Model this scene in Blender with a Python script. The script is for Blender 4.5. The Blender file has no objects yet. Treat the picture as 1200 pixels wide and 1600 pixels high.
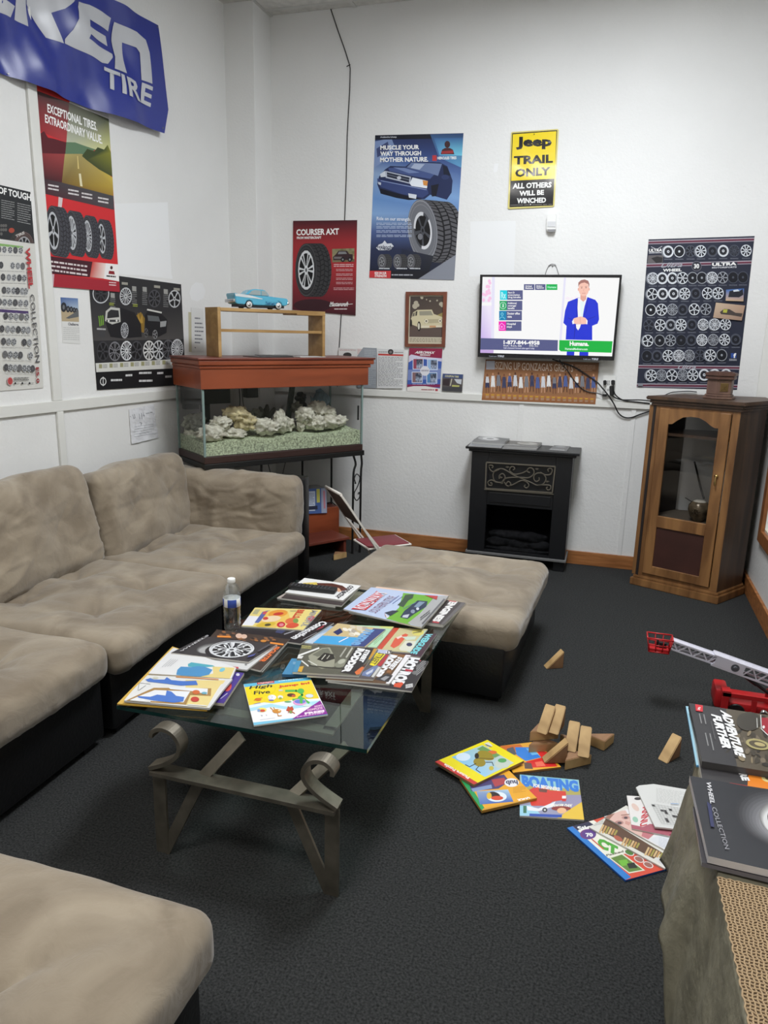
import bpy, bmesh, math, random
from mathutils import Vector, Matrix, noise as mnoise
PI = math.pi
scn = bpy.context.scene
C = scn.collection
rnd = random.Random(7)

# ------------------------------------------------------------------ camera
CH = 1.57
YAW, PIT, ROLL, FPX = 0.294444731, 0.240423062, 0.0231007469, 1142.84387
_f = Vector((-math.sin(YAW)*math.cos(PIT), math.cos(YAW)*math.cos(PIT), -math.sin(PIT)))
_r = Vector((math.cos(YAW), math.sin(YAW), 0)); _u = _r.cross(_f)
CR = math.cos(ROLL)*_r + math.sin(ROLL)*_u
CU = -math.sin(ROLL)*_r + math.cos(ROLL)*_u
CF = _f
EYE = Vector((0, 0, CH))
cam_d = bpy.data.cameras.new('camera'); cam = bpy.data.objects.new('camera', cam_d); C.objects.link(cam)
cam.matrix_world = Matrix(((CR.x, CU.x, -CF.x, 0), (CR.y, CU.y, -CF.y, 0), (CR.z, CU.z, -CF.z, CH), (0, 0, 0, 1)))
cam_d.sensor_fit = 'AUTO'; cam_d.sensor_width = 36; cam_d.lens = FPX/1600*36
cam_d.clip_start = .02; cam_d.clip_end = 60
scn.camera = cam

# ------------------------------------------------------------------ light and exposure
world = bpy.data.worlds.new('world'); scn.world = world; world.use_nodes = True
world.node_tree.nodes['Background'].inputs[0].default_value = (.9, .95, 1, 1)
world.node_tree.nodes['Background'].inputs[1].default_value = .15
def area(name, loc, sx, sy, power, col=(1, .98, .95)):
    d = bpy.data.lights.new(name, 'AREA'); d.shape = 'RECTANGLE'; d.size = sx; d.size_y = sy; d.energy = power; d.color = col
    o = bpy.data.objects.new(name, d); C.objects.link(o); o.location = loc
    return o
# fluorescent troffers in the suspended ceiling
area('ceiling_lamp_front', (-.25, 3.15, 3.60), .6, 1.2, 108, (.92, .955, 1))
area('ceiling_lamp_rear', (-1.1, .15, 3.60), 1.2, .6, 62, (1, .98, .945))
scn.view_settings.view_transform = 'Standard'; scn.view_settings.look = 'None'
scn.view_settings.gamma = 1; scn.view_settings.use_curve_mapping = False
scn.view_settings.exposure = 0.0

# ------------------------------------------------------------------ materials
def lin(c):
    c = c/255.0
    return c/12.92 if c <= .04045 else ((c+.055)/1.055)**2.4
def rgb(r, g, b, k=1.0): return (min(.92, lin(r)*k), min(.92, lin(g)*k), min(.92, lin(b)*k), 1)
MATS = {}
def mat(name, col=(128, 128, 128), rough=.6, metal=0, k=1.0, noise=None, bump=None, spec=.5, alpha=None, coat=0, sheen=0):
    """noise=(scale, amount, detail[, stretch xyz]); bump=(scale, strength)"""
    if name in MATS: return MATS[name]
    m = bpy.data.materials.new(name); m.use_nodes = True; MATS[name] = m
    nt = m.node_tree; N = nt.nodes; L = nt.links; b = N['Principled BSDF']
    c = rgb(*col, k)
    b.inputs['Base Color'].default_value = c; b.inputs['Roughness'].default_value = rough; b.inputs['Metallic'].default_value = metal
    b.inputs['Specular IOR Level'].default_value = spec
    if coat: b.inputs['Coat Weight'].default_value = coat
    if sheen: b.inputs['Sheen Weight'].default_value = sheen; b.inputs['Sheen Roughness'].default_value = .5
    tc = N.new('ShaderNodeTexCoord')
    if noise:
        src = tc.outputs['Object']
        if len(noise) > 3:
            mp = N.new('ShaderNodeMapping'); L.new(src, mp.inputs[0]); mp.inputs['Scale'].default_value = noise[3]; src = mp.outputs[0]
        tx = N.new('ShaderNodeTexNoise'); tx.inputs['Scale'].default_value = noise[0]; tx.inputs['Detail'].default_value = noise[2]
        L.new(src, tx.inputs['Vector'])
        rp = N.new('ShaderNodeValToRGB'); a = noise[1]
        rp.color_ramp.elements[0].position = .3; rp.color_ramp.elements[1].position = .7
        rp.color_ramp.elements[0].color = tuple(max(0, v*(1-a)) for v in c[:3])+(1,)
        rp.color_ramp.elements[1].color = tuple(min(.95, v*(1+a)) for v in c[:3])+(1,)
        L.new(tx.outputs['Fac'], rp.inputs[0]); L.new(rp.outputs[0], b.inputs['Base Color'])
    if bump:
        t2 = N.new('ShaderNodeTexNoise'); t2.inputs['Scale'].default_value = bump[0]; t2.inputs['Detail'].default_value = 6
        L.new(tc.outputs['Object'], t2.inputs['Vector'])
        bp = N.new('ShaderNodeBump'); bp.inputs['Strength'].default_value = bump[1]; bp.inputs['Distance'].default_value = .01
        L.new(t2.outputs['Fac'], bp.inputs['Height']); L.new(bp.outputs[0], b.inputs['Normal'])
    return m
def wood_mat(name, c1, c2, scale=6, stretch=(1, 1, 12), rough=.45, k=1.0):
    if name in MATS: return MATS[name]
    m = bpy.data.materials.new(name); m.use_nodes = True; MATS[name] = m
    nt = m.node_tree; N = nt.nodes; L = nt.links; b = N['Principled BSDF']; b.inputs['Roughness'].default_value = rough
    tc = N.new('ShaderNodeTexCoord'); mp = N.new('ShaderNodeMapping'); mp.inputs['Scale'].default_value = stretch
    L.new(tc.outputs['Object'], mp.inputs[0])
    n1 = N.new('ShaderNodeTexNoise'); n1.inputs['Scale'].default_value = scale; n1.inputs['Detail'].default_value = 8; n1.inputs['Distortion'].default_value = .6
    L.new(mp.outputs[0], n1.inputs['Vector'])
    rp = N.new('ShaderNodeValToRGB'); rp.color_ramp.elements[0].position = .35; rp.color_ramp.elements[1].position = .65
    rp.color_ramp.elements[0].color = rgb(*c1, k); rp.color_ramp.elements[1].color = rgb(*c2, k)
    L.new(n1.outputs['Fac'], rp.inputs[0]); L.new(rp.outputs[0], b.inputs['Base Color'])
    bp = N.new('ShaderNodeBump'); bp.inputs['Strength'].default_value = .12; bp.inputs['Distance'].default_value = .004
    L.new(n1.outputs['Fac'], bp.inputs['Height']); L.new(bp.outputs[0], b.inputs['Normal'])
    return m
def glass_mat(name, tint=(235, 245, 240), refl=.6, ior=1.5, rough=0.0):
    """thin clear pane: fresnel mix of transmission straight through and mirror reflection"""
    if name in MATS: return MATS[name]
    m = bpy.data.materials.new(name); m.use_nodes = True; MATS[name] = m
    nt = m.node_tree; N = nt.nodes; L = nt.links; N.remove(N['Principled BSDF'])
    out = N['Material Output']; tr = N.new('ShaderNodeBsdfTransparent'); tr.inputs[0].default_value = rgb(*tint)[:3]+(1,)
    gl = N.new('ShaderNodeBsdfGlossy'); gl.inputs['Roughness'].default_value = rough; gl.inputs[0].default_value = (refl, refl, refl, 1)
    lw = N.new('ShaderNodeLayerWeight'); lw.inputs[0].default_value = .5            # Schlick's curve, the same from both sides
    pw = N.new('ShaderNodeMath'); pw.operation = 'POWER'; L.new(lw.outputs['Facing'], pw.inputs[0]); pw.inputs[1].default_value = 5
    r0 = ((ior-1)/(ior+1))**2; fr = N.new('ShaderNodeMath'); fr.operation = 'MULTIPLY_ADD'; L.new(pw.outputs[0], fr.inputs[0]); fr.inputs[1].default_value = 1-r0; fr.inputs[2].default_value = r0
    mx = N.new('ShaderNodeMixShader'); L.new(fr.outputs[0], mx.inputs[0]); L.new(tr.outputs[0], mx.inputs[1]); L.new(gl.outputs[0], mx.inputs[2])
    L.new(mx.outputs[0], out.inputs[0])
    return m
def print_mat(name, rough=.5, spec=.4, emit=0):
    """printed paper: the ink colours are a colour attribute of the sheet"""
    m = bpy.data.materials.new(name); m.use_nodes = True; MATS[name] = m
    N = m.node_tree.nodes; L = m.node_tree.links; b = N['Principled BSDF']
    at = N.new('ShaderNodeVertexColor'); at.layer_name = 'ink'
    b.inputs['Roughness'].default_value = rough; b.inputs['Specular IOR Level'].default_value = spec
    if emit:
        b.inputs['Base Color'].default_value = (.01, .01, .01, 1)
        L.new(at.outputs[0], b.inputs['Emission Color']); b.inputs['Emission Strength'].default_value = emit
    else: L.new(at.outputs[0], b.inputs['Base Color'])
    return m
print_mat('printed_paper', .55, .3); print_mat('glossy_print', .28, .45); print_mat('satin_print', .34, .7); print_mat('enamel_print', .12, .6); print_mat('lit_screen', .2, .4, 1.0)

# ------------------------------------------------------------------ objects
MW = {}
def thing(name, label, cat, loc=(0, 0, 0), rotz=0, group=None):
    o = bpy.data.objects.new(name, None); C.objects.link(o); o.empty_display_size = .05
    o.location = loc; o.rotation_euler = (0, 0, rotz)
    MW[o.name] = Matrix.Translation(loc) @ Matrix.Rotation(rotz, 4, 'Z')
    tag(o, label, cat, group); return o
def tag(o, label, cat, group=None, kind=None):
    if label: o['label'] = label
    if cat: o['category'] = cat
    if group: o['group'] = group
    if kind: o['kind'] = kind
    return o
def obj(name, bm, mats, parent=None, world=False, smooth=None, recalc=True):
    """one mesh object; with world=True the bmesh is given in room coordinates"""
    if recalc: bmesh.ops.recalc_face_normals(bm, faces=bm.faces[:])
    loc = Vector((0, 0, 0))
    if parent is not None:
        if world: bm.transform(MW[parent.name].inverted())
    else:
        xs = [v.co.x for v in bm.verts]; ys = [v.co.y for v in bm.verts]; zs = [v.co.z for v in bm.verts]
        loc = Vector(((min(xs)+max(xs))/2, (min(ys)+max(ys))/2, min(zs)))
        bm.transform(Matrix.Translation(-loc))
    me = bpy.data.meshes.new(name); bm.to_mesh(me); bm.free()
    for m in (mats if isinstance(mats, (list, tuple)) else [mats]): me.materials.append(m)
    if smooth is not None:
        for p in me.polygons: p.use_smooth = True
        if smooth < 3: me.set_sharp_from_angle(angle=smooth)
    o = bpy.data.objects.new(name, me); C.objects.link(o)
    if parent is not None:
        o.parent = parent; MW[o.name] = MW[parent.name]
    else:
        o.location = loc; MW[o.name] = Matrix.Translation(loc)
    return o
def struct(name, bm, mats, smooth=None):
    o = obj(name, bm, mats, smooth=smooth); o['kind'] = 'structure'; return o
def dup(root, loc, rotz=0, label=None, group=None, rot=None):
    r = root.copy(); C.objects.link(r); r.location = loc; r.rotation_euler = rot if rot else (0, 0, rotz)
    if label: r['label'] = label
    if group: r['group'] = group
    for ch in list(root.children):
        c = ch.copy(); C.objects.link(c); c.parent = r
        for g in list(ch.children):
            d = g.copy(); C.objects.link(d); d.parent = c
    return r
def nb(): return bmesh.new()
def join(dst, src, M=None, mi=None):
    if M is not None: src.transform(M)
    if mi is not None:
        for f in src.faces: f.material_index = mi
    me = bpy.data.meshes.new('t'); src.to_mesh(me); src.free(); dst.from_mesh(me); bpy.data.meshes.remove(me)
def box(bm, x0, x1, y0, y1, z0, z1, mi=0, bev=0, seg=2, M=None):
    b = nb(); bmesh.ops.create_cube(b, size=1)
    b.transform(Matrix.Translation(((x0+x1)/2, (y0+y1)/2, (z0+z1)/2)) @ Matrix.Diagonal((x1-x0, y1-y0, z1-z0, 1)))
    if bev: bmesh.ops.bevel(b, geom=b.edges[:], offset=bev, segments=seg, affect='EDGES', profile=.5)
    join(bm, b, M, mi); return bm
def prism(bm, pts, z0, z1, mi=0, M=None, bev=0):
    b = nb(); vs = [b.verts.new((x, y, z0)) for x, y in pts]; f = b.faces.new(vs)
    r = bmesh.ops.extrude_face_region(b, geom=[f])
    for v in [g for g in r['geom'] if isinstance(g, bmesh.types.BMVert)]: v.co.z = z1
    bmesh.ops.recalc_face_normals(b, faces=b.faces[:])
    if bev: bmesh.ops.bevel(b, geom=b.edges[:], offset=bev, segments=2, affect='EDGES')
    join(bm, b, M, mi); return bm
def _frames(P, up=None):
    T = [(P[min(i+1, len(P)-1)]-P[max(i-1, 0)]).normalized() for i in range(len(P))]
    out = []; n = None
    for i, t in enumerate(T):
        if up is not None: n = (up - t*up.dot(t))
        elif n is None:
            a = Vector((0, 0, 1)) if abs(t.z) < .9 else Vector((1, 0, 0)); n = a - t*a.dot(t)
        else: n = n - t*n.dot(t)
        n.normalize(); out.append((n, t.cross(n)))
    return out
def tube(bm, pts, r, n=8, mi=0, cap=True):
    P = [Vector(p) for p in pts]; R = r if isinstance(r, (list, tuple)) else [r]*len(P)
    rings = []
    for p, (a, b), rr in zip(P, _frames(P), R):
        rings.append([bm.verts.new(p + a*rr*math.cos(2*PI*k/n) + b*rr*math.sin(2*PI*k/n)) for k in range(n)])
    for q in range(len(rings)-1):
        for k in range(n):
            f = bm.faces.new((rings[q][k], rings[q][(k+1) % n], rings[q+1][(k+1) % n], rings[q+1][k])); f.material_index = mi; f.smooth = True
    if cap:
        for rg in (rings[0], rings[-1][::-1]):
            f = bm.faces.new(rg); f.material_index = mi
    return bm
def bar(bm, pts, w, t, up, mi=0):
    """flat bar of width w (along up) and thickness t swept along pts"""
    P = [Vector(p) for p in pts]; up = Vector(up); rings = []
    for p, (a, b) in zip(P, _frames(P, up)):
        rings.append([bm.verts.new(p + a*sx*w/2 + b*sy*t/2) for sx, sy in ((1, 1), (1, -1), (-1, -1), (-1, 1))])
    for q in range(len(rings)-1):
        for k in range(4):
            f = bm.faces.new((rings[q][k], rings[q][(k+1) % 4], rings[q+1][(k+1) % 4], rings[q+1][k])); f.material_index = mi
    for rg in (rings[0], rings[-1][::-1]): bm.faces.new(rg).material_index = mi
    return bm
def lathe(bm, prof, n=24, c=(0, 0, 0), mi=0, M=None):
    b = nb(); rings = []
    for r, z in prof: rings.append([b.verts.new((c[0]+r*math.cos(2*PI*k/n), c[1]+r*math.sin(2*PI*k/n), c[2]+z)) for k in range(n)])
    for q in range(len(rings)-1):
        for k in range(n):
            f = b.faces.new((rings[q][k], rings[q][(k+1) % n], rings[q+1][(k+1) % n], rings[q+1][k])); f.smooth = True
    b.faces.new(rings[0][::-1]); b.faces.new(rings[-1])
    join(bm, b, M, mi); return bm
def smooth_path(pts, n=6):
    """Catmull-Rom through the points"""
    P = [Vector(p) for p in pts]; Q = [2*P[0]-P[1]]+P+[2*P[-1]-P[-2]]; out = []
    for i in range(1, len(Q)-2):
        for k in range(n):
            t = k/n; a, b, c, d = Q[i-1], Q[i], Q[i+1], Q[i+2]
            out.append(.5*((2*b)+(c-a)*t+(2*a-5*b+4*c-d)*t*t+(3*b-3*c+d-a)*t**3))
    out.append(P[-1]); return out
def rock(bm, c, r, sx=1, sy=1, sz=1, seed=0, sub=3, amp=.35, fr=1.6):
    b = nb(); bmesh.ops.create_icosphere(b, subdivisions=sub, radius=1)
    off = Vector((seed*7.3, seed*3.1, seed*1.7))
    for v in b.verts:
        p = v.co.copy(); d = mnoise.fractal(p*fr+off, 1.0, 2.0, 4)*amp + abs(mnoise.noise(p*5+off))*amp*.5 - max(0, mnoise.noise(p*8+off))*amp*.35
        v.co = p*(1+d)
    for f in b.faces: f.smooth = True
    join(bm, b, Matrix.Translation(c) @ Matrix.Diagonal((r*sx, r*sy, r*sz, 1))); return bm
def sm(a, b, x):
    t = max(0, min(1, (x-a)/(b-a))); return t*t*(3-2*t)
def cushion(bm, w, d, h, r, dome=.03, side=.01, tufts=(), seed=0, wr=.004, N=40, M=None, creases=(), wrk=0):
    """upholstered cushion, w x d x h about its centre; tufts = (x, y, depth, radius)"""
    b = nb(); hx, hy, hz = w/2, d/2, h/2; nx = N; ny = max(8, int(N*d/w)); nz = max(8, int(N*h/w))
    def grid(f, a, c):
        vs = [[b.verts.new(f(2*i/a-1, 2*j/c-1)) for j in range(c+1)] for i in range(a+1)]
        for i in range(a):
            for j in range(c): b.faces.new((vs[i][j], vs[i+1][j], vs[i+1][j+1], vs[i][j+1]))
    for s in (-1, 1):
        grid(lambda p, q: (p*hx, q*hy, s*hz), nx, ny); grid(lambda p, q: (p*hx, s*hy, q*hz), nx, nz); grid(lambda p, q: (s*hx, p*hy, q*hz), ny, nz)
    bmesh.ops.remove_doubles(b, verts=b.verts[:], dist=1e-5)
    off = Vector((seed*5.1, seed*2.3, seed*9.7))
    for v in b.verts:
        p = v.co.copy(); q = Vector((max(-(hx-r), min(hx-r, p.x)), max(-(hy-r), min(hy-r, p.y)), max(-(hz-r), min(hz-r, p.z))))
        dv = p-q; n = dv.normalized() if dv.length > 1e-9 else Vector((0, 0, 0)); p = q+n*r
        u, t = p.x/hx, p.y/hy; top = sm(.0, .7, n.z)
        p.z += dome*top*(1-u*u)*(1-t*t)
        p += Vector((n.x, n.y, 0))*side*(1-(p.z/hz)**2)
        for tx, ty, dp, rd in tufts:
            dx, dy = p.x-tx, p.y-ty; rr = math.hypot(dx, dy); an = math.atan2(dy, dx)
            e = math.exp(-(rr/rd)**2)*.6 + math.exp(-(rr/(rd*.45)))*.4
            fold = math.exp(-(rr/(rd*1.6)))*abs(math.cos(an*2+seed))**6
            p.z -= top*dp*(e+.35*fold)
        for ax, ay, bx, by, dp, rd in creases:
            ex, ey = bx-ax, by-ay; tt = max(0, min(1, ((p.x-ax)*ex+(p.y-ay)*ey)/(ex*ex+ey*ey)))
            wob = .012*math.sin(tt*9+seed+ax*20); rr = math.hypot(p.x-ax-ex*tt-wob*ey, p.y-ay-ey*tt+wob*ex)
            p.z -= top*dp*math.exp(-(rr/rd))*math.sin(PI*min(1, max(0, .08+tt*.84)))
        if wrk:
            q3 = Vector((p.x*3+p.y*6, p.y*15-p.x*5, p.z*4))+off
            p += n*wrk*(max(0, 1-abs(mnoise.noise(q3))*5)*(.3+max(0, mnoise.noise(p*3.1+off)*2)))
        p += n*(mnoise.fractal(p*3.2+off, 1.2, 2.0, 3)*wr*1.5 + max(0, mnoise.noise(Vector((p.x*5, p.y*11, p.z*5))+off))**2*wr*1.6)
        v.co = p
    bmesh.ops.recalc_face_normals(b, faces=b.faces[:])
    for f in b.faces: f.smooth = True
    join(bm, b, M); return bm

# ------------------------------------------------------------------ surveying: where the ray of a photo point meets a plane of the room
def hit(x, y, P0, N):
    d = CF + CR*((x-600)/FPX) - CU*((y-800)/FPX); P0 = Vector(P0); N = Vector(N)
    return EYE + d*((P0-EYE).dot(N)/d.dot(N))
def hz(x, y, z): return hit(x, y, (0, 0, z), (0, 0, 1))
def hy(x, y, Y): return hit(x, y, (0, Y, 0), (0, 1, 0))

# ------------------------------------------------------------------ printed sheets
_T = {}
def text_geo(s, bold, shear):
    k = (s, bold, shear)
    if k in _T: return _T[k]
    cu = bpy.data.curves.new('txt', 'FONT'); cu.body = s; cu.resolution_u = 2; cu.fill_mode = 'FRONT'; cu.offset = bold; cu.shear = shear
    ob = bpy.data.objects.new('txt', cu); me = bpy.data.meshes.new_from_object(ob)
    V = [(v.co.x, v.co.y) for v in me.vertices]; F = [tuple(p.vertices) for p in me.polygons]
    bpy.data.objects.remove(ob); bpy.data.curves.remove(cu); bpy.data.meshes.remove(me)
    x0 = min(v[0] for v in V); x1 = max(v[0] for v in V); y0 = min(v[1] for v in V); y1 = max(v[1] for v in V)
    V = [((a-x0)/max(1e-6, x1-x0), (y1-c)/max(1e-6, y1-y0)) for a, c in V]
    _T[k] = (V, F); return _T[k]
class Sheet:
    """a printed sheet on a plane; artwork is given in the survey frame (x0, y0, scale) the sheet was measured in"""
    EPS = 2.5e-5
    def __init__(s, P0, N, view, outline, t=.0008, base=(235, 235, 232), k=1.15, edge=(225, 222, 215), m='printed_paper', z0=0):
        s.P0 = Vector(P0); s.N = Vector(N).normalized(); s.vw = view; s.out = [tuple(p) for p in outline]; s.t = t; s.k = k; s.m = m
        s.k = k if m == 'lit_screen' else k*.88; s.edge = edge; s.ops = []; s.L = 0; s.r = random.Random(len(outline)*31+int(outline[0][0])); s.bend = None; s.grid = None
        a = sum(s.out[i][0]*s.out[(i+1) % len(s.out)][1]-s.out[(i+1) % len(s.out)][0]*s.out[i][1] for i in range(len(s.out)))
        s.cw = 1 if a > 0 else -1
        if base is not None: s.poly(s.out, base)
    def col(s, c): return rgb(c[0], c[1], c[2], s.k)
    def up(s): s.L += 1
    def clip(s, P):
        """P: list of (x, y, colour)"""
        o = s.out; n = len(o)
        for i in range(n):
            ax, ay = o[i]; bx, by = o[(i+1) % n]; Q = []
            g = lambda p: s.cw*((bx-ax)*(p[1]-ay)-(by-ay)*(p[0]-ax))
            for j in range(len(P)):
                p, q = P[j], P[(j+1) % len(P)]; gp, gq = g(p), g(q)
                if gp >= -1e-9: Q.append(p)
                if (gp > 1e-9 and gq < -1e-9) or (gp < -1e-9 and gq > 1e-9):
                    t = gp/(gp-gq); Q.append((p[0]+(q[0]-p[0])*t, p[1]+(q[1]-p[1])*t, tuple(a+(b-a)*t for a, b in zip(p[2], q[2]))))
            P = Q
            if len(P) < 3: return []
        return P
    def poly(s, pts, c, up=True, clip=True):
        cols = [s.col(x) for x in c] if isinstance(c[0], (tuple, list)) else [s.col(c)]*len(pts)
        P = [(p[0], p[1], q) for p, q in zip(pts, cols)]
        if clip: P = s.clip(P)
        if up: s.L += 1
        if len(P) >= 3: s.ops.append(('p', P, s.L))
        return s
    def rect(s, x0, y0, x1, y1, c, up=True): return s.poly([(x0, y0), (x1, y0), (x1, y1), (x0, y1)], c, up)
    def ell(s, cx, cy, rx, ry, c, rot=0, n=22, up=True, a0=0, a1=2*PI):
        cs, sn = math.cos(rot), math.sin(rot); full = abs(a1-a0-2*PI) < 1e-6; P = []
        for i in range(n+(0 if full else 1)):
            a = a0+(a1-a0)*i/n; x, y = rx*math.cos(a), ry*math.sin(a); P.append((cx+x*cs-y*sn, cy+x*sn+y*cs))
        return s.poly(P, c, up)
    def line(s, pts, w, c, up=True):
        if up: s.L += 1
        for (x0, y0), (x1, y1) in zip(pts[:-1], pts[1:]):
            dx, dy = x1-x0, y1-y0; l = math.hypot(dx, dy) or 1; nx, ny = -dy/l*w/2, dx/l*w/2; ex, ey = dx/l*w*.2, dy/l*w*.2
            s.poly([(x0+nx-ex, y0+ny-ey), (x1+nx+ex, y1+ny+ey), (x1-nx+ex, y1-ny+ey), (x0-nx-ex, y0-ny-ey)], c, False)
        return s
    def ring(s, cx, cy, rx, ry, w, c, rot=0, n=24, up=True, a0=0, a1=2*PI):
        if up: s.L += 1
        cs, sn = math.cos(rot), math.sin(rot)
        f = lambda a, k: (cx+(rx-k)*math.cos(a)*cs-(ry-k*ry/rx)*math.sin(a)*sn, cy+(rx-k)*math.cos(a)*sn+(ry-k*ry/rx)*math.sin(a)*cs)
        for i in range(n):
            a, b = a0+(a1-a0)*i/n, a0+(a1-a0)*(i+1)/n
            s.poly([f(a, 0), f(b, 0), f(b, w), f(a, w)], c, False)
        return s
    def text(s, st, tl, tr, bl, c, bold=0.02, shear=0):
        V, F = text_geo(st, bold+.014, shear); s.L += 1
        P = [(tl[0]+(tr[0]-tl[0])*u+(bl[0]-tl[0])*v, tl[1]+(tr[1]-tl[1])*u+(bl[1]-tl[1])*v) for u, v in V]
        s.ops.append(('m', P, F, s.col(c), s.L)); return s
    def tx(s, st, x0, y0, x1, y1, c, bold=.02, shear=0, sl=0):
        """text in a box; sl = drop of the right end"""
        return s.text(st, (x0, y0), (x1, y0+sl), (x0, y1), c, bold, shear)
    def lines(s, x0, y0, x1, y1, n, c, fill=.5, sl=0, wl=.12):
        s.L += 1; h = (y1-y0)/n; W = x1-x0
        for i in range(n):
            y = y0+i*h; x = 0; end = 1 if i % 4 != 3 else .6+.3*s.r.random()
            while x < end:
                w = wl*(.4+s.r.random()*1.2); e = min(end, x+w)
                s.poly([(x0+x*W, y+sl*x), (x0+e*W, y+sl*e), (x0+e*W, y+sl*e+h*fill), (x0+x*W, y+sl*x+h*fill)], c, False); x = e+.025
        return s
    def wheel(s, cx, cy, rx, ry, sty=0, rim=(205, 208, 212), dark=(18, 18, 22), n=6, rot=0, hub=True):
        s.ell(cx, cy, rx, ry, dark, rot, 18)
        s.ring(cx, cy, rx, ry, rx*(.14 if sty != 2 else .3), rim, rot, 18)
        cs, sn = math.cos(rot), math.sin(rot)
        pt = lambda a, k: (cx+k*rx*math.cos(a)*cs-k*ry*math.sin(a)*sn, cy+k*rx*math.cos(a)*sn+k*ry*math.sin(a)*cs)
        s.L += 1; ph = s.r.random()*2
        if sty == 2:
            for i in range(n):
                a = ph+2*PI*i/n; x, y = pt(a, .55); s.ell(x, y, rx*.11, ry*.11, tuple(v*.3 for v in rim), rot, 8, False)
        else:
            wd = (.16 if sty == 0 else .09)
            for i in range(n):
                a = ph+2*PI*i/n
                for da in ((0,) if sty == 0 else (-.17, .17)):
                    s.poly([pt(a+da-.5*wd*3, .22), pt(a+da-wd*.8, .92), pt(a+da+wd*.8, .92), pt(a+da+.5*wd*3, .22)], rim, False)
        if hub: s.ell(cx, cy, rx*.24, ry*.24, rim, rot, 12); s.ell(cx, cy, rx*.11, ry*.11, tuple(v*.35 for v in rim), rot, 8)
        return s
    def tire(s, cx, cy, rx, ry, dx, dy=0, n=6, sty=0, rim=(190, 192, 196), rub=(38, 38, 40), tread=(58, 58, 62), gro=(22, 22, 24), rot=0, k=.68, tn=16):
        """tyre seen three-quarter: tread drum offset by (dx, dy) behind the sidewall ellipse"""
        cs, sn = math.cos(rot), math.sin(rot)
        E = lambda a, q, f=1: (cx+q*dx+f*rx*math.cos(a)*cs-f*ry*math.sin(a)*sn, cy+q*dy+f*rx*math.cos(a)*sn+f*ry*math.sin(a)*cs)
        s.ell(cx+dx, cy+dy, rx*.97, ry*.97, tread, rot, 28); s.L += 1
        sg = 1 if dx > 0 else -1; ang = [(-PI/2+PI*i/tn) if sg > 0 else (PI/2+PI*i/tn) for i in range(tn+1)]
        for a, b in zip(ang[:-1], ang[1:]): s.poly([E(a, 0), E(a, 1), E(b, 1), E(b, 0)], tread, False)
        s.L += 1
        for q0, q1 in ((.22, .28), (.5, .55), (.78, .83)):
            for a, b in zip(ang[:-1], ang[1:]): s.poly([E(a, q0), E(a, q1), E(b, q1), E(b, q0)], gro, False)
        for i, a in enumerate(ang):
            for q0, q1, sh in ((.0, .24, .05), (.28, .52, -.06), (.55, .8, .06), (.82, 1, -.05)): s.poly([E(a, q0), E(a+sh, q1), E(a+sh+.045, q1), E(a+.045, q0)], gro, False)
        s.ell(cx, cy, rx, ry, rub, rot, 28); s.ring(cx, cy, rx*.97, ry*.97, rx*.03, tuple(min(255, v+40) for v in rub), rot, 28)
        s.ring(cx, cy, rx*.84, ry*.84, rx*.02, tuple(min(255, v+25) for v in rub), rot, 28)
        return s.wheel(cx, cy, rx*k, ry*k, sty, rim, (16, 16, 18), n, rot)
    def pic(s, x0, y0, x1, y1, cols, nx=8, ny=6, amp=25, sl=0):
        """a small printed photograph: mottled rows of colour"""
        s.L += 1
        for j in range(ny):
            c0 = cols[min(len(cols)-1, int(j*len(cols)/ny))]
            for i in range(nx):
                d = s.r.uniform(-amp, amp); c = tuple(max(0, min(255, v+d)) for v in c0); xa, xb = x0+(x1-x0)*i/nx, x0+(x1-x0)*(i+1)/nx
                ya, yb = y0+(y1-y0)*j/ny, y0+(y1-y0)*(j+1)/ny; o1, o2 = sl*i/nx, sl*(i+1)/nx
                s.poly([(xa, ya+o1), (xb, ya+o2), (xb, yb+o2), (xa, yb+o1)], c, False)
        return s
    def bmesh(s):
        b = nb(); lay = b.loops.layers.float_color.new('ink'); zl = {}
        def face(P, cols, L):
            vs = [b.verts.new((x, y, L)) for x, y in P]
            try: f = b.faces.new(vs)
            except ValueError: return
            for lp, c in zip(f.loops, cols): lp[lay] = c
        for op in s.ops:
            if op[0] == 'p': face([(p[0], p[1]) for p in op[1]], [p[2] for p in op[1]], op[2])
            else:
                vs = [b.verts.new((x, y, op[4])) for x, y in op[1]]
                for F in op[2]:
                    try: f = b.faces.new([vs[i] for i in F])
                    except ValueError: continue
                    for lp in f.loops: lp[lay] = op[3]
        # the sheet's own thickness
        n = len(s.out); ed = s.col(s.edge); bk = s.t/s.EPS
        fr = [b.verts.new((x, y, 1)) for x, y in s.out]; bo = [b.verts.new((x, y, -bk)) for x, y in s.out]
        fs = [b.faces.new(bo)]+[b.faces.new((fr[i], fr[(i+1) % n], bo[(i+1) % n], bo[i])) for i in range(n)]
        for f in fs:
            for lp in f.loops: lp[lay] = ed
        if s.grid:
            xs = [p[0] for p in s.out]; ys = [p[1] for p in s.out]; x0, x1, y0, y1 = min(xs), max(xs), min(ys), max(ys)
            for i in range(1, s.grid[0]): bmesh.ops.bisect_plane(b, geom=b.verts[:]+b.edges[:]+b.faces[:], plane_co=(x0+(x1-x0)*i/s.grid[0], 0, 0), plane_no=(1, 0, 0))
            for j in range(1, s.grid[1]): bmesh.ops.bisect_plane(b, geom=b.verts[:]+b.edges[:]+b.faces[:], plane_co=(0, y0+(y1-y0)*j/s.grid[1], 0), plane_no=(0, 1, 0))
            nrm = lambda x, y: ((x-x0)/(x1-x0), (y-y0)/(y1-y0))
        X0, Y0, S = s.vw
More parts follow.
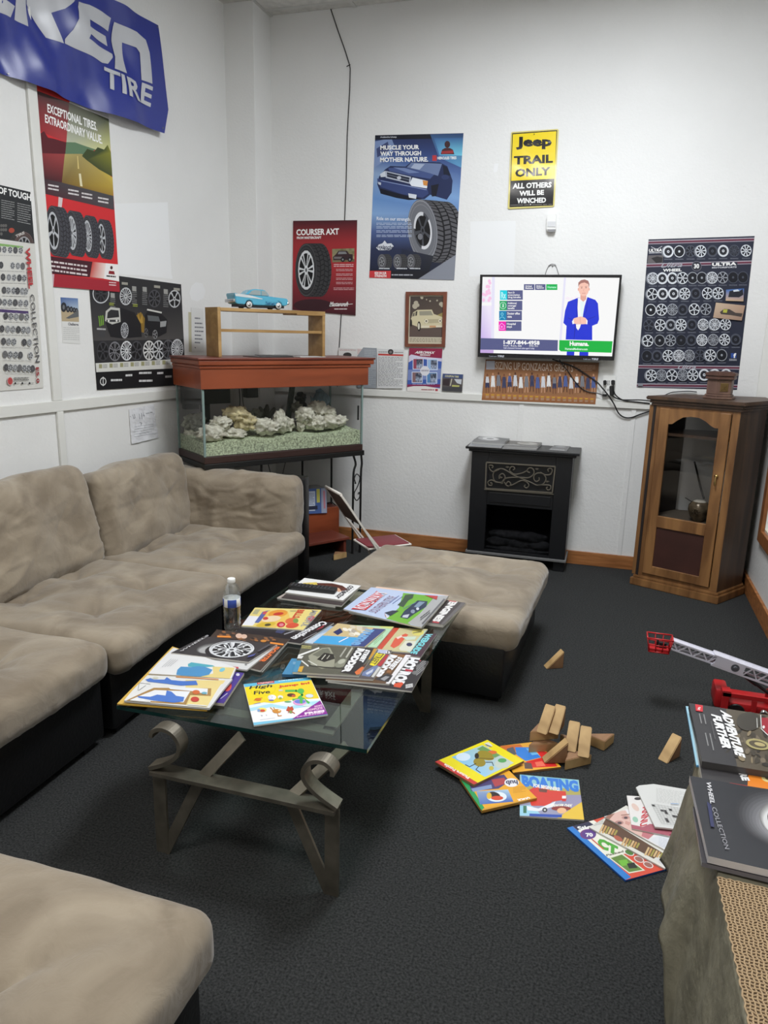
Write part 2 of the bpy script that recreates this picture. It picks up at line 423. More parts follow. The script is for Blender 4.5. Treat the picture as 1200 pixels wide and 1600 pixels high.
        for v in b.verts:
            x, y, L = v.co; off = L*s.EPS + (s.bend(*nrm(x, y)) if s.bend else 0)
            v.co = hit(X0+x/S, Y0+y/S, s.P0, s.N) + s.N*off
        return b
    def make(s, name, label=None, cat=None, group=None, parent=None, smooth=None):
        b = s.bmesh(); o = obj(name, b, MATS[s.m], parent, world=True, recalc=False, smooth=smooth)
        if parent is None: tag(o, label, cat, group)
        return o
# ------------------------------------------------------------------ the room
D = 5.18; XR = .95; HC = 3.66; YF = -1.7
WL0, WLN = Vector((-2.86, 2.9, 0)), Vector((1, -.085, 0)).normalized()      # left wall, slightly out of square
def wlx(y): return -2.86+.085*(y-2.9)
M_wall = mat('white_wall_paint', (222, 222, 220), .6, noise=(1.1, .05, 5), bump=(60, .18), spec=.3)
M_patch = mat('fresh_white_paint', (227, 228, 228), .55, spec=.3)
M_trim = mat('painted_trim', (216, 216, 211), .5, noise=(3, .04, 3))
M_base = wood_mat('baseboard_pine', (134, 84, 44), (170, 112, 64), 5, (1, 4, 9), .5)
M_carpet = mat('charcoal_carpet', (53, 54, 54), .95, noise=(150, .55, 5), bump=(260, .7), spec=.1)
M_black = mat('black_plastic', (20, 20, 22), .45)
M_cable = mat('black_cable', (16, 16, 17), .5)
M_chrome = mat('chrome', (205, 205, 205), .18, 1)
M_white = mat('white_plastic', (225, 225, 222), .4)
M_dark = mat('dark_gap', (25, 25, 25), .8)

b = nb(); box(b, -3.4, 1.15, YF-.1, D+.2, -.06, 0); struct('floor', b, M_carpet)
# suspended ceiling: tiles between a white grid, a few of them sagging at the wall
b = nb(); box(b, -3.4, 1.15, YF-.1, D+.2, HC+.03, HC+.06, 1)
M_tile = mat('ceiling_tile', (205, 204, 199), .85, noise=(22, .1, 5), bump=(80, .25), spec=.1)
y = D-.11; k = 0
while y > YF:
    x = -2.46-.61*2
    while x < XR+.3:
        sg = -.022*rnd.random() if y > 4 else 0
        box(b, x+.017, x+.593, y-1.203, y-.017, HC+sg+.004, HC+.018+sg, 0); x += .61
    y -= 1.22
box(b, -3, XR, D-.082, D-.004, HC+.0, HC+.014, 0)
x = -2.46-.61*2
while x < XR+.3: box(b, x-.011, x+.011, YF, D, HC-.008, HC+.012, 2); x += .61
y = D-.11
while y > YF: box(b, -3.3, XR+.1, y-.011, y+.011, HC-.009, HC+.012, 2); y -= 1.22
struct('ceiling', b, [M_tile, M_dark, mat('ceiling_grid', (200, 200, 196), .5)])
b = nb(); box(b, -3.2, XR+.25, D, D+.12, 0, HC+.1); 
for q in ([(735, 346), (806, 345), (803, 430), (733, 432)], [(772, 256), (779, 255), (777, 269), (771, 269)]):
    vs = [b.verts.new(hy(px, py, D-.0006)) for px, py in q]; f = b.faces.new(vs); f.material_index = 1
struct('wall_back', b, [M_wall, M_patch])
b = nb(); y0, y1 = YF, D+.05
vs = [(wlx(y0), y0), (wlx(y0)-.12, y0), (wlx(y1)-.12, y1), (wlx(y1), y1)]
prism(b, vs, 0, HC+.1)
blob = [(296, 458), (299, 447), (306, 441), (316, 443), (321, 455), (318, 466), (308, 471), (299, 468)]
for q in ([(178, 318), (262, 316), (268, 428), (270, 436), (184, 428)], blob):
    f = b.faces.new([b.verts.new(hit(px, py, WL0+WLN*.0008, WLN)) for px, py in q]); f.material_index = 1
struct('wall_left', b, [M_wall, M_patch])
b = nb(); box(b, -2.95, -2.47, 4.93, D+.02, 0, HC+.1, bev=.004); struct('wall_corner', b, M_wall)
# right wall with its window opening
WY0, WY1, WZ0, WZ1 = 1.9, 4.70, .47, 2.1
b = nb(); box(b, XR, XR+.12, WY1, D+.1, 0, HC+.1); box(b, XR, XR+.12, YF, WY0, 0, HC+.1)
box(b, XR, XR+.12, WY0, WY1, 0, WZ0); box(b, XR, XR+.12, WY0, WY1, WZ1, HC+.1); struct('wall_right', b, M_wall)
b = nb(); box(b, -3.4, XR+.25, YF-.12, YF, 0, HC+.1); struct('wall_front', b, M_wall)
M_oakfr = wood_mat('window_wood', (118, 70, 38), (150, 96, 54), 5, (1, 6, 1), .45)
b = nb(); f = .075
for a in ((WY0-f, WY0, WZ0-f, WZ1+f), (WY1, WY1+f, WZ0-f, WZ1+f), (WY0, WY1, WZ0-f, WZ0), (WY0, WY1, WZ1, WZ1+f)): box(b, XR-.022, XR+.0, a[0], a[1], a[2], a[3], bev=.003)
w1 = struct('window_1', b, M_oakfr)
b = nb(); box(b, XR+.085, XR+.09, WY0, WY1, WZ0, WZ1); o = obj('pane', b, glass_mat('window_glass', (240, 245, 243), .5), w1, world=True)
b = nb(); box(b, XR+.0, XR+.084, WY0, WY1, WZ0-.0, WZ0+.012); obj('sill', b, mat('pale_sill', (205, 198, 180), .4), w1, world=True)
# the bright room seen through that window
b = nb(); box(b, XR+1.4, XR+1.5, .5, 6.2, 0, HC); struct('wall_beyond', b, mat('neighbour_wall', (225, 222, 212), .7))
area('neighbour_room_lamp', (XR+.8, 3.4, 3.3), .6, 1.2, 30, (1, .97, .9))
# boards and battens
b = nb(); box(b, -2.47, .6, D-.018, D, 0, .095, bev=.003); struct('baseboard_back', b, M_base)
b = nb(); box(b, XR-.018, XR, YF, D-.02, 0, .11, bev=.003); struct('baseboard_right', b, M_base)
b = nb(); box(b, -2.468, XR, D-.016, D, 1.115, 1.165, bev=.003); struct('trim_1', b, M_trim)
# left wall battens follow the wall's angle
TL = Matrix.Translation(WL0) @ Matrix.Rotation(math.atan2(1, .085), 4, 'Z')      # local x runs along the wall, local y into the wall
def lwbox(x0, x1, z0, z1, t=.016):
    b = nb(); box(b, x0, x1, 0, t, z0, z1, bev=.003); b.transform(Matrix(((.085/1.00361, 1/1.00361, 0, WL0.x), (1/1.00361, -.085/1.00361, 0, WL0.y), (0, 0, 1, 0), (0, 0, 0, 1)))); return b
struct('trim_2', lwbox(-4.5, 2.03, 1.12, 1.178), M_trim)
struct('trim_3', lwbox(.32, .378, 1.178, HC), M_trim)
struct('trim_4', lwbox(.335, .38, 0.0, 1.12), M_trim)
b = nb(); box(b, -.605, -.57, D-.006, D, .095, 1.115, bev=.001); struct('trim_5', b, M_wall)
b = nb(); box(b, XR-.07, XR, D-.014, D, .11, HC, bev=.003); struct('trim_6', b, M_trim)
b = nb(); box(b, .14, .17, D-.006, D, .095, 1.115, bev=.001); struct('trim_7', b, M_wall)

# ------------------------------------------------------------------ upholstery
def suede_mat(name, c1, c2, k=1.0):
    m = mat(name, c1, .9, k=k, spec=.15, sheen=.35); nt = m.node_tree; N = nt.nodes; L = nt.links; bs = N['Principled BSDF']
    tc = N.new('ShaderNodeTexCoord'); n1 = N.new('ShaderNodeTexNoise'); n1.inputs['Scale'].default_value = 3.6; n1.inputs['Detail'].default_value = 9; n1.inputs['Distortion'].default_value = 1.2
    L.new(tc.outputs['Object'], n1.inputs['Vector']); rp = N.new('ShaderNodeValToRGB')
    rp.color_ramp.elements[0].position = .36; rp.color_ramp.elements[1].position = .66
    rp.color_ramp.elements[0].color = rgb(*c2, k); rp.color_ramp.elements[1].color = rgb(*c1, k); L.new(n1.outputs['Fac'], rp.inputs[0]); L.new(rp.outputs[0], bs.inputs['Base Color'])
    n2 = N.new('ShaderNodeTexNoise'); n2.inputs['Scale'].default_value = 16; n2.inputs['Detail'].default_value = 6; n2.inputs['Distortion'].default_value = 1.5; L.new(tc.outputs['Object'], n2.inputs['Vector'])
    bp = N.new('ShaderNodeBump'); bp.inputs['Strength'].default_value = .28; bp.inputs['Distance'].default_value = .012; L.new(n2.outputs['Fac'], bp.inputs['Height']); L.new(bp.outputs[0], bs.inputs['Normal'])
    return m
M_suede = suede_mat('taupe_suede', (152, 140, 122), (120, 108, 92), 1.0)
M_vinyl = mat('black_vinyl', (17, 17, 18), .38, bump=(90, .15))
def Rz(a): return Matrix.Rotation(a, 4, 'Z')
def sofa_unit(label, x0, x1, y0, y1, seed, zs=(.275, .43), backs=(), end=False, rot=0, tuft='seat', group='sectional sofa pieces', name='sofa_section', cat='sofa', zb=.29):
    cx, cy = (x0+x1)/2, (y0+y1)/2; w, d = x1-x0, y1-y0
    t = thing(name, label, cat, (cx, cy, 0), rot, group)
    b = nb(); box(b, -w/2+.05, w/2-.05, -d/2+.012, d/2-.012, .03, zb, bev=.012); obj('base', b, M_vinyl, t, smooth=.6)
    for sx in (-1, 1):
        for sy in (-1, 1):
            b = nb(); box(b, sx*(w/2-.1)-.03, sx*(w/2-.1)+.03, sy*(d/2-.08)-.03, sy*(d/2-.08)+.03, 0, .03); obj('foot', b, M_black, t)
    h = zs[1]-zs[0]; tf = [(sx*w*.19, sy*d*.19, .05, .10) for sx in (-1, 1) for sy in (-1, 1)]
    if tuft == 'ottoman': tf = [(ux*w, uy*d, .03, .1) for ux in (-.26, .0, .26) for uy in (-.22, .22)]
    cr_ = [(tf[i][0], tf[i][1], tf[j][0], tf[j][1], .010, .035) for i in range(len(tf)) for j in range(i) if math.hypot(tf[i][0]-tf[j][0], tf[i][1]-tf[j][1]) < .45]
    cr_ += [(x, y, x*1.9, y*1.9, .008, .03) for x, y, _, _ in tf]
    b = nb(); cushion(b, w-.005, d-.008, h, .052, .026, .006, tf, seed, .005, 84, Matrix.Translation((0, 0, (zs[0]+zs[1])/2)), cr_, .0025)
    obj('seat_cushion', b, M_suede, t, smooth=4)
    return t
def back_cushion(t, c, w, h, th, ang, tilt, seed, r=.085):
    """a plump back cushion: w along the sofa, h high, th thick"""
    b = nb(); tf = [(-w*.22, .02, .018, .1), (w*.2, .03, .02, .1)]
    q = random.Random(seed); cr_ = [(-w*.42, h*(.05+.2*q.random()), w*.35, h*(-.1+.2*q.random()), .012, .03), (w*.1, -h*.1, w*.45, -h*.42, .012, .025), (-w*.3, h*.4, -w*.05, h*.12, .010, .022), (-w*.45, -h*.2, -w*.1, -h*.05, .010, .022), (w*.2, h*.42, w*.42, h*.2, .012, .02)]
    cushion(b, w, h, th, r, .035, .012, tf, seed, .012, 80, None, cr_, .006)
    b.transform(Matrix.Translation(c) @ Rz(ang) @ Matrix.Rotation(PI/2-tilt, 4, 'X'))
    obj('back_cushion', b, M_suede, t, world=True, smooth=4)
s1 = sofa_unit('taupe suede sofa seat with black base at the left edge, nearest the camera', -2.66, -1.70, 1.19, 2.135, 3)
s2 = sofa_unit('middle section of the taupe suede sofa, one wide pillow against the left wall', -2.68, -1.69, 2.15, 3.035, 5, zs=(.262, .412))
back_cushion(s2, (-2.565, 2.615, .62), .89, .52, .21, PI/2, .2, 11, .07)
b = nb(); box(b, -2.79, -2.71, 2.15, 3.035, .03, .72, bev=.015); obj('back_panel', b, M_vinyl, s2, world=True, smooth=.6)
b = nb(); box(b, -2.80, -2.72, 1.19, 2.135, .03, .72, bev=.015); obj('back_panel', b, M_vinyl, s1, world=True, smooth=.6)
s3 = sofa_unit('corner section of the taupe suede sofa with black end panel, below the aquarium', -2.68, -1.69, 3.05, 3.97, 8, zs=(.25, .392), zb=.27)
back_cushion(s3, (-2.545, 3.515, .575), .80, .49, .21, PI/2, .17, 21, .065)
back_cushion(s3, (-2.185, 3.965, .505), .88, .42, .21, 0, .10, 31, .07)
b = nb(); box(b, -2.75, -1.765, 4.10, 4.19, .03, .685, bev=.012); obj('end_panel', b, M_vinyl, s3, world=True, smooth=.6)
b = nb(); box(b, -2.78, -2.70, 3.05, 4.10, .03, .70, bev=.012); obj('back_panel', b, M_vinyl, s3, world=True, smooth=.6)
ot = sofa_unit('large square taupe suede ottoman between coffee table and black heater', -1.22, -.26, 2.935, 3.885, 13, zs=(.245, .395), rot=-.05, tuft='ottoman', group='suede ottomans', name='ottoman', cat='ottoman', zb=.27)
ot2 = sofa_unit('taupe suede ottoman cut off by the lower left corner of the frame', -1.66, -.665, .12, 1.115, 17, zs=(.28, .435), group='suede ottomans', name='ottoman', cat='ottoman')

# ------------------------------------------------------------------ coffee table
M_steel = mat('brushed_steel_bar', (128, 122, 110), .42, .75, noise=(14, .25, 4))
M_glass = glass_mat('table_glass', (232, 241, 237), .95, 1.8)
M_gedge = mat('green_glass_edge', (20, 48, 46), .15, spec=.6)
ZT = .455
ct = thing('coffee_table', 'glass topped coffee table on a scrolled steel frame, covered in magazines', 'table', (-.93, 2.2, 0))
TQ = [hz(180, 1103, ZT), hz(575, 1172, ZT), hz(725, 945, ZT), hz(470, 905, ZT)]
TQ = [Vector((-1.345, 1.69, ZT)), Vector((-.552, 1.712, ZT)), Vector((-.520, 2.905, ZT)), Vector((-1.305, 2.945, ZT))]
b = nb(); f = [b.verts.new(p) for p in TQ]; g = [b.verts.new(p-Vector((0, 0, .012))) for p in TQ]
b.faces.new(f); b.faces.new(g[::-1])
for i in range(4): q = b.faces.new((f[i], f[(i+1) % 4], g[(i+1) % 4], g[i])); q.material_index = 1
obj('table_top', b, [M_glass, M_gedge], ct, world=True)
fx0, fx1, fy0, fy1 = -1.19, -.635, 1.665, 2.77; zb = .285
zf = ZT-.02
for nm, p, q in (('rail', (-1.20, 1.80), (-.68, 1.80)), ('rail', (-.70, 1.80), (-.70, 2.80)), ('rail', (-1.18, 1.80), (-1.18, 2.80)), ('rail', (-1.2, 2.8), (-.68, 2.8))):
    b = nb(); bar(b, [(p[0], p[1], zf), (q[0], q[1], zf)], .04, .006, (p[1]-q[1] or 0, q[0]-p[0] or 0, 0)); obj(nm, b, M_steel, ct, world=True)
for yy, sg in ((fy0, 1), (fy1, -1)):
    b = nb(); bar(b, [(fx0-.015, yy, zb), (fx1+.015, yy, zb)], .055, .012, (0, 1, 0)); obj('cross_bar', b, M_steel, ct, world=True)
    for x, sx in ((fx0, 1), (fx1, -1)):
        b = nb(); bar(b, [(x, yy, 0), (x, yy, zb)], .042, .009, (1, 0, 0)); obj('leg', b, M_steel, ct, world=True)
        kx = x+sx*.135; b = nb(); bar(b, [(x+sx*.006, yy, .004), (kx, yy+sg*.012, zb-.01)], .034, .009, (1, 0, .3)); obj('brace', b, M_steel, ct, world=True)
        en = (hz(378, 1150, zf-.02) if sx > 0 else hz(543, 1165, zf-.02)); en = (en.x, en.y if sg > 0 else fy0+fy1-en.y, en.z)
        b = nb(); bar(b, [(kx, yy+sg*.012, zb-.01), en], .034, .009, (1, 0, .3)); obj('strut', b, M_steel, ct, world=True)
        pts = [(x-sx*.02, zb+.012), (x+sx*.035, zb+.038), (x+sx*.075, zb+.07), (x+sx*.085, zb+.108), (x+sx*.065, zb+.140), (x+sx*.03, zb+.150), (x-sx*.0, zb+.138), (x-sx*.008, zb+.118)]
        if sx < 0: pts = [(x+.02, zb+.012), (x-.04, zb+.045), (x-.075, zb+.08), (x-.078, zb+.115), (x-.055, zb+.142), (x-.02, zb+.148), (x+.005, zb+.130), (x+.006, zb+.112)]
        b = nb(); bar(b, smooth_path([(px, yy, pz) for px, pz in pts], 5), .045, .012, (0, 1, 0)); obj('scroll', b, M_steel, ct, world=True)

# ------------------------------------------------------------------ electric fireplace heater
M_fire = mat('black_satin_wood', (19, 20, 23), .4)
M_iron = mat('pewter_grille', (122, 116, 104), .45, .6)
FY = 4.93
fp = thing('fireplace_heater', 'black electric fireplace heater with a scrolled pewter grille, below the television', 'heater', (-.54, 5.05, 0))
b = nb(); box(b, -.875, -.755, FY, 5.165, .075, .797, bev=.004); box(b, -.31, -.2, FY, 5.165, .075, .797, bev=.004)
box(b, -.755, -.31, FY, 5.165, .73, .797); box(b, -.755, -.31, FY+.004, 5.165, .43, .545, bev=.002); box(b, -.755, -.31, FY, 5.165, .075, .105); box(b, -.755, -.31, 5.12, 5.165, .1, .74)
box(b, -.755, -.31, FY+.012, 5.12, .53, .745); box(b, -.74, -.325, FY-.002, FY+.006, .452, .52, bev=.002)
obj('body', b, M_fire, fp, world=True)
b = nb(); box(b, -.915, -.16, 4.895, D-.002, .815, .832, bev=.003); box(b, -.895, -.18, 4.91, D-.002, .797, .815, bev=.004); obj('mantel_top', b, M_fire, fp, world=True)
b = nb(); box(b, -.885, -.19, FY-.012, 5.166, .072, .09, bev=.003); obj('plinth', b, mat('grey_edge', (105, 105, 105), .5), fp, world=True)
for x in (-.875, -.275):
    b = nb(); box(b, x, x+.075, FY+.01, 5.15, 0, .072, bev=.003); obj('foot', b, M_fire, fp, world=True)
b = nb(); zx = lambda a, c, off=.004: hy(700+a/5, 660+c/5, FY-off)
g0, g1, g2, g3 = (300, 312), (838, 345), (815, 550), (292, 515)
for p, q in ((g0, g1), (g1, g2), (g2, g3), (g3, g0)): bar(b, [zx(*p), zx(*q)], .012, .008, (0, 1, 0))
S = [[(357, 450), (352, 405), (375, 372), (420, 362), (460, 378), (510, 410), (580, 440), (650, 470), (700, 492), (745, 480), (765, 440), (745, 405), (705, 395), (675, 412), (672, 445), (690, 462), (712, 450), (710, 430)],
     [(420, 470), (375, 465), (352, 440)], [(420, 470), (445, 440), (500, 430), (570, 430), (630, 432), (668, 405), (670, 375), (650, 355), (625, 362), (622, 385), (640, 392)],
     [(400, 440), (402, 415), (425, 400), (445, 420), (440, 450), (415, 470)], [(425, 430), (412, 432), (410, 420)],
     [(320, 345), (330, 370), (355, 385), (400, 368)], [(318, 335), (345, 335), (352, 348), (342, 355)],
     [(480, 375), (490, 350), (510, 345), (522, 362), (508, 372)], [(480, 380), (520, 405), (580, 395), (625, 372)],
     [(455, 480), (470, 462), (490, 478), (478, 498), (455, 490), (440, 465)], [(470, 500), (520, 480), (570, 455), (610, 462), (632, 490), (615, 512), (595, 500), (605, 488)],
     [(318, 490), (312, 465), (340, 450), (375, 468)], [(318, 490), (340, 492), (342, 475), (330, 472)],
     [(720, 390), (760, 410), (800, 405), (815, 375), (800, 358), (780, 368), (785, 385)],
     [(700, 492), (760, 488), (800, 495), (800, 520), (780, 528), (768, 512), (780, 505)]]
for c in S: tube(b, smooth_path([zx(p[0], p[1], .002) for p in c], 5), .0042, 6)
for cx, cy in ((465, 355), (420, 480), (695, 370), (775, 468)):
    for k in range(5): tube(b, [zx(cx, cy, .002), zx(cx-16+k*8, cy-(14 if k in (1, 2, 3) else 8), .002)], .002, 5)
obj('grille', b, M_iron, fp, world=True, smooth=.8)
b = nb(); bar(b, [zx(283, 522, .006), zx(826, 562, .006)], .012, .004, (0, 1, 0)); obj('ledge', b, M_iron, fp, world=True)
b = nb()
for i, (x, z, r, l) in enumerate(((-.66, .15, .035, .14), (-.52, .14, .04, .2), (-.40, .145, .035, .15), (-.60, .20, .033, .2), (-.45, .2, .034, .16))):
    rock(b, (x, 5.03+.015*(i % 2), z), r, l/r/1.5, 1.1, 1, i+3, 3, .25)
rock(b, (-.53, 5.02, .105), .03, 7, 1.6, .6, 9, 3, .3)
obj('artificial_logs', b, mat('charred_log', (96, 94, 92), .8, noise=(30, .5, 4)), fp, world=True)
b = nb(); box(b, -.755, -.31, FY+.022, FY+.026, .105, .43); obj('front_glass', b, glass_mat('smoked_glass', (196, 197, 200), .4), fp, world=True)

# ------------------------------------------------------------------ oak display cabinet
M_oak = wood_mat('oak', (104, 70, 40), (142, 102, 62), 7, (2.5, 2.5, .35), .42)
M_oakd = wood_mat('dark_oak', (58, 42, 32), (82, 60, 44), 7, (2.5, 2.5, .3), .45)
M_oakp = mat('dark_red_panel', (62, 34, 28), .5, noise=(5, .2, 4))
ca = math.atan2(-.397, .918)
LFc, RFc = Vector((.227, 4.852, 0)), Vector((.735, 4.632, 0))
cb = thing('display_cabinet', 'tall oak corner cabinet with an arched glass door, right of the heater', 'cabinet', LFc, ca)
ci = Rz(-ca)
def cl(x, y): v = ci @ (Vector((x, y, 0))-LFc); return (v.x, v.y)
W = .5536; foot = [cl(*p[:2]) for p in (LFc, RFc, (.925, 4.90), (.925, 5.155), (.455, 5.135))]
def inset(pts, d):
    n = len(pts); out = []
    for i in range(n):
        p, q, r = Vector(pts[i-1]), Vector(pts[i]), Vector(pts[(i+1) % n]); e1 = (q-p).normalized(); e2 = (r-q).normalized()
        n1 = Vector((-e1.y, e1.x)); n2 = Vector((-e2.y, e2.x)); bi = (n1+n2).normalized(); out.append(tuple(q+bi*d/max(.3, bi.dot(n1))))
    return out
b = nb(); prism(b, foot, 0, .05, bev=.004); prism(b, inset(foot, .01), .05, .068, bev=.004); obj('plinth', b, M_oak, cb)
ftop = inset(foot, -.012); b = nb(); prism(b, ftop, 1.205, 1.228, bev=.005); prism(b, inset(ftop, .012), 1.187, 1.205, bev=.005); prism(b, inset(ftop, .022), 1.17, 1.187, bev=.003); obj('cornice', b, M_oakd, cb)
body = inset(foot, .02)
def wall_panel(p, q, t, z0, z1):
    p, q = Vector(p), Vector(q); e = (q-p).normalized(); n = Vector((-e.y, e.x)); b = nb(); prism(b, [tuple(p), tuple(q), tuple(q+n*t), tuple(p+n*t)], z0, z1); return b
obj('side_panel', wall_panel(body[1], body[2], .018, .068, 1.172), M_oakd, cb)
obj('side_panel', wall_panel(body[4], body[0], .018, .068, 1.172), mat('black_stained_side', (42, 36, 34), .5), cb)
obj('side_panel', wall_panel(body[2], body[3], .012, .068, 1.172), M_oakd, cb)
fl = inset(foot, .036)
for z in (.455,): b = nb(); prism(b, fl, z, z+.016); obj('floor_shelf', b, mat('dusty_shelf', (96, 86, 74), .7), cb)
b = nb(); prism(b, fl, .99, 1.006); obj('shelf', b, M_oakd, cb)
b = nb(); box(b, .02, W-.02, .45, .46, .068, .45); obj('lower_back', b, M_oakd, cb)
b = nb(); y0, y1 = .02, .045                        # face frame
for x0, x1 in ((.002, .068), (.492, W-.018)): box(b, x0, x1, y0, y1, .068, 1.172, bev=.002)
box(b, .068, .492, y0, y1, 1.15, 1.172); box(b, .068, .492, y0, y1, .068, .09); obj('face_frame', b, M_oak, cb)
dr = thing; d0, d1 = .008, .026
b = nb(); box(b, .072, .132, d0, d1, .092, 1.157, bev=.003); box(b, .425, .488, d0, d1, .092, 1.157, bev=.003); box(b, .13, .427, d0+.001, d1, .408, .483, bev=.003); box(b, .13, .427, d0+.001, d1, .092, .148, bev=.003)
arch = [(.13, 1.155), (.13, 1.064), (.155, 1.066), (.18, 1.088), (.215, 1.112), (.26, 1.12), (.31, 1.118), (.35, 1.10), (.38, 1.078), (.405, 1.066), (.427, 1.066), (.427, 1.155)]
bb = nb(); prism(bb, [(x, -z) for x, z in arch], d0+.001, d1); join(b, bb, Matrix.Rotation(-PI/2, 4, 'X') @ Matrix.Identity(4))
door = obj('door', b, M_oak, cb)
b = nb(); box(b, .128, .429, .018, .021, .48, 1.125); obj('glass_pane', b, glass_mat('cabinet_glass', (240, 240, 240), .5), door)
b = nb(); box(b, .128, .429, .017, .023, .146, .41); obj('lower_panel', b, M_oakp, door)
b = nb(); lathe(b, [(.001, 0), (.01, .002), (.012, .008), (.006, .016), (.001, .018)], 12, (0, 0, 0), M=Matrix.Translation((.452, .008, .785)) @ Matrix.Rotation(PI/2, 4, 'X'))
tube(b, [(.452, -.008, .782), (.452, -.012, .765), (.452, -.012, .745), (.452, -.01, .728)], [.003, .004, .007, .003], 8); obj('pull', b, mat('aged_brass', (176, 150, 98), .3, .9), door, smooth=1)
# things in and on the cabinet
def cw(x, y, z): v = Rz(ca) @ Vector((x, y, z)); return LFc+v
b = nb(); c0 = hz(960+512/4, 560+985/4, .472) 
c0 = cw(.345, .11, .471)
lathe(b, [(.03, 0), (.034, .006), (.052, .035), (.064, .07), (.062, .1), (.045, .122), (.026, .13), (.001, .128)], 28, c0); 
u = obj('ginger_jar', b, mat('bronze_glaze', (112, 98, 78), .25, .35, noise=(24, .6, 3)), smooth=1); tag(u, 'round bronze glazed jar with sun relief inside the oak cabinet', 'jar')
b = nb(); lathe(b, [(.05, .100), (.040, .124), (.022, .1335), (.001, .132)], 24, c0); o = obj('lid_glaze', b, mat('cream_glaze', (196, 190, 176), .2), None, smooth=1); o.parent = u; o.matrix_parent_inverse = Matrix.Translation(-u.location)
b = nb()
sd = (cw(.3, .0, .0)-cw(.3, .1, .0)).normalized(); ctr = c0+Vector((0, 0, .07))+sd*.064
for k in range(9): a = 2*PI*k/9; e = Vector((sd.y*-1, sd.x, 0)); tube(b, [ctr+(e*math.cos(a)+Vector((0, 0, 1))*math.sin(a))*.010-sd*.001, ctr+(e*math.cos(a)+Vector((0, 0, 1))*math.sin(a))*.026-sd*.006], [.004, .001], 6)
tube(b, [ctr-sd*.006, ctr+sd*.004], [.011, .008], 12)
o = obj('sun_relief', b, mat('dark_bronze', (74, 62, 46), .35, .5), None); o.parent = u; o.matrix_parent_inverse = Matrix.Translation(-u.location)
b = nb(); tube(b, smooth_path([cw(.21, .35, .80), cw(.25, .3, .74), cw(.30, .24, .66), cw(.34, .2, .60)], 5), .006, 8)
tube(b, smooth_path([cw(.18, .35, .555), cw(.23, .3, .55), cw(.30, .22, .548)], 5), .003, 6); tag(obj('lamp_cord', b, M_cable, smooth=1), 'black cord hanging behind the jar inside the oak cabinet', 'cord')
un = thing('wooden_urn', 'brown six-sided wooden urn with a square emblem on top of the oak cabinet', 'urn', cw(.362, .16, 1.2285), ca+.62)
b = nb(); H6 = lambda r, ph=0: [(r*math.cos(2*PI*k/6+ph), r*math.sin(2*PI*k/6+ph)) for k in range(6)]
M_urn = wood_mat('urn_wood', (92, 70, 62), (116, 90, 78), 6, (2, 2, .4), .5); ph = 0
prism(b, H6(.097, ph), 0, .014, bev=.004); prism(b, H6(.086, ph), .014, .028, bev=.004); prism(b, H6(.078, ph), .028, .115, bev=.003); obj('body', b, M_urn, un)
b = nb(); prism(b, H6(.092, ph), .115, .135, bev=.004); prism(b, H6(.097, ph), .135, .155, bev=.004); prism(b, H6(.075, ph), .155, .16, bev=.001); obj('lid', b, wood_mat('urn_lid_wood', (80, 56, 50), (100, 72, 62), 6, (2, 2, .4), .45), un)
b = nb(); box(b, -.023, .023, -.0705, -.066, .046, .096, bev=.002); 
for s in (-1, 1): box(b, -.02, .02, -.073, -.070, .069, .073, M=Matrix.Translation((0, 0, .071)) @ Matrix.Rotation(s*.8, 4, 'Y') @ Matrix.Translation((0, 0, -.071)))
obj('emblem', b, mat('gilt_emblem', (120, 96, 60), .4, .5), un)
# ------------------------------------------------------------------ aquarium in the corner
F0 = Vector((-2.344, 3.915, 0)); TA = math.atan2(.804, .594)
TU, TVv = Vector((.594, .804, 0)), Vector((-.804, .594, 0))
def tk(u, v, z): return F0 + TU*u + TVv*v + Vector((0, 0, z))
M_aqg = glass_mat('aquarium_glass', (248, 252, 249), .5, 1.45)
M_redw = wood_mat('orange_stained_wood', (122, 58, 33), (148, 74, 44), 2.5, (.5, 2, 3), .38)
M_redd = wood_mat('red_brown_top', (96, 44, 34), (114, 56, 42), 3, (.5, 2, 2), .4)
M_wrought = mat('black_wrought_iron', (17, 17, 17), .45)
aq = thing('aquarium', 'glass fish tank under an orange wood hood in the far left corner', 'aquarium', F0, TA)
b = nb(); box(b, 0, 1.18, 0, .43, .758, .803, bev=.004); obj('base_trim', b, mat('dark_brown_trim', (52, 33, 29), .45), aq)
t_ = .008
for nm, q in (('front_pane', (0, 1.175, 0, t_)), ('back_pane', (0, 1.175, .42, .42+t_)), ('end_pane', (0, t_, t_, .42)), ('end_pane', (1.175-t_, 1.175, t_, .42))):
    b = nb(); box(b, q[0], q[1], q[2], q[3], .803, 1.216); obj(nm, b, M_aqg, aq)
for u, v in ((0.005, .005), (1.170, .005), (.005, .42), (1.17, .42)):
    b = nb(); box(b, u-.006, u+.006, v-.006, v+.006, .803, 1.215); obj('silicone_seam', b, mat('glass_edge_seam', (122, 142, 138), .25), aq)
b = nb(); box(b, 1.128, 1.142, -.003, 0, .975, 1.075); obj('thermometer_strip', b, M_black, aq)
b = nb(); box(b, -.012, 1.21, -.012, .436, 1.215, 1.345, bev=.003); obj('hood', b, M_redw, aq)
b = nb(); box(b, -.02, 1.225, -.02, .43, 1.335, 1.355, bev=.006); box(b, -.028, 1.245, -.03, .43, 1.355, 1.388, bev=.007); obj('crown_moulding', b, M_redw, aq)
b = nb(); box(b, -.034, 1.252, -.037, .43, 1.388, 1.400, bev=.003); obj('hood_top', b, M_redd, aq)
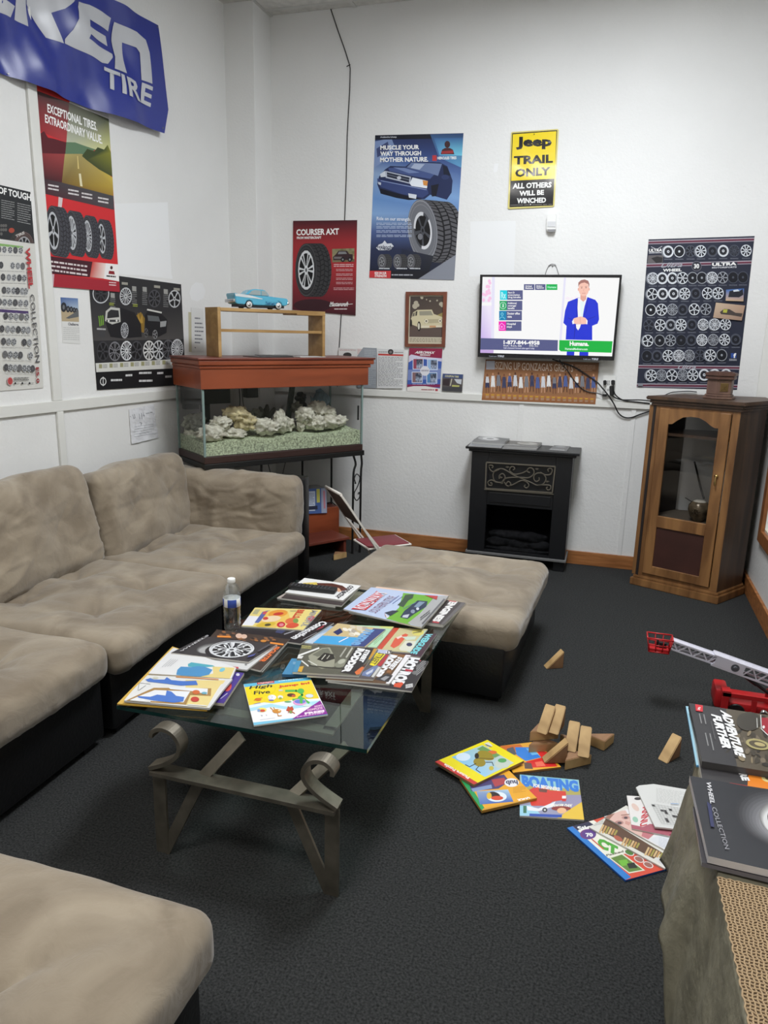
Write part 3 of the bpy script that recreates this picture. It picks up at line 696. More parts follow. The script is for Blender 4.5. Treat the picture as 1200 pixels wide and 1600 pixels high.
# stand
st = thing('aquarium_stand', 'black wrought iron stand with scrolls under the aquarium', 'stand', F0, TA)
b = nb()
for q in ((0, 1.195, 0, .03), (0, 1.195, .40, .43), (0, .03, .03, .40), (1.165, 1.195, .03, .40)): box(b, q[0], q[1], q[2], q[3], .722, .757, bev=.003)
obj('top_frame', b, M_wrought, st)
for k in (1.178, 1.112):
    b = nb(); g = .004 if k > 1.15 else .012
    tube(b, smooth_path([(k, .015, .722), (k+g*1.6, .015, .66), (k+g*.2, .015, .60), (k, .015, .4), (k, .015, .0)], 4), .008, 8); obj('leg', b, M_wrought, st, smooth=1)
for u, v in ((1.18, .41), (.40, .03), (.16, .41), (.93, .415)):
    b = nb(); tube(b, [(u, v, .722), (u, v, .35), (u, v, 0)], .008, 8); obj('leg', b, M_wrought, st, smooth=1)
for u0, u1, v in ((.62, .70, .4), (.80, .72, .4)):
    b = nb(); tube(b, [(u0, v, .722), (u1, v, .42)], .003, 6); obj('brace', b, M_wrought, st)
b = nb(); x0, x1 = 1.118, 1.174; xm = 1.146
tube(b, smooth_path([(x0+.008, .015, .525), (x0+.016, .015, .52), (x0+.01, .015, .535), (x0+.004, .015, .56), (xm-.006, .015, .588), (x1-.006, .015, .565), (x1-.01, .015, .53), (xm, .015, .49), (x0+.006, .015, .455), (x0+.006, .015, .42), (xm, .015, .395), (x1-.004, .015, .42), (x1-.008, .015, .45), (xm+.012, .015, .447), (xm+.010, .015, .437)], 6), .004, 7)
obj('scroll', b, M_wrought, st, smooth=1)
b = nb(); tube(b, [(.4, .36, .30), (1.18, .40, .30)], .005, 6); tube(b, smooth_path([(1.18, .40, .30), (1.19, .3, .27), (1.178, .02, .22)], 4), .004, 6); obj('lower_rail', b, M_wrought, st)
# stepped red shelf standing under the tank
sh = thing('step_shelf', 'low stepped shelf of red stained boards under the aquarium stand', 'shelf', F0, TA)
b = nb(); box(b, .44, 1.10, .035, .275, .106, .124, bev=.002); obj('tread', b, M_redd, sh)
b = nb(); box(b, .44, 1.165, .275, .291, .02, .295, bev=.002); obj('riser', b, M_redw, sh)
b = nb(); box(b, .44, 1.165, .2905, .40, .279, .295, bev=.002); obj('tread', b, M_redd, sh)
for u in (.47, 1.06):
    b = nb(); box(b, u, u+.02, .05, .275, 0, .106); obj('bearer', b, M_redd, sh)
for u in (.5, 1.1):
    b = nb(); box(b, u, u+.02, .2915, .40, 0, .279); obj('bearer', b, M_redd, sh)
VW = (440, 680, 5)
s = Sheet(tk(0, .262, 0), -TVv, VW, [(120, 424), (350, 411), (355, 608), (120, 618)], t=.13, base=(72, 96, 150), k=1.3, edge=(120, 120, 118))
s.poly([(205, 440), (262, 437), (262, 590), (205, 592)], (190, 200, 215)); s.poly([(272, 420), (298, 418), (300, 525), (275, 527)], (190, 185, 90)); s.poly([(308, 416), (350, 413), (354, 606), (312, 608)], (150, 158, 178))
s.line([(331, 436), (336, 570)], 14, (186, 120, 132)); s.poly([(200, 556), (280, 550), (282, 580), (200, 585)], (45, 50, 70)); s.lines(212, 450, 256, 550, 9, (120, 130, 165))
s.make('magazine_box', 'blue and white box of brochures standing on the red step shelf', 'box')

# gravel, rocks and ornaments of the tank
M_grav = mat('pale_gravel', (184, 196, 164), .9, noise=(85, .6, 2))
b = nb(); nu, nv = 70, 26; G = []
for i in range(nu+1):
    row = []
    for j in range(nv+1):
        u, v = .012+1.15*i/nu, .012+.404*j/nv
        row.append(b.verts.new((u, v, .883+.03*j/nv*.6+.012*mnoise.noise(Vector((u*6, v*6, 2)))+.005*mnoise.noise(Vector((u*60, v*60, 0)))+(.02*sm(.9, 1.15, u)))))
    G.append(row)
for i in range(nu):
    for j in range(nv): b.faces.new((G[i][j], G[i+1][j], G[i+1][j+1], G[i][j+1]))
ed = [G[i][0] for i in range(nu+1)]+[G[nu][j] for j in range(1, nv+1)]+[G[i][nv] for i in range(nu-1, -1, -1)]+[G[0][j] for j in range(nv-1, 0, -1)]
lo = [b.verts.new((v.co.x, v.co.y, .805)) for v in ed]
for i in range(len(ed)): b.faces.new((ed[i], ed[(i+1) % len(ed)], lo[(i+1) % len(ed)], lo[i]))
b.faces.new(lo); b.transform(Matrix.Translation(F0) @ Rz(TA))
tag(obj('gravel_bed', b, M_grav), 'pale green white gravel covering the aquarium floor', 'gravel', kind='stuff')
M_rock = mat('white_reef_rock', (228, 222, 198), .9, noise=(30, .42, 6), bump=(48, 1.0)); M_rock2 = mat('grey_reef_rock', (128, 130, 118), .9, noise=(30, .4, 5), bump=(60, .5)); M_rock3 = mat('tan_reef_rock', (214, 198, 156), .9, noise=(30, .5, 6), bump=(48, 1.0))
zu = lambda x: (x-208)*.001345
RK = [(255, 862, 50, 46, .30, 1, 'grey rounded rock at the back left of the aquarium'), (250, 925, 34, 34, .32, 0, 'pale rock behind the broad rock near the left end of the aquarium'), (272, 912, 62, 42, .10, 0, 'broad pitted rock at the front left of the aquarium'),
      (342, 862, 46, 34, .15, 0, 'oval pale rock perched between the broad rock and tan arch'), (428, 815, 58, 38, .17, 2, 'tan rock forming the top of the aquarium arch'), (468, 862, 50, 46, .15, 2, 'tan rock forming the right foot of the aquarium arch'),
      (548, 890, 82, 42, .12, 0, 'long low rock right of the tan arch'), (398, 922, 58, 26, .13, 0, 'flat rock under the tan arch'), (590, 838, 30, 30, .33, 1, 'small grey rock behind the long low rock'),
      (655, 872, 36, 58, .14, 0, 'upright pale rock near the middle of the aquarium'), (708, 892, 42, 40, .20, 0, 'crumbly pale rock right of the upright rock'), (795, 838, 46, 44, .14, 0, 'knobbly white rock bridging a small cave'),
      (772, 905, 18, 34, .14, 0, 'thin rock leg left of the small cave'), (855, 892, 48, 40, .13, 0, 'white rock right of the small cave'), (905, 818, 48, 46, .22, 0, 'high pale rock of the right hand pile'), (962, 840, 46, 40, .22, 0, 'craggy rock on the right slope of the pile'),
      (940, 890, 66, 36, .13, 0, 'wide pale rock at the foot of the right hand pile'), (1010, 888, 46, 30, .17, 0, 'lowest pale rock at the right end of the pile'), (830, 812, 30, 32, .33, 1, 'grey rock behind the cave')]
for i, (x, y, rx, ry, v, kd, lb) in enumerate(RK):
    z = 1.21-(y-665)*.00112 - v*.02; rr = max(rx*.001345, .02)
    b = nb(); rock(b, tk(zu(x), v, z), 1, rr*1.02, min(rr*1.0, .07), ry*.00118, i+2, 4, .42, 2.6)
    tag(obj('reef_rock', b, [M_rock, M_rock2, M_rock3][kd], smooth=4), lb, 'rock', 'reef rocks in the aquarium')
def ftube(pts, r, n=6):
    b = nb(); tube(b, [tk(*p) for p in pts], r, n); return b
b = nb(); bb = nb(); box(bb, .02, .34, .34, .41, 1.09, 1.21, bev=.006); box(bb, .15, .20, .36, .40, .97, 1.09); box(bb, .0+.03, .12, .35, .41, 1.06, 1.1); join(b, bb, Matrix.Translation(F0) @ Rz(TA)); tag(obj('hang_on_filter', b, mat('filter_black', (24, 28, 30), .5)), 'large black filter box at the back left inside the tank', 'filter')
b = nb(); bb = nb(); box(bb, .46, .545, .34, .41, 1.12, 1.20, bev=.005); box(bb, .48, .50, .36, .38, 1.2, 1.214); join(b, bb, Matrix.Translation(F0) @ Rz(TA)); tag(obj('pump', b, mat('pump_black', (34, 38, 42), .45)), 'small black pump hanging at the back of the tank', 'pump')
b = nb()
for pts in ([(.42, .38, 1.215), (.425, .38, 1.1), (.41, .37, 1.02)], [(.44, .38, 1.215), (.45, .38, 1.08), (.48, .36, .97)], [(.545, .38, 1.19), (.57, .37, 1.2), (.6, .38, 1.212)]): tube(b, smooth_path([tk(*p) for p in pts], 5), .004, 6)
tag(obj('air_tubing', b, mat('dark_tubing', (46, 54, 52), .4), smooth=1), 'thin dark air tubes beside the small pump', 'tubing')
b = nb(); bb = nb(); box(bb, -.018, .018, -.01, .01, 0, .32); join(b, bb, Matrix.Translation(tk(.78, .37, .915)) @ Rz(TA) @ Matrix.Rotation(.16, 4, 'Y')); tag(obj('lift_tube', b, mat('grey_tube', (66, 76, 74), .3)), 'wide grey lift tube leaning at the back of the tank', 'tube')
b = nb()
for k in range(8):
    a = -1.1+2.2*k/7; l = .07+.02*math.sin(k*2.1); p0 = tk(.60, .33, .955); sx = TU*math.sin(a)+TVv*.25*math.cos(k*1.7)
    pts = [p0, p0+sx*l*.5+Vector((0, 0, l*.7*math.cos(a*.6))), p0+sx*l*.9+Vector((0, 0, l*1.35*math.cos(a*.6)))]; tube(b, smooth_path(pts, 4), [.006, .008, .010, .012, .014, .017, .016, .014, .007], 8)
tag(obj('soft_coral', b, mat('dark_soft_coral', (70, 68, 60), .8), smooth=2), 'dark fan shaped coral ornament in the middle of the tank', 'ornament')
b = nb()
for k in range(7): rock(b, tk(.875+.022*math.cos(k*2.4), .34, 1.055+.016*k*.8), .024, 1, 1, .8, k+40, 2, .4)
tag(obj('black_coral', b, mat('black_coral', (26, 26, 34), .7), smooth=2), 'black lumpy coral ornament above the right hand rock pile', 'ornament')
b = nb(); bb = nb(); bmesh.ops.create_uvsphere(bb, u_segments=24, v_segments=14, radius=1)
for v in bb.verts: v.co = Vector((v.co.x*.072, v.co.y*.022, v.co.z*.062*(1-.15*v.co.x)))
for f in bb.faces: f.smooth = True
prism(bb, [(-.060, -.0), (-.095, .036), (-.088, 0), (-.095, -.036)], -.004, .004, M=Matrix.Rotation(PI/2, 4, 'X')); prism(bb, [(.03, .052), (-.01, .085), (-.05, .07), (-.045, .035)], -.003, .003, M=Matrix.Rotation(PI/2, 4, 'X')); prism(bb, [(.02, -.05), (-.02, -.085), (-.05, -.06), (-.04, -.03)], -.003, .003, M=Matrix.Rotation(PI/2, 4, 'X'))
join(b, bb, Matrix.Translation(tk(1.06, .36, 1.085)) @ Rz(TA)); tag(obj('fish', b, mat('blue_grey_fish', (104, 128, 140), .4, noise=(40, .3, 3)), smooth=1), 'blue grey disc shaped fish at the right end of the tank', 'fish')

# pine shelf on the hood and what it carries
M_pine = wood_mat('pine_board', (150, 116, 68), (180, 146, 94), 5, (.6, 2, 3), .5)
ps = thing('pine_shelf', 'open pine shelf with one middle board standing on the aquarium hood', 'shelf', tk(0, 0, 1.4005), TA)
v0, v1 = .145, .335
for u in (.178, .934): b = nb(); box(b, u, u+.021, v0, v1, 0, .30 if u < .5 else .278, bev=.0015); obj('upright', b, M_pine, ps)
b = nb(); box(b, .199, .955, v0, v1, .278, .298, bev=.0015); box(b, .735, .955, v0-.002, v1, .270, .2785, bev=.001); obj('top_board', b, M_pine, ps)
b = nb(); box(b, .199, .934, v0+.01, v1, .152, .170, bev=.0015); obj('middle_board', b, M_pine, ps)
for i, (u, v, a, l, w, col, lb) in enumerate(((.52, .12, .1, .26, .2, (40, 40, 42), 'dark loose brochure lying on the aquarium hood, left one under the pine shelf'), (.60, .2, -.3, .22, .18, (52, 50, 50), 'dark brochure partly over another under the pine shelf'), (.80, .1, .05, .2, .14, (190, 190, 188), 'pale folded leaflet on the aquarium hood, under the pine shelf at right'))):
    b = nb(); box(b, -l/2, l/2, -w/2, w/2, 0, .004, M=Matrix.Translation(tk(u, v+.02, 1.4005+.0045*(i % 2))) @ Rz(TA+a)); tag(obj('brochure', b, mat('brochure_ink_%d' % i, col, .35)), lb, 'brochure', 'brochures on the hood')
cr = thing('toy_car', 'turquoise fifties model car with white wall tyres on the pine shelf', 'car', tk(.49, .215, 1.6985), TA)
M_turq = mat('turquoise_enamel', (84, 168, 196), .22, coat=.5); M_wwall = mat('white_wall_rubber', (215, 215, 212), .5)
X = lambda y: Matrix(((1, 0, 0, 0), (0, 0, 1, y), (0, 1, 0, 0), (0, 0, 0, 1)))
b = nb()
prof = [(-.186, .034), (-.176, .026), (-.12, .024), (-.112, .044), (-.093, .052), (-.074, .044), (-.066, .023), (.088, .023), (.096, .044), (.115, .052), (.134, .044), (.142, .025), (.172, .027), (.184, .036), (.187, .062), (.178, .072), (.09, .077), (.06, .080), (-.06, .082), (-.12, .080), (-.165, .086), (-.19, .092), (-.194, .084), (-.186, .062)]
prism(b, prof, -.062, .062, bev=.004, M=X(0)); obj('body', b, M_turq, cr, smooth=.7)
b = nb(); roof = [(.062, .079), (.036, .112), (.02, .119), (-.045, .122), (-.075, .114), (-.115, .082)]; prism(b, roof, -.05, .05, bev=.006, M=X(0)); obj('roof', b, M_turq, cr, smooth=.7)
for s_ in (-1, 1):
    b = nb(); prism(b, [(.05, .084), (.032, .11), (.0, .114), (.0, .084)], -.001, .001, M=X(s_*.0505)); prism(b, [(-.006, .084), (-.006, .114), (-.045, .116), (-.068, .11), (-.09, .086)], -.001, .001, M=X(s_*.0505)); obj('side_window', b, mat('car_glass', (148, 160, 160), .15), cr)
    b = nb(); prism(b, [(-.19, .087), (-.1, .083), (0, .064), (0, .060), (-.1, .066), (-.185, .072)], -.001, .0015, M=X(s_*.0625)); obj('side_trim', b, mat('white_trim', (205, 210, 210), .3), cr)
b = nb(); box(b, .183, .197, -.06, .06, .034, .048, bev=.005); obj('bumper', b, M_chrome, cr)
b = nb(); box(b, -.202, -.186, -.064, .064, .034, .056, bev=.005); obj('bumper', b, M_chrome, cr)
b = nb(); box(b, -.16, .16, -.054, .054, .010, .026); obj('chassis', b, M_black, cr)
for x in (-.093, .115):
    for y in (-.054, .054):
        b = nb(); Mx_ = Matrix.Translation((x, y-.009, .024)) @ Matrix.Rotation(-PI/2, 4, 'X'); lathe(b, [(.012, 0), (.023, .001), (.024, .005), (.024, .014), (.023, .0175), (.012, .018)], 20, mi=0, M=Mx_)
        w_ = obj('wheel', b, M_black, cr, smooth=.8); b = nb()
        for zz in (-.0008, .0178): lathe(b, [(.001, 0), (.0195, 0), (.0195, .001), (.001, .001)], 20, (0, 0, zz), M=Mx_)
        obj('white_wall', b, M_wwall, w_); b = nb()
        for zz in (-.0016, .0188): lathe(b, [(.001, 0), (.010, 0), (.010, .001), (.001, .001)], 16, (0, 0, zz), M=Mx_)
        obj('hubcap', b, M_chrome, w_)
P_ = tk(.49, .215, 1.6985)-TVv*.0636
s = Sheet(P_, -TVv, (260, 420, 3.529), [(545, 176), (622, 181), (622, 203), (545, 198)], t=.0004, base=(84, 168, 196), k=1.0, edge=(84, 168, 196), m='glossy_print')
s.text("Todd Lee's", (548, 181), (598, 184), (548, 198), (28, 60, 110), .02, .2); s.text('TIRE', (602, 187), (620, 188), (602, 199), (28, 60, 110)); s.make('lettering', parent=cr)

# child's folding chair behind the ottoman
fc = thing('folding_chair', 'small white framed folding chair with a red seat behind the ottoman', 'chair', (-1.31, 4.27, 0))
q1, q2, q3, q4 = [hz(px, py, .28) for px, py in ((561, 845), (580, 860), (632, 845), (615, 835))]
M_wsteel = mat('white_painted_tube', (214, 208, 200), .4); M_rv = mat('maroon_vinyl', (120, 46, 54), .5); M_dkv = mat('brown_grey_back', (86, 76, 72), .6)
e_s = (((q3+q4)-(q1+q2))/2).normalized(); e_w = (((q1+q4)-(q2+q3))/2); wd = e_w.length; e_w.normalize(); ctr = (q1+q2+q3+q4)/4
e_s = Vector((.73, .683, 0)); e_w = Vector((-e_s.y, e_s.x, 0)); 
Mch = Matrix(((e_s.x, e_w.x, 0, ctr.x), (e_s.y, e_w.y, 0, ctr.y), (0, 0, 1, 0), (0, 0, 0, 1)))
b = nb(); box(b, -.14, .14, -.105, .105, .272, .287, bev=.007, M=Mch); obj('seat', b, M_rv, fc, world=True, smooth=.7)
b = nb()
for x in (-.146, .146): tube(b, [Mch @ Vector((x, -.112, .275)), Mch @ Vector((x, .112, .275))], .007, 8)
for y in (-.112, .112): tube(b, [Mch @ Vector((-.146, y, .275)), Mch @ Vector((.146, y, .275))], .007, 8)
obj('seat_frame', b, M_wsteel, fc, world=True, smooth=1)
base = Mch @ Vector((-.10, -.124, .28)); nrm_ = e_w
top = hit(533, 773, base, nrm_); dv = (top-base)
for y in (0, .248):
    o_ = e_w*y; b = nb(); lo_ = base - dv*(base.z/dv.z)
    bar(b, [lo_+o_, base+o_, base+dv*.8+o_, top+o_+Vector((0, 0, -.005))], .016, .012, e_w); obj('front_leg', b, M_wsteel, fc, world=True)
    b = nb(); p0 = base+dv*.42+o_*.94+e_w*.008; p1 = p0-dv*.42+e_s*.02; bar(b, [p0, p1, Vector((p1.x, p1.y, 0))+e_s*.12], .014, .010, e_w); obj('rear_leg', b, M_wsteel, fc, world=True)
b = nb(); vs = [base+dv*.45+e_w*.012, base+dv*.45+e_w*.236, top+e_w*.236, top+e_w*.012]; nn = dv.cross(e_w).normalized()*.006
f = [b.verts.new(v+nn) for v in vs]; g = [b.verts.new(v-nn) for v in vs]; b.faces.new(f); b.faces.new(g[::-1])
for i in range(4): b.faces.new((f[i], f[(i+1) % 4], g[(i+1) % 4], g[i]))
obj('backrest', b, M_dkv, fc, world=True)
b = nb(); tube(b, [top, top+e_w*.248], .009, 8); obj('top_rail', b, M_wsteel, fc, world=True)
# ------------------------------------------------------------------ what hangs on the walls
LP = lambda off=.0015: WL0+WLN*off
BP = lambda off=.0015: Vector((0, D-off, 0))
BN = Vector((0, -1, 0))
def pprism(bm, view, pts, P0, N, t, mi=0, M=None):
    """outline on a plane, given thickness t towards the room"""
    X0, Y0, S = view; N = Vector(N); b = nb(); a = [b.verts.new(hit(X0+x/S, Y0+y/S, P0, N)) for x, y in pts]; c = [b.verts.new(v.co+N*t) for v in a]
    n = len(a); b.faces.new(a); b.faces.new(c[::-1])
    for i in range(n): b.faces.new((a[i], a[(i+1) % n], c[(i+1) % n], c[i]))
    bmesh.ops.recalc_face_normals(b, faces=b.faces[:]); join(bm, b, M, mi); return bm
WH = (232, 232, 230)
# blue tyre banner
Z1, Z2 = (0, 0, 4), (0, 280, 4)
s = Sheet(LP(.05), WLN, Z1, [(-420, -590), (990, 158), (1052, 685), (1028, 833), (680, 712), (-420, 280)], t=.0012, base=(40, 54, 146), k=.95, edge=(40, 50, 140), m='satin_print')
for P in ([(-150, -60), (85, 40), (50, 112), (-150, 30)], [(92, -60), (190, -60), (186, 165), (85, 125)], [(195, -60), (520, -60), (455, 8), (400, 55), (330, 78), (398, 272), (305, 232), (195, 20)],
          [(490, 10), (560, 30), (700, 112), (688, 195), (550, 122), (543, 168), (668, 226), (682, 288), (542, 217), (527, 245), (716, 335), (718, 355), (680, 398), (640, 392), (402, 272), (402, 245), (440, 190), (465, 120), (470, 45)],
          [(722, 135), (850, 200), (905, 250), (926, 330), (945, 525), (880, 500), (868, 330), (850, 298), (783, 262), (800, 458), (718, 428), (737, 350), (716, 250)]): s.poly(P, (205, 207, 212))
s.text('TIRE', (652, 415), (950, 545), (640, 540), (205, 207, 212), .012, 0)
s.ell(1015, 800, 5, 6, (90, 95, 120)); s.ell(980, 170, 5, 6, (90, 95, 120)); s.ell(70, 458, 5, 5, (200, 200, 205))
s.EPS = 7e-4; s.grid = (90, 34); s.bend = lambda u, v: sm(0, .2, 1-u)*(.017*math.sin(u*24-v*13)+.015*math.sin(u*13+v*11)+.005*math.sin(u*60-v*20))+.02*(v-.3)*sm(0, .25, 1-u)*math.sin(u*7+1)
s.make('tyre_banner', 'blue fabric tyre banner with white lettering across the upper left wall', 'banner', smooth=4)
# red poster with four tyres
s = Sheet(LP(.0055), WLN, Z2, [(178, -640), (678, -402), (748, 705), (285, 668)], base=(196, 44, 48), k=1.2)
o = -1120; f = lambda *p: [(x, y+o) for x, y in p]
s.poly(f((178, 470), (450, 590), (434, 645), (180, 545)), (196, 52, 50)); s.poly(f((445, 590), (680, 690), (680, 750), (432, 642)), (186, 186, 184))
s.poly(f((182, 548), (432, 642), (415, 890), (200, 800)), [(62, 44, 46), (72, 60, 58), (170, 60, 62), (140, 34, 40)]); s.poly(f((432, 642), (682, 745), (692, 960), (415, 890)), [(72, 70, 64), (66, 70, 52), (205, 206, 140), (178, 182, 160)])
s.poly(f((200, 790), (225, 780), (250, 835), (275, 820), (300, 860), (340, 868), (415, 890), (408, 965), (215, 958)), (84, 26, 34)); s.poly(f((214, 956), (408, 962), (388, 1145), (232, 1112)), [(128, 48, 52), (150, 60, 60), (70, 30, 36), (60, 28, 34)])
s.poly(f((415, 888), (470, 890), (530, 912), (600, 935), (520, 968), (408, 962)), (92, 120, 92)); s.poly(f((405, 962), (512, 962), (705, 1112), (708, 1228), (386, 1145)), [(172, 156, 98), (160, 146, 92), (196, 172, 70), (150, 118, 46), (112, 88, 44)])
s.poly(f((512, 975), (545, 930), (590, 945), (610, 920), (650, 935), (672, 905), (694, 955), (702, 1105), (620, 1060), (540, 1000)), [(60, 72, 40)]*5+[(100, 106, 40), (130, 130, 50), (70, 76, 40), (58, 66, 38), (60, 70, 40)])
s.poly(f((482, 975), (487, 975), (494, 1055), (486, 1055)), (206, 186, 120)); s.poly(f((492, 1085), (505, 1085), (516, 1166), (501, 1163)), (214, 206, 170))
s.text('EXCEPTIONAL TIRES.', (295, 647+o), (606, 765+o), (297, 702+o), WH, .012); s.text('EXTRAORDINARY VALUE.', (280, 712+o), (638, 848+o), (282, 766+o), WH, .012)
s.poly(f((232, 1108), (390, 1142), (709, 1225), (713, 1312), (240, 1202)), [(58, 36, 42), (66, 60, 64), (70, 70, 72), (74, 66, 70), (70, 34, 42)])
for x, y in ((300, 1150), (426, 1180), (510, 1202), (612, 1230)): s.lines(x, y+o, x+66, y+44+o, 2, (205, 200, 200), .45, 12, .4)
s.poly([(366, 110), (392, 118), (384, 182), (362, 172)], (206, 190, 190))
for q in ((636, 372, 30, 124, 46, 8, 7, 0), (548, 356, 33, 132, 44, 8, 10, 1), (448, 336, 38, 142, 54, 10, 12, 1), (332, 322, 46, 158, 66, 12, 5, 0)): s.tire(q[0], q[1], q[2], q[3], q[4], q[5], q[6], q[7], (176, 178, 182), (48, 48, 52), (66, 66, 72), (36, 36, 40), rot=-.07, k=.76)
s.poly([(272, 476), (576, 516), (560, 612), (280, 586)], (66, 26, 36)); s.lines(310, 508, 545, 588, 3, (206, 196, 196), .42, 32, .1)
s.poly([(576, 516), (665, 526), (655, 622), (560, 612)], [(190, 56, 50), (226, 214, 206), (226, 214, 206), (190, 90, 80)]); s.poly([(660, 525), (741, 533), (746, 640), (648, 622)], (226, 224, 222))
s.ell(695, 553, 8, 11, (70, 40, 40)); s.poly([(680, 572), (712, 575), (716, 596), (676, 592)], (130, 34, 40)); s.lines(664, 600, 722, 612, 1, (60, 50, 50), .8, 5, .3)
s.poly([(280, 588), (745, 641), (749, 706), (285, 669)], (154, 38, 50)); s.poly([(316, 592), (338, 594), (332, 670), (308, 668)], (196, 170, 176)); s.lines(680, 642, 724, 672, 2, (220, 200, 200), .4, 3, .4)
s.make('tyre_poster', 'tall red poster with four tyres and a road, partly under the blue banner', 'poster')
# black poster at the frame edge
s = Sheet(LP(.003), WLN, Z2, [(-280, -30), (190, 80), (216, 402), (-280, 332)], base=(40, 42, 44), k=1.15)
s.text('NY OF TOUGH', (-75, 28), (194, 94), (-75, 72), WH, .02); s.lines(8, 128, 90, 250, 9, (150, 150, 150), .3, 16, .2); s.lines(108, 148, 192, 275, 9, (150, 150, 150), .3, 18, .2)
s.tire(150, 420, 62, 92, -34, 4, 8, 0, (150, 150, 152), (74, 60, 58), (64, 62, 60)); s.ell(72, 320, 18, 16, (160, 70, 54)); s.text('TIRE', (95, 350), (150, 325), (100, 366), (190, 186, 182))
for k in range(7): s.ell(8+(k % 3)*14, 290+(k//3)*26, 8, 10, (96, 94, 92))
s.make('tough_tyre_poster', 'black tyre poster ending in OF TOUGH, at the left frame edge', 'poster')
# white wheel chart at the frame edge
VC = (0, 380, 6.667)
s = Sheet(LP(.0045), WLN, VC, [(-260, -55), (364, 7), (453, 1507), (0, 1540), (-260, 1552)], base=(206, 205, 199), k=1.12)
s.poly([(-260, -30), (240, 32), (240, 56), (-260, 0)], (128, 168, 100)); s.poly([(-260, 668), (296, 708), (298, 738), (-260, 702)], (78, 62, 104))
RW = [(75, (-10, 45, 105, 160, 215)), (238, (10, 130, 185, 235)), (362, (30, 90, 145, 200, 250)), (498, (40, 85, 140, 180, 230, 265)), (622, (-8, 45, 100, 155, 210, 268)), (765, (55, 110, 165, 220, 275)), (900, (15, 75, 130, 185, 240, 288)), (1030, (30, 85, 140, 245, 300)), (1165, (45, 100, 155, 205, 310)), (1300, (55, 100, 150, 195, 245, 290, 330))]
for j, (y, xs) in enumerate(RW):
    for i, x in enumerate(xs): s.wheel(x, y+(x-200)*.05, 25, 38, (i+j) % 2, (186, 188, 190) if (i*7+j*3) % 3 else (110, 110, 112), (40, 40, 42) if (i+j) % 4 else (100, 100, 100), 5+(i+j) % 4)
    s.lines(max(0, xs[0]-20), y+48, xs[-1]+20, y+56, 1, (160, 160, 158), .6, 8, .1)
s.text('WHEEL', (300, 45), (338, 472), (252, 48), (176, 62, 66), .03); s.text('COLLECTION', (345, 530), (406, 1240), (301, 534), (84, 84, 86), -.005); s.text('E5.0', (395, 1290), (402, 1455), (362, 1293), (150, 56, 60), .02)
s.ell(95, 1436, 30, 44, (176, 70, 70)); s.ring(95, 1436, 30, 44, 4, (210, 190, 186)); s.lines(135, 1398, 292, 1440, 2, (120, 120, 118), .5, -4, .2)
for x in (148, 222, 298): s.ell(x, 1458, 9, 12, (50, 50, 52)); s.lines(x+14, 1452, x+46, 1462, 1, (150, 150, 150), .6, -1, .5)
s.make('wheel_chart', 'white wall chart of wheels with red vertical title, at left frame edge', 'poster')
# little notice with a blue photograph
s = Sheet(LP(), WLN, Z2, [(378, 738), (487, 745), (502, 1030), (392, 1022)], base=(214, 214, 211), k=1.12)
s.poly([(378, 738), (487, 745), (491, 820), (382, 812)], [(70, 96, 150), (96, 124, 170), (170, 186, 200), (110, 130, 160)]); s.poly([(382, 812), (491, 820), (494, 892), (386, 888)], (176, 160, 130))
for x, y, r in ((398, 800, 18), (425, 812, 12), (445, 814, 11), (463, 818, 10), (478, 820, 9)): s.ell(x, y, r, r*1.7, (44, 46, 52)); s.ell(x, y, r*.4, r*.8, (110, 112, 116))
s.poly([(410, 868), (490, 820), (492, 860), (430, 872)], (96, 98, 100)); s.text('Challenge', (425, 896), (490, 900), (425, 918), (90, 90, 95)); s.lines(395, 925, 496, 1010, 7, (188, 188, 186), .35, 4, .2)
s.make('paper_notice', 'small white notice with a blue tyre photo below the red poster', 'notice')
# black wheel calendar
s = Sheet(LP(.0025), WLN, Z2, [(550, 578), (1132, 657), (1162, 1285), (605, 1318)], base=(44, 44, 46), k=1.15)
s.poly([(560, 760), (1138, 790), (1145, 1000), (585, 1010)], [(46, 46, 48), (40, 40, 42), (78, 76, 74), (70, 68, 68)])
s.poly([(840, 860), (880, 830), (905, 870), (900, 960), (860, 950)], (132, 104, 44)); s.poly([(860, 830), (875, 880), (890, 840), (892, 900), (866, 900)], (170, 136, 60))
for x, y, sty, c in ((630, 716, 0, (60, 60, 64)), (786, 732, 1, (186, 188, 190)), (965, 746, 0, (76, 76, 80)), (1090, 748, 0, (188, 190, 192))): s.wheel(x, y, 38, 56, sty, c, (24, 24, 26), 5 if x > 1000 else 8)
s.ring(630, 715, 52, 62, 6, (190, 192, 194))
for x, y in ((825, 668), (890, 672), (1022, 686), (690, 710)): s.poly([(x, y), (x+26, y+3), (x+27, y+34), (x+1, y+30)], (150, 150, 146)); s.lines(x-2, y+36, x+30, y+118, 7, (120, 120, 120), .4, 3, .4)
for x, y in ((760, 642), (962, 662), (1085, 678)): s.poly([(x, y), (x+38, y+4), (x+38, y+20), (x, y+16)], (150, 148, 138))
for x, y in ((682, 772), (830, 780)): s.lines(x, y, x+30, y+20, 2, (150, 160, 60), .5, 2, .5)
for k in range(3): s.line([(617+k*12, 856-k*2), (620+k*12, 880), (624+k*10, 918-k*4)], 6, (120, 168, 60))
s.lines(605, 930, 660, 945, 1, (170, 170, 170), .7, 3, .5); s.rect(616, 950, 655, 985, (64, 64, 66))
s.poly([(745, 800), (840, 832), (880, 905), (885, 985), (760, 995), (690, 985), (660, 900)], (30, 30, 33)); s.poly([(655, 885), (660, 825), (690, 800), (748, 806), (753, 892), (700, 908)], (186, 186, 180)); s.poly([(668, 870), (672, 832), (692, 815), (740, 820), (744, 862)], (44, 44, 46))
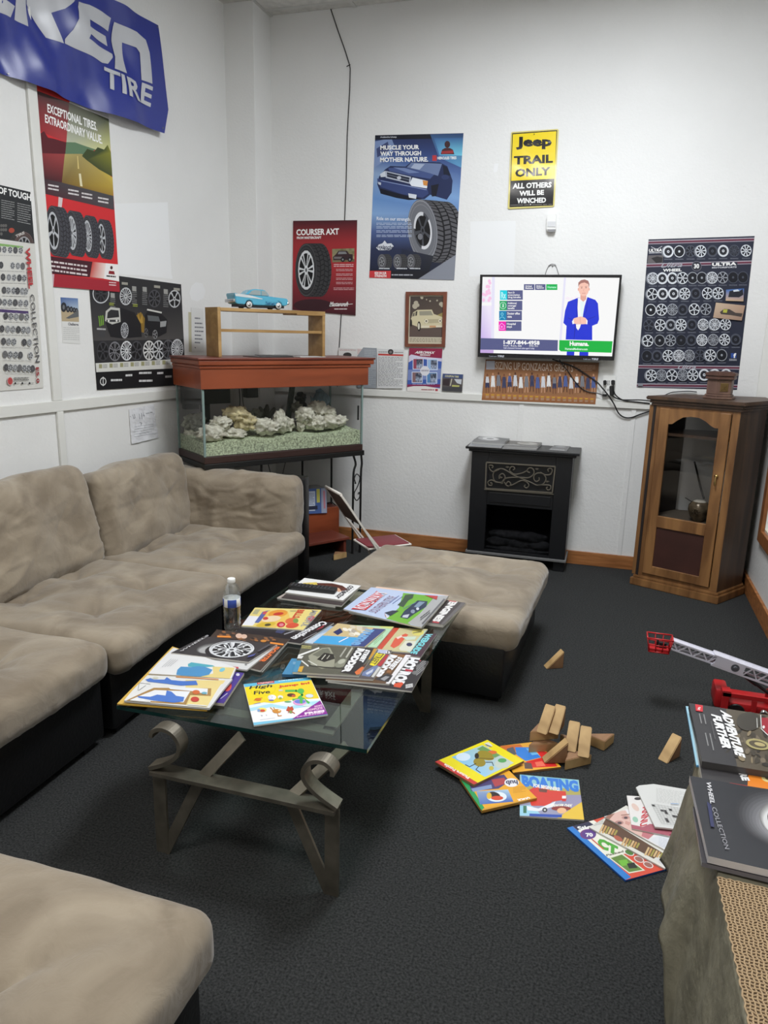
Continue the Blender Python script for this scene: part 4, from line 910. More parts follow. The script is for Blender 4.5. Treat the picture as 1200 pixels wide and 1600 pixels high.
s.rect(664, 878, 742, 892, (60, 60, 62)); s.ell(678, 885, 6, 7, (220, 220, 214)); s.ell(728, 884, 6, 7, (220, 220, 214)); s.wheel(778, 945, 24, 50, 1, (170, 172, 176), (20, 20, 22), 8)
s.poly([(905, 850), (925, 820), (1005, 838), (1045, 880), (1040, 960), (990, 985), (910, 975)], (30, 30, 33)); s.line([(920, 815), (1008, 834)], 10, (196, 196, 190)); s.poly([(920, 850), (990, 858), (1000, 890), (925, 885)], (90, 94, 96)); s.poly([(1000, 890), (1040, 885), (1035, 920), (1000, 925)], (150, 152, 152)); s.wheel(968, 970, 15, 28, 0, (150, 150, 152), (20, 20, 22), 5); s.wheel(912, 960, 12, 28, 0, (110, 110, 112), (20, 20, 22), 5)
for x, y, c, n, sty in ((642, 1076, (60, 60, 64), 6, 0), (716, 1076, (120, 120, 124), 6, 1), (790, 1072, (206, 208, 210), 8, 1), (852, 1072, (70, 70, 74), 6, 0), (930, 1070, (206, 206, 204), 10, 0), (990, 1068, (186, 188, 190), 8, 0), (1050, 1064, (90, 90, 94), 6, 1), (1106, 1060, (196, 198, 200), 10, 1)): s.wheel(x, y, 38, 62, sty, c, (22, 22, 24), n)
s.poly([(595, 1150), (1156, 1122), (1160, 1178), (600, 1206)], (206, 206, 200)); s.poly([(600, 1206), (1160, 1178), (1162, 1285), (605, 1318)], (26, 26, 28))
for k in range(8): x = 616+k*66; s.rect(x, 1156-k*4, x+20, 1182-k*4, (150, 148, 110)); s.lines(x+24, 1158-k*4, x+52, 1184-k*4, 3, (130, 130, 128), .5, -1, .4)
s.ring(642, 1264, 20, 26, 5, (206, 206, 204)); s.line([(642, 1236), (642, 1292)], 5, (206, 206, 204))
for x, y, w in ((690, 1250, 70), (782, 1220, 42), (866, 1205, 78), (866, 1254, 84), (980, 1206, 38), (1030, 1228, 40)): s.lines(x, y, x+w, y+16, 1, (200, 200, 200), .8, -2, .25)
s.make('wheel_calendar', 'black landscape wheel poster with two trucks, left of the aquarium hood', 'poster')
# crumpled handwritten sheet
s = Sheet(LP(.004), WLN, (0, 560, 4), [(805, 320), (960, 285), (988, 495), (820, 535)], base=(218, 219, 222), k=1.1)
for q in ([(812, 362), (822, 368)], [(828, 352), (834, 376)], [(838, 348), (842, 372), (834, 376)], [(868, 346), (872, 380)], [(882, 342), (886, 378)], [(896, 340), (900, 362), (892, 352)], [(910, 344), (930, 340)], [(872, 400), (886, 404), (880, 418)], [(936, 338), (950, 336)]): s.line(q, 3, (130, 132, 138))
s.lines(836, 425, 960, 500, 5, (200, 202, 206), .3, -20, .25); s.EPS = 2e-4; s.grid = (16, 18); s.bend = lambda u, v: .004*mnoise.noise(Vector((u*5, v*5, 1)))+.0025*mnoise.noise(Vector((u*13, v*13, 4)))+.005*v*v
s.make('handwritten_sheet', 'crumpled white handwritten sheet on the lower left wall beside the aquarium', 'paper')
# narrow strip with writing
s = Sheet(LP(.003), WLN, (260, 420, 3.529), [(137, 213), (203, 222), (207, 458), (140, 458)], base=(216, 216, 214), k=1.12)
for k, (n_, y) in enumerate(((5, 268), (7, 296), (8, 318), (8, 340), (6, 362), (7, 382), (5, 402), (1, 430))): s.lines(156, y, 156+6*n_, y+10, 1, (116, 118, 124), .75, 2, .22)
s.make('lettered_strip', 'narrow white paper strip with small lettering, between calendar and pine shelf', 'sign')
s = Sheet(LP(.0015), WLN, (260, 420, 3.529), [(121, 238), (136, 240), (140, 458), (124, 458)], base=(190, 186, 158), k=1.1); s.make('yellowed_strip', 'yellowed blank paper strip just left of the lettered white strip', 'paper')

# back wall -----------------------------------------------------------------
Z3, Z4, Z5, Z6, Z8 = (430, 180, 3.636), (720, 180, 4.286), (730, 400, 4.4444), (980, 350, 5.333), (540, 420, 5.4545)
s = Sheet(BP(.0085), BN, Z3, [(102, 600), (466, 596), (457, 1138), (98, 1106)], base=(110, 30, 40), k=1.15)
for y0, y1, c0, c1 in ((596, 730, (66, 26, 34), (150, 42, 46)), (730, 860, (150, 42, 46), (160, 42, 46)), (860, 1000, (160, 42, 46), (116, 34, 42)), (1000, 1140, (116, 34, 42), (62, 28, 36))): s.poly([(80, y0), (480, y0), (480, y1), (80, y1)], [c0, c0, c1, c1])
s.text('COURSER AXT', (120, 648), (362, 642), (120, 684), WH, .02); s.text('FROM MASTERCRAFT', (123, 690), (262, 688), (123, 704), WH, .02)
s.ell(215, 1080, 110, 36, (56, 28, 34)); s.tire(176, 880, 62, 152, 82, 0, 6, 1, (206, 208, 210), (44, 44, 46), (56, 56, 58), (28, 28, 30), k=.74)
s.pic(324, 760, 450, 836, [(120, 116, 84), (140, 130, 96), (110, 100, 74)], 8, 5, 14, -4); s.poly([(328, 806), (345, 790), (360, 770), (408, 770), (420, 788), (440, 790), (442, 822), (330, 824)], (52, 34, 38)); s.poly([(362, 775), (400, 775), (408, 788), (355, 790)], (120, 122, 124)); s.rect(334, 804, 380, 816, (110, 106, 106))
for x in (384, 424): s.ell(x, 820, 12, 14, (26, 26, 28)); s.ell(x, 820, 5, 6, (130, 130, 132))
s.lines(333, 846, 445, 866, 2, (206, 170, 172), .5, 0, .2)
for y in (874, 900, 924, 948): s.lines(346, y, 440, y+16, 2, (200, 160, 162), .4, 0, .25)
s.lines(332, 980, 448, 998, 2, (200, 160, 162), .4, 0, .2); s.text('Mastercraft', (312, 1060), (418, 1060), (308, 1086), WH, .005, .25); s.line([(310, 1086), (440, 1072)], 2.5, WH); s.lines(336, 1098, 408, 1108, 1, (206, 190, 190), .6, 0, .3)
s.make('tyre_poster', 'dark red poster of a single large tyre, above the pine shelf', 'poster')
s = Sheet(BP(), BN, Z3, [(568, 114), (1070, 102), (1017, 937), (535, 923)], base=(60, 84, 130), k=1.15)
bands = [(100, (38, 46, 84), (30, 34, 60)), (240, (70, 96, 150), (44, 60, 110)), (330, (140, 164, 196), (70, 96, 150)), (470, (96, 136, 190), (120, 156, 200)), (560, (130, 164, 206), (90, 120, 170)), (660, (74, 92, 140), (60, 70, 104)), (760, (40, 48, 78), (34, 38, 56)), (945, (20, 22, 34), (26, 28, 36))]
for (ya, la, ra), (yb, lb, rb) in zip(bands[:-1], bands[1:]): s.poly([(500, ya), (1100, ya), (1100, yb), (500, yb)], [la, ra, rb, lb])
s.poly([(560, 150), (660, 130), (680, 180), (620, 260), (560, 300)], (120, 140, 180)); s.poly([(575, 190), (640, 150), (650, 200), (580, 240)], (60, 70, 110)); s.poly([(566, 112), (1072, 100), (1070, 130), (564, 140)], (26, 28, 40)); s.text('Avalanche Lineup', (597, 120), (690, 119), (597, 131), (196, 200, 206))
s.poly([(880, 108), (1072, 102), (1062, 300), (930, 240)], [(52, 78, 120), (40, 60, 100), (90, 150, 190), (70, 110, 160)]); s.poly([(902, 130), (1070, 128), (1064, 230), (935, 228)], [(60, 96, 150), (54, 90, 140), (110, 190, 214), (96, 160, 200)])
s.ell(978, 166, 16, 20, (60, 36, 40)); s.poly([(940, 222), (948, 196), (966, 186), (992, 186), (1010, 196), (1018, 222)], (70, 36, 42)); s.poly([(944, 205), (1012, 200), (1012, 216), (946, 220)], (150, 50, 54))
s.rect(893, 228, 917, 260, (178, 56, 60)); s.text('HERCULES TIRES', (922, 236), (1030, 234), (922, 252), WH, .02)
s.text('MUSCLE YOUR', (597, 172), (818, 168), (597, 198), WH, .025); s.text('WAY THROUGH', (597, 206), (829, 203), (597, 232), WH, .025); s.text('MOTHER NATURE.', (596, 240), (869, 237), (596, 267), WH, .025)
nv = (34, 44, 80)
s.poly([(590, 350), (625, 308), (655, 288), (740, 292), (775, 264), (935, 268), (978, 290), (1008, 372), (1002, 440), (975, 480), (880, 452), (850, 476), (760, 482), (690, 470), (600, 446), (580, 392)], nv); s.poly([(642, 300), (745, 298), (905, 336), (880, 362), (780, 346), (650, 318)], (66, 82, 130)); s.poly([(670, 296), (735, 300), (820, 326), (760, 330)], (110, 128, 170))
s.poly([(748, 296), (775, 268), (948, 276), (925, 345), (880, 330)], (104, 120, 156)); s.poly([(790, 275), (850, 278), (820, 310), (770, 300)], (160, 172, 196)); s.poly([(952, 284), (976, 294), (998, 342), (958, 346)], (20, 26, 46)); s.ell(966, 352, 22, 14, (44, 56, 96))
s.poly([(625, 316), (772, 350), (767, 390), (628, 356)], (176, 182, 196)); s.poly([(634, 324), (764, 355), (760, 382), (636, 350)], (34, 40, 58)); s.line([(636, 337), (762, 368)], 3, (120, 126, 140)); s.ell(704, 356, 12, 10, (186, 190, 200))
s.poly([(764, 388), (780, 354), (868, 374), (862, 416), (775, 402)], (220, 226, 232)); s.poly([(838, 370), (868, 374), (864, 402), (842, 398)], (206, 140, 70)); s.poly([(596, 335), (624, 316), (628, 350), (600, 352)], (200, 206, 214))
s.poly([(580, 358), (600, 368), (865, 420), (872, 446), (838, 470), (720, 448), (600, 408), (582, 385)], (52, 66, 112)); s.line([(600, 372), (860, 424)], 4, (130, 146, 186)); s.poly([(596, 416), (700, 446), (760, 460), (830, 474), (760, 482), (690, 470), (598, 444)], (16, 20, 34)); s.poly([(756, 444), (804, 452), (800, 476), (760, 468)], (206, 212, 220)); s.poly([(584, 378), (602, 384), (600, 398), (586, 392)], (190, 196, 206)); s.poly([(885, 400), (930, 390), (915, 460), (890, 462)], (20, 22, 34))
s.tire(838, 655, 84, 178, 150, 14, 5, 0, (70, 72, 78), (104, 106, 112), (84, 84, 88), (20, 20, 24), rot=-.10, k=.6, tn=20); s.ring(838, 655, 52, 108, 9, (206, 208, 212), -.1, a0=-.6, a1=1.9); s.ring(838, 655, 50, 106, 10, (200, 202, 206), -.1, a0=3.3, a1=5.0); s.ell(824, 690, 14, 18, (110, 112, 118))
s.poly([(720, 760), (900, 800), (870, 900), (700, 890)], [(34, 40, 62), (40, 42, 50), (24, 26, 34), (24, 26, 38)])
s.text('Ride on our strength.', (577, 577), (770, 582), (577, 602), (226, 230, 236), -.005)
for y in (612, 632, 655, 680): s.lines(575, y, 776, y+16, 2, (176, 190, 214), .4, 0, .14)
s.poly([(572, 752), (590, 735), (610, 728), (622, 712), (636, 730), (660, 728), (674, 745), (660, 760), (650, 768), (590, 768)], (206, 210, 216)); s.text('Avalanche', (570, 735), (674, 740), (568, 756), (40, 46, 70), .01, .2); s.text('X-TREME', (590, 757), (658, 758), (590, 768), (40, 46, 70), .02)
for x in (770, 694, 606): s.tire(x, 832, 24, 42, 36, 0, 6, 1, (150, 152, 156), (84, 84, 88), (66, 66, 68), (30, 30, 34), k=.62, tn=10)
for x in (590, 690, 765): s.lines(x, 868, x+60, 876, 1, (200, 204, 210), .7, 1, .4)
s.poly([(536, 880), (1030, 888), (1020, 940), (534, 926)], (26, 26, 34)); s.poly([(536, 884), (658, 884), (656, 928), (534, 926)], (190, 56, 60)); s.text('RIDE ON OUR', (566, 890), (632, 890), (566, 904), WH, .02); s.text('STRENGTH', (566, 906), (632, 907), (566, 920), WH, .02); s.lines(662, 904, 782, 914, 1, (170, 172, 180), .6, 1, .2); s.poly([(805, 936), (1028, 792), (1018, 938)], (128, 132, 142))
s.make('tyre_poster', 'large blue poster of a four wheel drive and giant tyre, beside the red one', 'poster')
# framed print
fr_ = thing('picture_frame', 'small brown framed sepia print of an old saloon car', 'picture', hy(540+690/5.4545, 420+660/5.4545, D-.002))
O, I = [(518, 197), (868, 197), (850, 668), (510, 665)], [(546, 224), (838, 227), (824, 640), (536, 638)]
b = nb()
for i in range(4): j = (i+1) % 4; pprism(b, Z8, [O[i], O[j], I[j], I[i]], BP(.001), BN, .018)
obj('frame', b, wood_mat('frame_wood', (98, 52, 36), (120, 66, 46), 8, (1, 1, 1), .35), fr_, world=True)
s = Sheet(BP(.006), BN, Z8, [(540, 218), (844, 220), (830, 646), (530, 644)], base=(196, 188, 166), k=1.1)
s.poly([(552, 236), (836, 236), (826, 584), (543, 580)], [(70, 62, 58), (76, 66, 58), (96, 80, 70), (90, 76, 68)]); s.poly([(745, 410), (832, 370), (830, 420), (750, 430)], (150, 136, 84)); s.poly([(545, 470), (826, 500), (825, 584), (543, 580)], (92, 78, 72))
for x, y, r in ((600, 290, 20), (590, 320, 24), (615, 310, 16), (650, 245, 14), (815, 300, 20), (822, 315, 14), (720, 275, 8), (780, 270, 8), (690, 262, 6)): s.ell(x, y, r, r*.9, (176, 168, 148), r*.3, 9)
cc = (204, 194, 160)
s.poly([(553, 440), (575, 372), (612, 350), (735, 348), (752, 385), (826, 412), (828, 495), (700, 505), (640, 505), (552, 470)], cc); s.poly([(628, 362), (728, 358), (746, 396), (630, 398)], (150, 146, 128)); s.poly([(597, 365), (612, 360), (608, 398), (594, 402)], (70, 64, 58)); s.poly([(575, 380), (590, 370), (588, 402), (568, 408)], (110, 104, 92))
s.poly([(670, 430), (826, 428), (824, 460), (672, 466)], (176, 166, 136)); s.ell(688, 446, 16, 17, (226, 218, 196)); s.ell(688, 446, 9, 10, (130, 124, 108)); s.ell(806, 444, 14, 16, (226, 218, 196)); s.ell(806, 444, 8, 9, (130, 124, 108)); s.poly([(645, 485), (828, 482), (828, 498), (648, 502)], (216, 208, 186)); s.rect(715, 484, 770, 500, (196, 150, 110))
s.ell(626, 490, 15, 42, (40, 36, 34)); s.ell(624, 490, 9, 28, (206, 200, 182)); s.ell(558, 462, 9, 32, (40, 36, 34)); s.lines(548, 592, 820, 628, 3, (120, 110, 94), .35, 4, .06)
s.make('print', parent=fr_)
# red and blue tyre flyer, price lists, brochure on the rail
s = Sheet(BP(.0175), BN, Z8, [(543, 675), (826, 680), (803, 1060), (522, 1043)], base=(64, 92, 166), k=1.12)
s.poly([(543, 675), (826, 680), (820, 762), (537, 745)], (140, 40, 70)); s.poly([(537, 745), (560, 730), (640, 748), (820, 764), (818, 790), (600, 760), (533, 800)], (206, 200, 220)); s.poly([(525, 985), (808, 985), (806, 1010), (524, 1010)], (130, 44, 84)); s.poly([(523, 1010), (580, 1000), (680, 1000), (806, 1020), (803, 1060), (522, 1043)], (224, 220, 216)); s.poly([(530, 860), (815, 850), (812, 940), (526, 950)], (120, 136, 186))
s.text('AEROMAX', (595, 700), (765, 704), (588, 722), WH, .02, .3); s.text('PERFORMANCE', (635, 726), (724, 728), (633, 742), WH, .01, .2)
for x, y, c in ((618, 810, (150, 70, 90)), (740, 815, (150, 180, 216)), (610, 925, (130, 100, 104)), (735, 930, (84, 130, 180))):
    s.rect(x-46, y-48, x+46, y+48, (206, 214, 230)); s.rect(x-40, y-42, x+40, y+42, c); s.pic(x-14, y-36, x+38, y+38, [(84, 90, 106), (140, 150, 170)], 5, 6, 40)
s.ell(676, 870, 40, 42, (216, 216, 222)); s.lines(645, 862, 708, 878, 2, (110, 104, 130), .5, 0, .3); s.lines(645, 1026, 756, 1036, 1, (150, 60, 70), .7, 2, .3); s.rect(764, 1024, 786, 1042, (170, 60, 70)); s.lines(570, 980, 760, 990, 1, (170, 180, 210), .5, 2, .2)
s.make('tyre_flyer', 'red and blue tyre flyer standing on the rail below the framed print', 'flyer')
s = Sheet(BP(.0172), BN, Z8, [(268, 680), (496, 690), (490, 1018), (266, 1018)], base=(212, 213, 213), k=1.1)
s.poly([(278, 722), (492, 730), (491, 745), (277, 738)], (190, 70, 66)); s.ell(384, 708, 24, 24, (60, 56, 56)); s.ell(384, 710, 12, 12, (120, 116, 116)); s.lines(280, 706, 355, 716, 1, (120, 120, 120), .6, 0, .2); s.lines(415, 710, 490, 720, 1, (120, 120, 120), .6, 0, .2); s.lines(276, 750, 486, 1005, 21, (140, 140, 142), .42, 3, .09)
s.make('price_list', 'white price list with a red bar, on the rail left of the flyer', 'price list')
s = Sheet(BP(.0170), BN, Z8, [(150, 670), (266, 676), (262, 1018), (100, 1014), (100, 740)], base=(150, 156, 162), k=1.08); s.lines(160, 690, 258, 1000, 20, (174, 180, 186), .4, 2, .2); s.make('price_list', 'grey price list partly behind the right end of the aquarium hood', 'price list')
s = Sheet(BP(.0168), BN, Z8, [(-60, 672), (149, 684), (152, 760), (-60, 760)], base=(212, 212, 210), k=1.1); s.ell(15, 735, 36, 22, (60, 58, 58)); s.lines(100, 684, 146, 730, 5, (190, 110, 106), .3, 2, .4); s.lines(-50, 686, 90, 700, 2, (176, 130, 128), .4, 4, .2); s.make('price_list', 'white leaflet with a tyre picture peeking over the aquarium hood', 'leaflet')
s = Sheet(BP(.0175), BN, Z8, [(828, 893), (1002, 900), (992, 1050), (822, 1040)], t=.014, base=(66, 66, 70), k=1.1, edge=(190, 186, 176), m='glossy_print')
s.poly([(828, 893), (1002, 900), (1000, 936), (826, 930)], (62, 78, 120)); s.text('COUPON TIRE', (848, 905), (965, 912), (846, 922), (206, 200, 150), .02); s.poly([(826, 930), (1000, 936), (996, 1010), (824, 1005)], (84, 78, 78)); s.poly([(832, 940), (890, 936), (880, 1000), (828, 990)], (56, 46, 50)); s.line([(905, 938), (892, 996)], 7, (206, 200, 180)); s.poly([(925, 940), (990, 942), (985, 985), (950, 975)], (196, 200, 206)); s.poly([(908, 990), (970, 994), (968, 1006), (906, 1004)], (190, 190, 110))
s.make('brochure', 'small dark tyre brochure standing on the rail, right of the flyer', 'brochure')
# yellow enamel sign
s = Sheet(BP(.007), BN, Z4, [(345, 112), (648, 92), (656, 100), (627, 605), (620, 613), (322, 629), (314, 622), (337, 119)], t=.0015, base=(208, 196, 120), k=1.15, edge=(206, 200, 140), m='enamel_print')
s.poly([(344, 121), (646, 100), (617, 605), (326, 616)], (34, 34, 38)); s.poly([(349, 128), (640, 107), (629, 425), (337, 440)], (232, 206, 40))
s.text('Jeep', (372, 145), (610, 141), (370, 232), (34, 34, 36), .035); s.text('TRAIL', (356, 275), (618, 262), (355, 332), (34, 34, 36), .03); s.text('ONLY', (366, 360), (602, 346), (364, 416), (34, 34, 36), .03)
s.text('ALL OTHERS', (349, 456), (609, 447), (347, 494), WH, .03); s.text('WILL BE', (393, 508), (558, 500), (392, 542), WH, .03); s.text('WINCHED', (377, 557), (572, 551), (375, 592), WH, .03)
s.lines(332, 602, 612, 608, 1, (160, 156, 150), .4, -6, .2); s.ell(468, 598, 4, 5, (190, 190, 190)); s.ell(492, 128, 4, 5, (120, 110, 40))
s.EPS = 3e-4; s.grid = (12, 16); s.bend = lambda u, v: .002*math.sin(u*PI)*math.sin(v*PI)+.0012*mnoise.noise(Vector((u*4, v*5, 3)))
s.make('trail_sign', 'yellow and black metal sign reading TRAIL ONLY, above the television', 'sign', smooth=4)
# motion sensor
ms = thing('motion_sensor', 'small white motion sensor on the wall above the television', 'sensor', hy(861, 362, D))
VS = (720, 180, 4.286); b = nb(); pprism(b, VS, [(580, 668), (590, 660), (632, 660), (641, 668), (638, 770), (628, 784), (586, 784), (575, 770)], BP(0), BN, .035); bmesh.ops.bevel(b, geom=b.edges[:], offset=.004, segments=2, affect='EDGES'); obj('housing', b, M_white, ms, world=True, smooth=.8)
b = nb(); pprism(b, VS, [(582, 712), (636, 712), (634, 748), (580, 748)], BP(.0352), BN, .003); obj('lens', b, mat('sensor_lens', (205, 206, 208), .25), ms, world=True)
b = nb(); pprism(b, VS, [(580, 764), (635, 764), (626, 782), (588, 782)], BP(.0352), BN, .001); obj('sensor_foot', b, mat('grey_plastic', (130, 130, 132), .4), ms, world=True)
# television
tv = thing('television', 'wall mounted flat television showing a man in a blue suit', 'television', hy(858, 562, D-.03))
TVP = Vector((0, 5.095, 0)); O = [(95, 132), (1075, 133), (1020, 725), (78, 700)]; I = [(108, 146), (1058, 152), (1006, 697), (92, 672)]
b = nb()
for i in range(4): j = (i+1) % 4; pprism(b, Z5, [O[i], O[j], I[j], I[i]], TVP, BN, .012)
obj('bezel', b, mat('tv_bezel', (14, 14, 18), .25), tv, world=True)
b = nb(); pprism(b, Z5, O, TVP+Vector((0, .03, 0)), BN, .0295); obj('back_shell', b, M_black, tv, world=True)
b = nb(); pprism(b, Z5, [(380, 260), (760, 265), (745, 560), (370, 550)], Vector((0, D, 0)), BN, .054); obj('wall_bracket', b, M_black, tv, world=True)
s = Sheet(TVP+BN*.003, BN, Z5, [(106, 144), (1060, 150), (1008, 700), (90, 674)], t=.002, base=(252, 252, 255), k=1.0, m='lit_screen', edge=(0, 0, 0))
s.k = 1.25
s.poly([(106, 144), (190, 145), (184, 575), (94, 570)], [(240, 226, 240), (246, 236, 248), (206, 190, 226), (180, 160, 210)]); s.poly([(172, 145), (192, 145), (186, 572), (166, 572)], (206, 204, 232))
for k in range(16): s.ell(112+s.r.random()*50, 170+s.r.random()*140, 10, 12, (226, 176, 206), 0, 8)
s.poly([(103, 322), (170, 322), (169, 345), (102, 345)], (246, 236, 244)); s.poly([(684, 150), (1058, 152), (1040, 400), (660, 400)], (252, 246, 252)); s.poly([(672, 330), (1044, 300), (1036, 420), (664, 420)], (250, 236, 246)); s.poly([(672, 150), (686, 150), (655, 585), (640, 585)], (206, 204, 232))
for k in range(14): s.ell(690+s.r.random()*80, 285+s.r.random()*30, 9, 8, (250, 214, 226), 0, 8); s.ell(900+s.r.random()*140, 260+s.r.random()*60, 14, 10, (250, 226, 232), 0, 8)
nvy = (76, 80, 122)
for x0, t_ in ((394, 'Original\nMedicare'), (471, 'Medicare\nSupplement')): s.rect(x0, 196, x0+73, 236, nvy); s.tx(t_, x0+10, 204, x0+62, 228, WH)
s.rect(549, 196, 626, 236, (0, 160, 72)); s.tx('Humana', 558, 208, 618, 224, (150, 226, 180))
for k, (y, c, t_) in enumerate(((238, (0, 186, 202), 'Part D\nprescription\ndrug benefits'), (311, (0, 146, 84), 'Additional\ncoverage/\nbenefits'), (381, (0, 116, 160), 'Doctor office\nvisits'), (454, (216, 20, 160), 'Hospital\nstays'))):
    dx = -k*3; s.rect(228+dx, y, 386+dx, y+66, nvy); s.rect(228+dx, y, 278+dx, y+66, c); s.tx(t_, 284+dx, y+10, (372 if k in (0, 2) else 346)+dx, y+(58 if k < 2 else 48), WH, .01)
s.tx('Rx', 236, 250, 270, 296, (170, 236, 240)); s.ring(249, 344, 22, 24, 3, (190, 236, 206)); s.tx('$', 243, 330, 256, 358, (190, 236, 206)); s.ring(243, 404, 9, 11, 3, (130, 206, 226)); s.ring(243, 440, 18, 18, 3, (130, 206, 226), a0=PI, a1=2*PI); s.line([(222, 486), (240, 466), (262, 486)], 4, (250, 160, 226)); s.line([(226, 484), (226, 508), (258, 508), (258, 484)], 4, (250, 160, 226)); s.ell(241, 492, 5, 7, (250, 160, 226))
s.poly([(95, 570), (630, 584), (628, 660), (92, 650)], (74, 78, 120)); s.tx('1-877-844-4958', 253, 585, 503, 614, WH, .03, 0, 4); s.tx('8 a.m. - 8 p.m., daily', 253, 617, 380, 630, WH, .01, 0, 2); s.tx('TTY: 711', 430, 620, 490, 632, WH, .01); s.tx('Call a licensed Humana sales agent today', 253, 633, 468, 647, (206, 206, 226), 0, 0, 3)
s.poly([(92, 650), (184, 653), (182, 675), (90, 673)], (176, 150, 200))
blue = (18, 40, 190); sk = (226, 176, 160)
s.poly([(692, 660), (745, 660), (742, 700), (690, 695)], blue); s.poly([(780, 662), (842, 664), (840, 702), (778, 700)], blue)
s.poly([(700, 318), (770, 290), (835, 285), (890, 305), (908, 330), (916, 440), (905, 470), (868, 485), (868, 584), (684, 580), (690, 485), (668, 465), (680, 380)], blue); s.poly([(768, 292), (835, 284), (815, 350), (800, 430), (770, 440), (766, 350)], (236, 240, 250)); s.poly([(785, 316), (815, 314), (810, 345), (802, 440), (790, 440), (786, 345)], (206, 222, 244))
s.line([(768, 300), (764, 380), (742, 575)], 2.5, (10, 24, 130)); s.line([(836, 295), (828, 380), (800, 430)], 2.5, (10, 24, 130)); s.line([(700, 430), (736, 445), (722, 470)], 2.5, (10, 24, 130)); s.line([(890, 420), (836, 440), (850, 478)], 2.5, (10, 24, 130)); s.line([(750, 480), (742, 578)], 2.5, (10, 24, 130))
s.poly([(733, 444), (742, 432), (770, 424), (792, 420), (822, 430), (834, 445), (832, 472), (800, 474), (770, 474), (740, 470)], sk); s.line([(784, 424), (788, 472)], 2, (190, 130, 120)); s.poly([(755, 474), (790, 474), (782, 500), (770, 516), (758, 500)], (236, 240, 250)); s.poly([(728, 455), (738, 440), (744, 470), (732, 474)], WH); s.poly([(828, 440), (836, 450), (834, 474), (826, 474)], WH)
s.poly([(786, 270), (828, 270), (826, 300), (806, 318), (786, 300)], (206, 152, 138)); s.ell(809, 228, 36, 52, sk); s.poly([(771, 215), (772, 185), (790, 168), (815, 163), (840, 172), (849, 195), (846, 222), (840, 195), (815, 184), (790, 190), (778, 200)], (150, 104, 96)); s.ell(795, 222, 5, 2.6, (90, 60, 60)); s.ell(825, 221, 5, 2.6, (90, 60, 60)); s.line([(788, 213), (802, 213)], 2.5, (130, 90, 84)); s.line([(818, 212), (832, 212)], 2.5, (130, 90, 84)); s.line([(810, 226), (807, 244), (814, 245)], 2, (196, 140, 126)); s.line([(798, 259), (822, 258)], 3, (176, 110, 106)); s.ell(772, 232, 4, 10, (210, 156, 142)); s.ell(847, 231, 4, 10, (210, 156, 142))
s.poly([(640, 584), (1010, 592), (1002, 672), (650, 662), (638, 650)], (0, 160, 54)); s.tx('Humana.', 712, 592, 845, 624, WH, .03, 0, 2); s.tx('HumanaMedicare.com', 680, 636, 836, 652, (190, 236, 206), .01, 0, 3)
s.make('screen', parent=tv)
for (q, lb) in (([(148, 686), (260, 690), (258, 708), (146, 704)], 0), ([(802, 706), (922, 709), (920, 726), (800, 722)], 1)):
    s = Sheet(TVP+BN*.0128, BN, Z5, q, t=.0005, base=(14, 14, 18), k=1, edge=(14, 14, 18)); x, y = q[0]
    s.text("Todd Lee's", (x+3, y+5), (x+58, y+6), (x+3, y+15), (170, 174, 186), .0); s.text('TIRE', (x+62, y+3), (x+110, y+4), (x+62, y+17), (200, 204, 214), .02, .2); s.make('lettering', parent=tv)
b = nb()
for q in ([(540, 133), (552, 95), (568, 64), (590, 54), (612, 58), (624, 90), (637, 133)], [(566, 70), (580, 62), (592, 70), (606, 62), (618, 70)], [(592, 62), (593, 78)]): tube(b, [hy(730+x/4.4444, 400+y/4.4444, D-.006) for x, y in q], .0016, 5)
tag(obj('wall_hook', b, mat('hook_wire', (96, 96, 98), .4, .7), smooth=1), 'small wire hanger on the wall just above the television', 'hook')
# basketball poster
s = Sheet(BP(.0172), BN, Z5, [(128, 718), (916, 740), (890, 1030), (100, 1000)], base=(150, 106, 72), k=1.12)
s.poly([(128, 718), (916, 740), (908, 830), (120, 805)], [(128, 88, 60), (118, 84, 60), (140, 98, 66), (150, 104, 70)]); s.poly([(104, 950), (896, 985), (890, 1028), (100, 998)], [(172, 118, 74), (168, 112, 70), (140, 90, 56), (146, 94, 58)])
s.rect(132, 728, 192, 788, (176, 178, 190)); s.text("SIZING UP GONZAGA'S GREATS", (196, 732), (736, 752), (194, 786), (206, 190, 176), -.01); s.lines(750, 756, 890, 800, 4, (190, 160, 140), .3, 4, .2)
for i in range(20):
    x = 140+i*38.8; y = 838+(i % 3)*-6+i*.4; jc = [(206, 208, 214), (62, 66, 96), (226, 226, 226), (80, 96, 150), (120, 122, 130)][(i*7) % 5]; sc = [(120, 76, 56), (196, 150, 120), (90, 58, 46)][i % 3]
    s.ell(x, y-12, 6, 9, sc, 0, 10); s.poly([(x-11, y), (x+11, y), (x+12, y+44), (x-12, y+44)], jc); s.poly([(x-13, y+42), (x+13, y+42), (x+15, y+78), (x+2, y+78), (x, y+62), (x-2, y+78), (x-15, y+78)], jc if i % 4 else (56, 60, 90)); s.line([(x-8, y+76), (x-9-(i % 3)*3, y+112)], 6, sc); s.line([(x+8, y+76), (x+10, y+112)], 6, sc); s.line([(x-11, y+4), (x-19, y+42)], 5, sc); s.line([(x+11, y+4), (x+18, y+40)], 5, sc)
    s.rect(x-12-i*.5, 958+i*1.6, x+10-i*.5, 968+i*1.6, (196, 150, 60)); s.lines(x-12-i*.5, 972+i*1.6, x+10-i*.5, 990+i*1.6, 2, (206, 176, 150), .4, 0, .5)
s.make('team_poster', 'wide brown poster of a row of basketball players, directly under the television', 'poster')
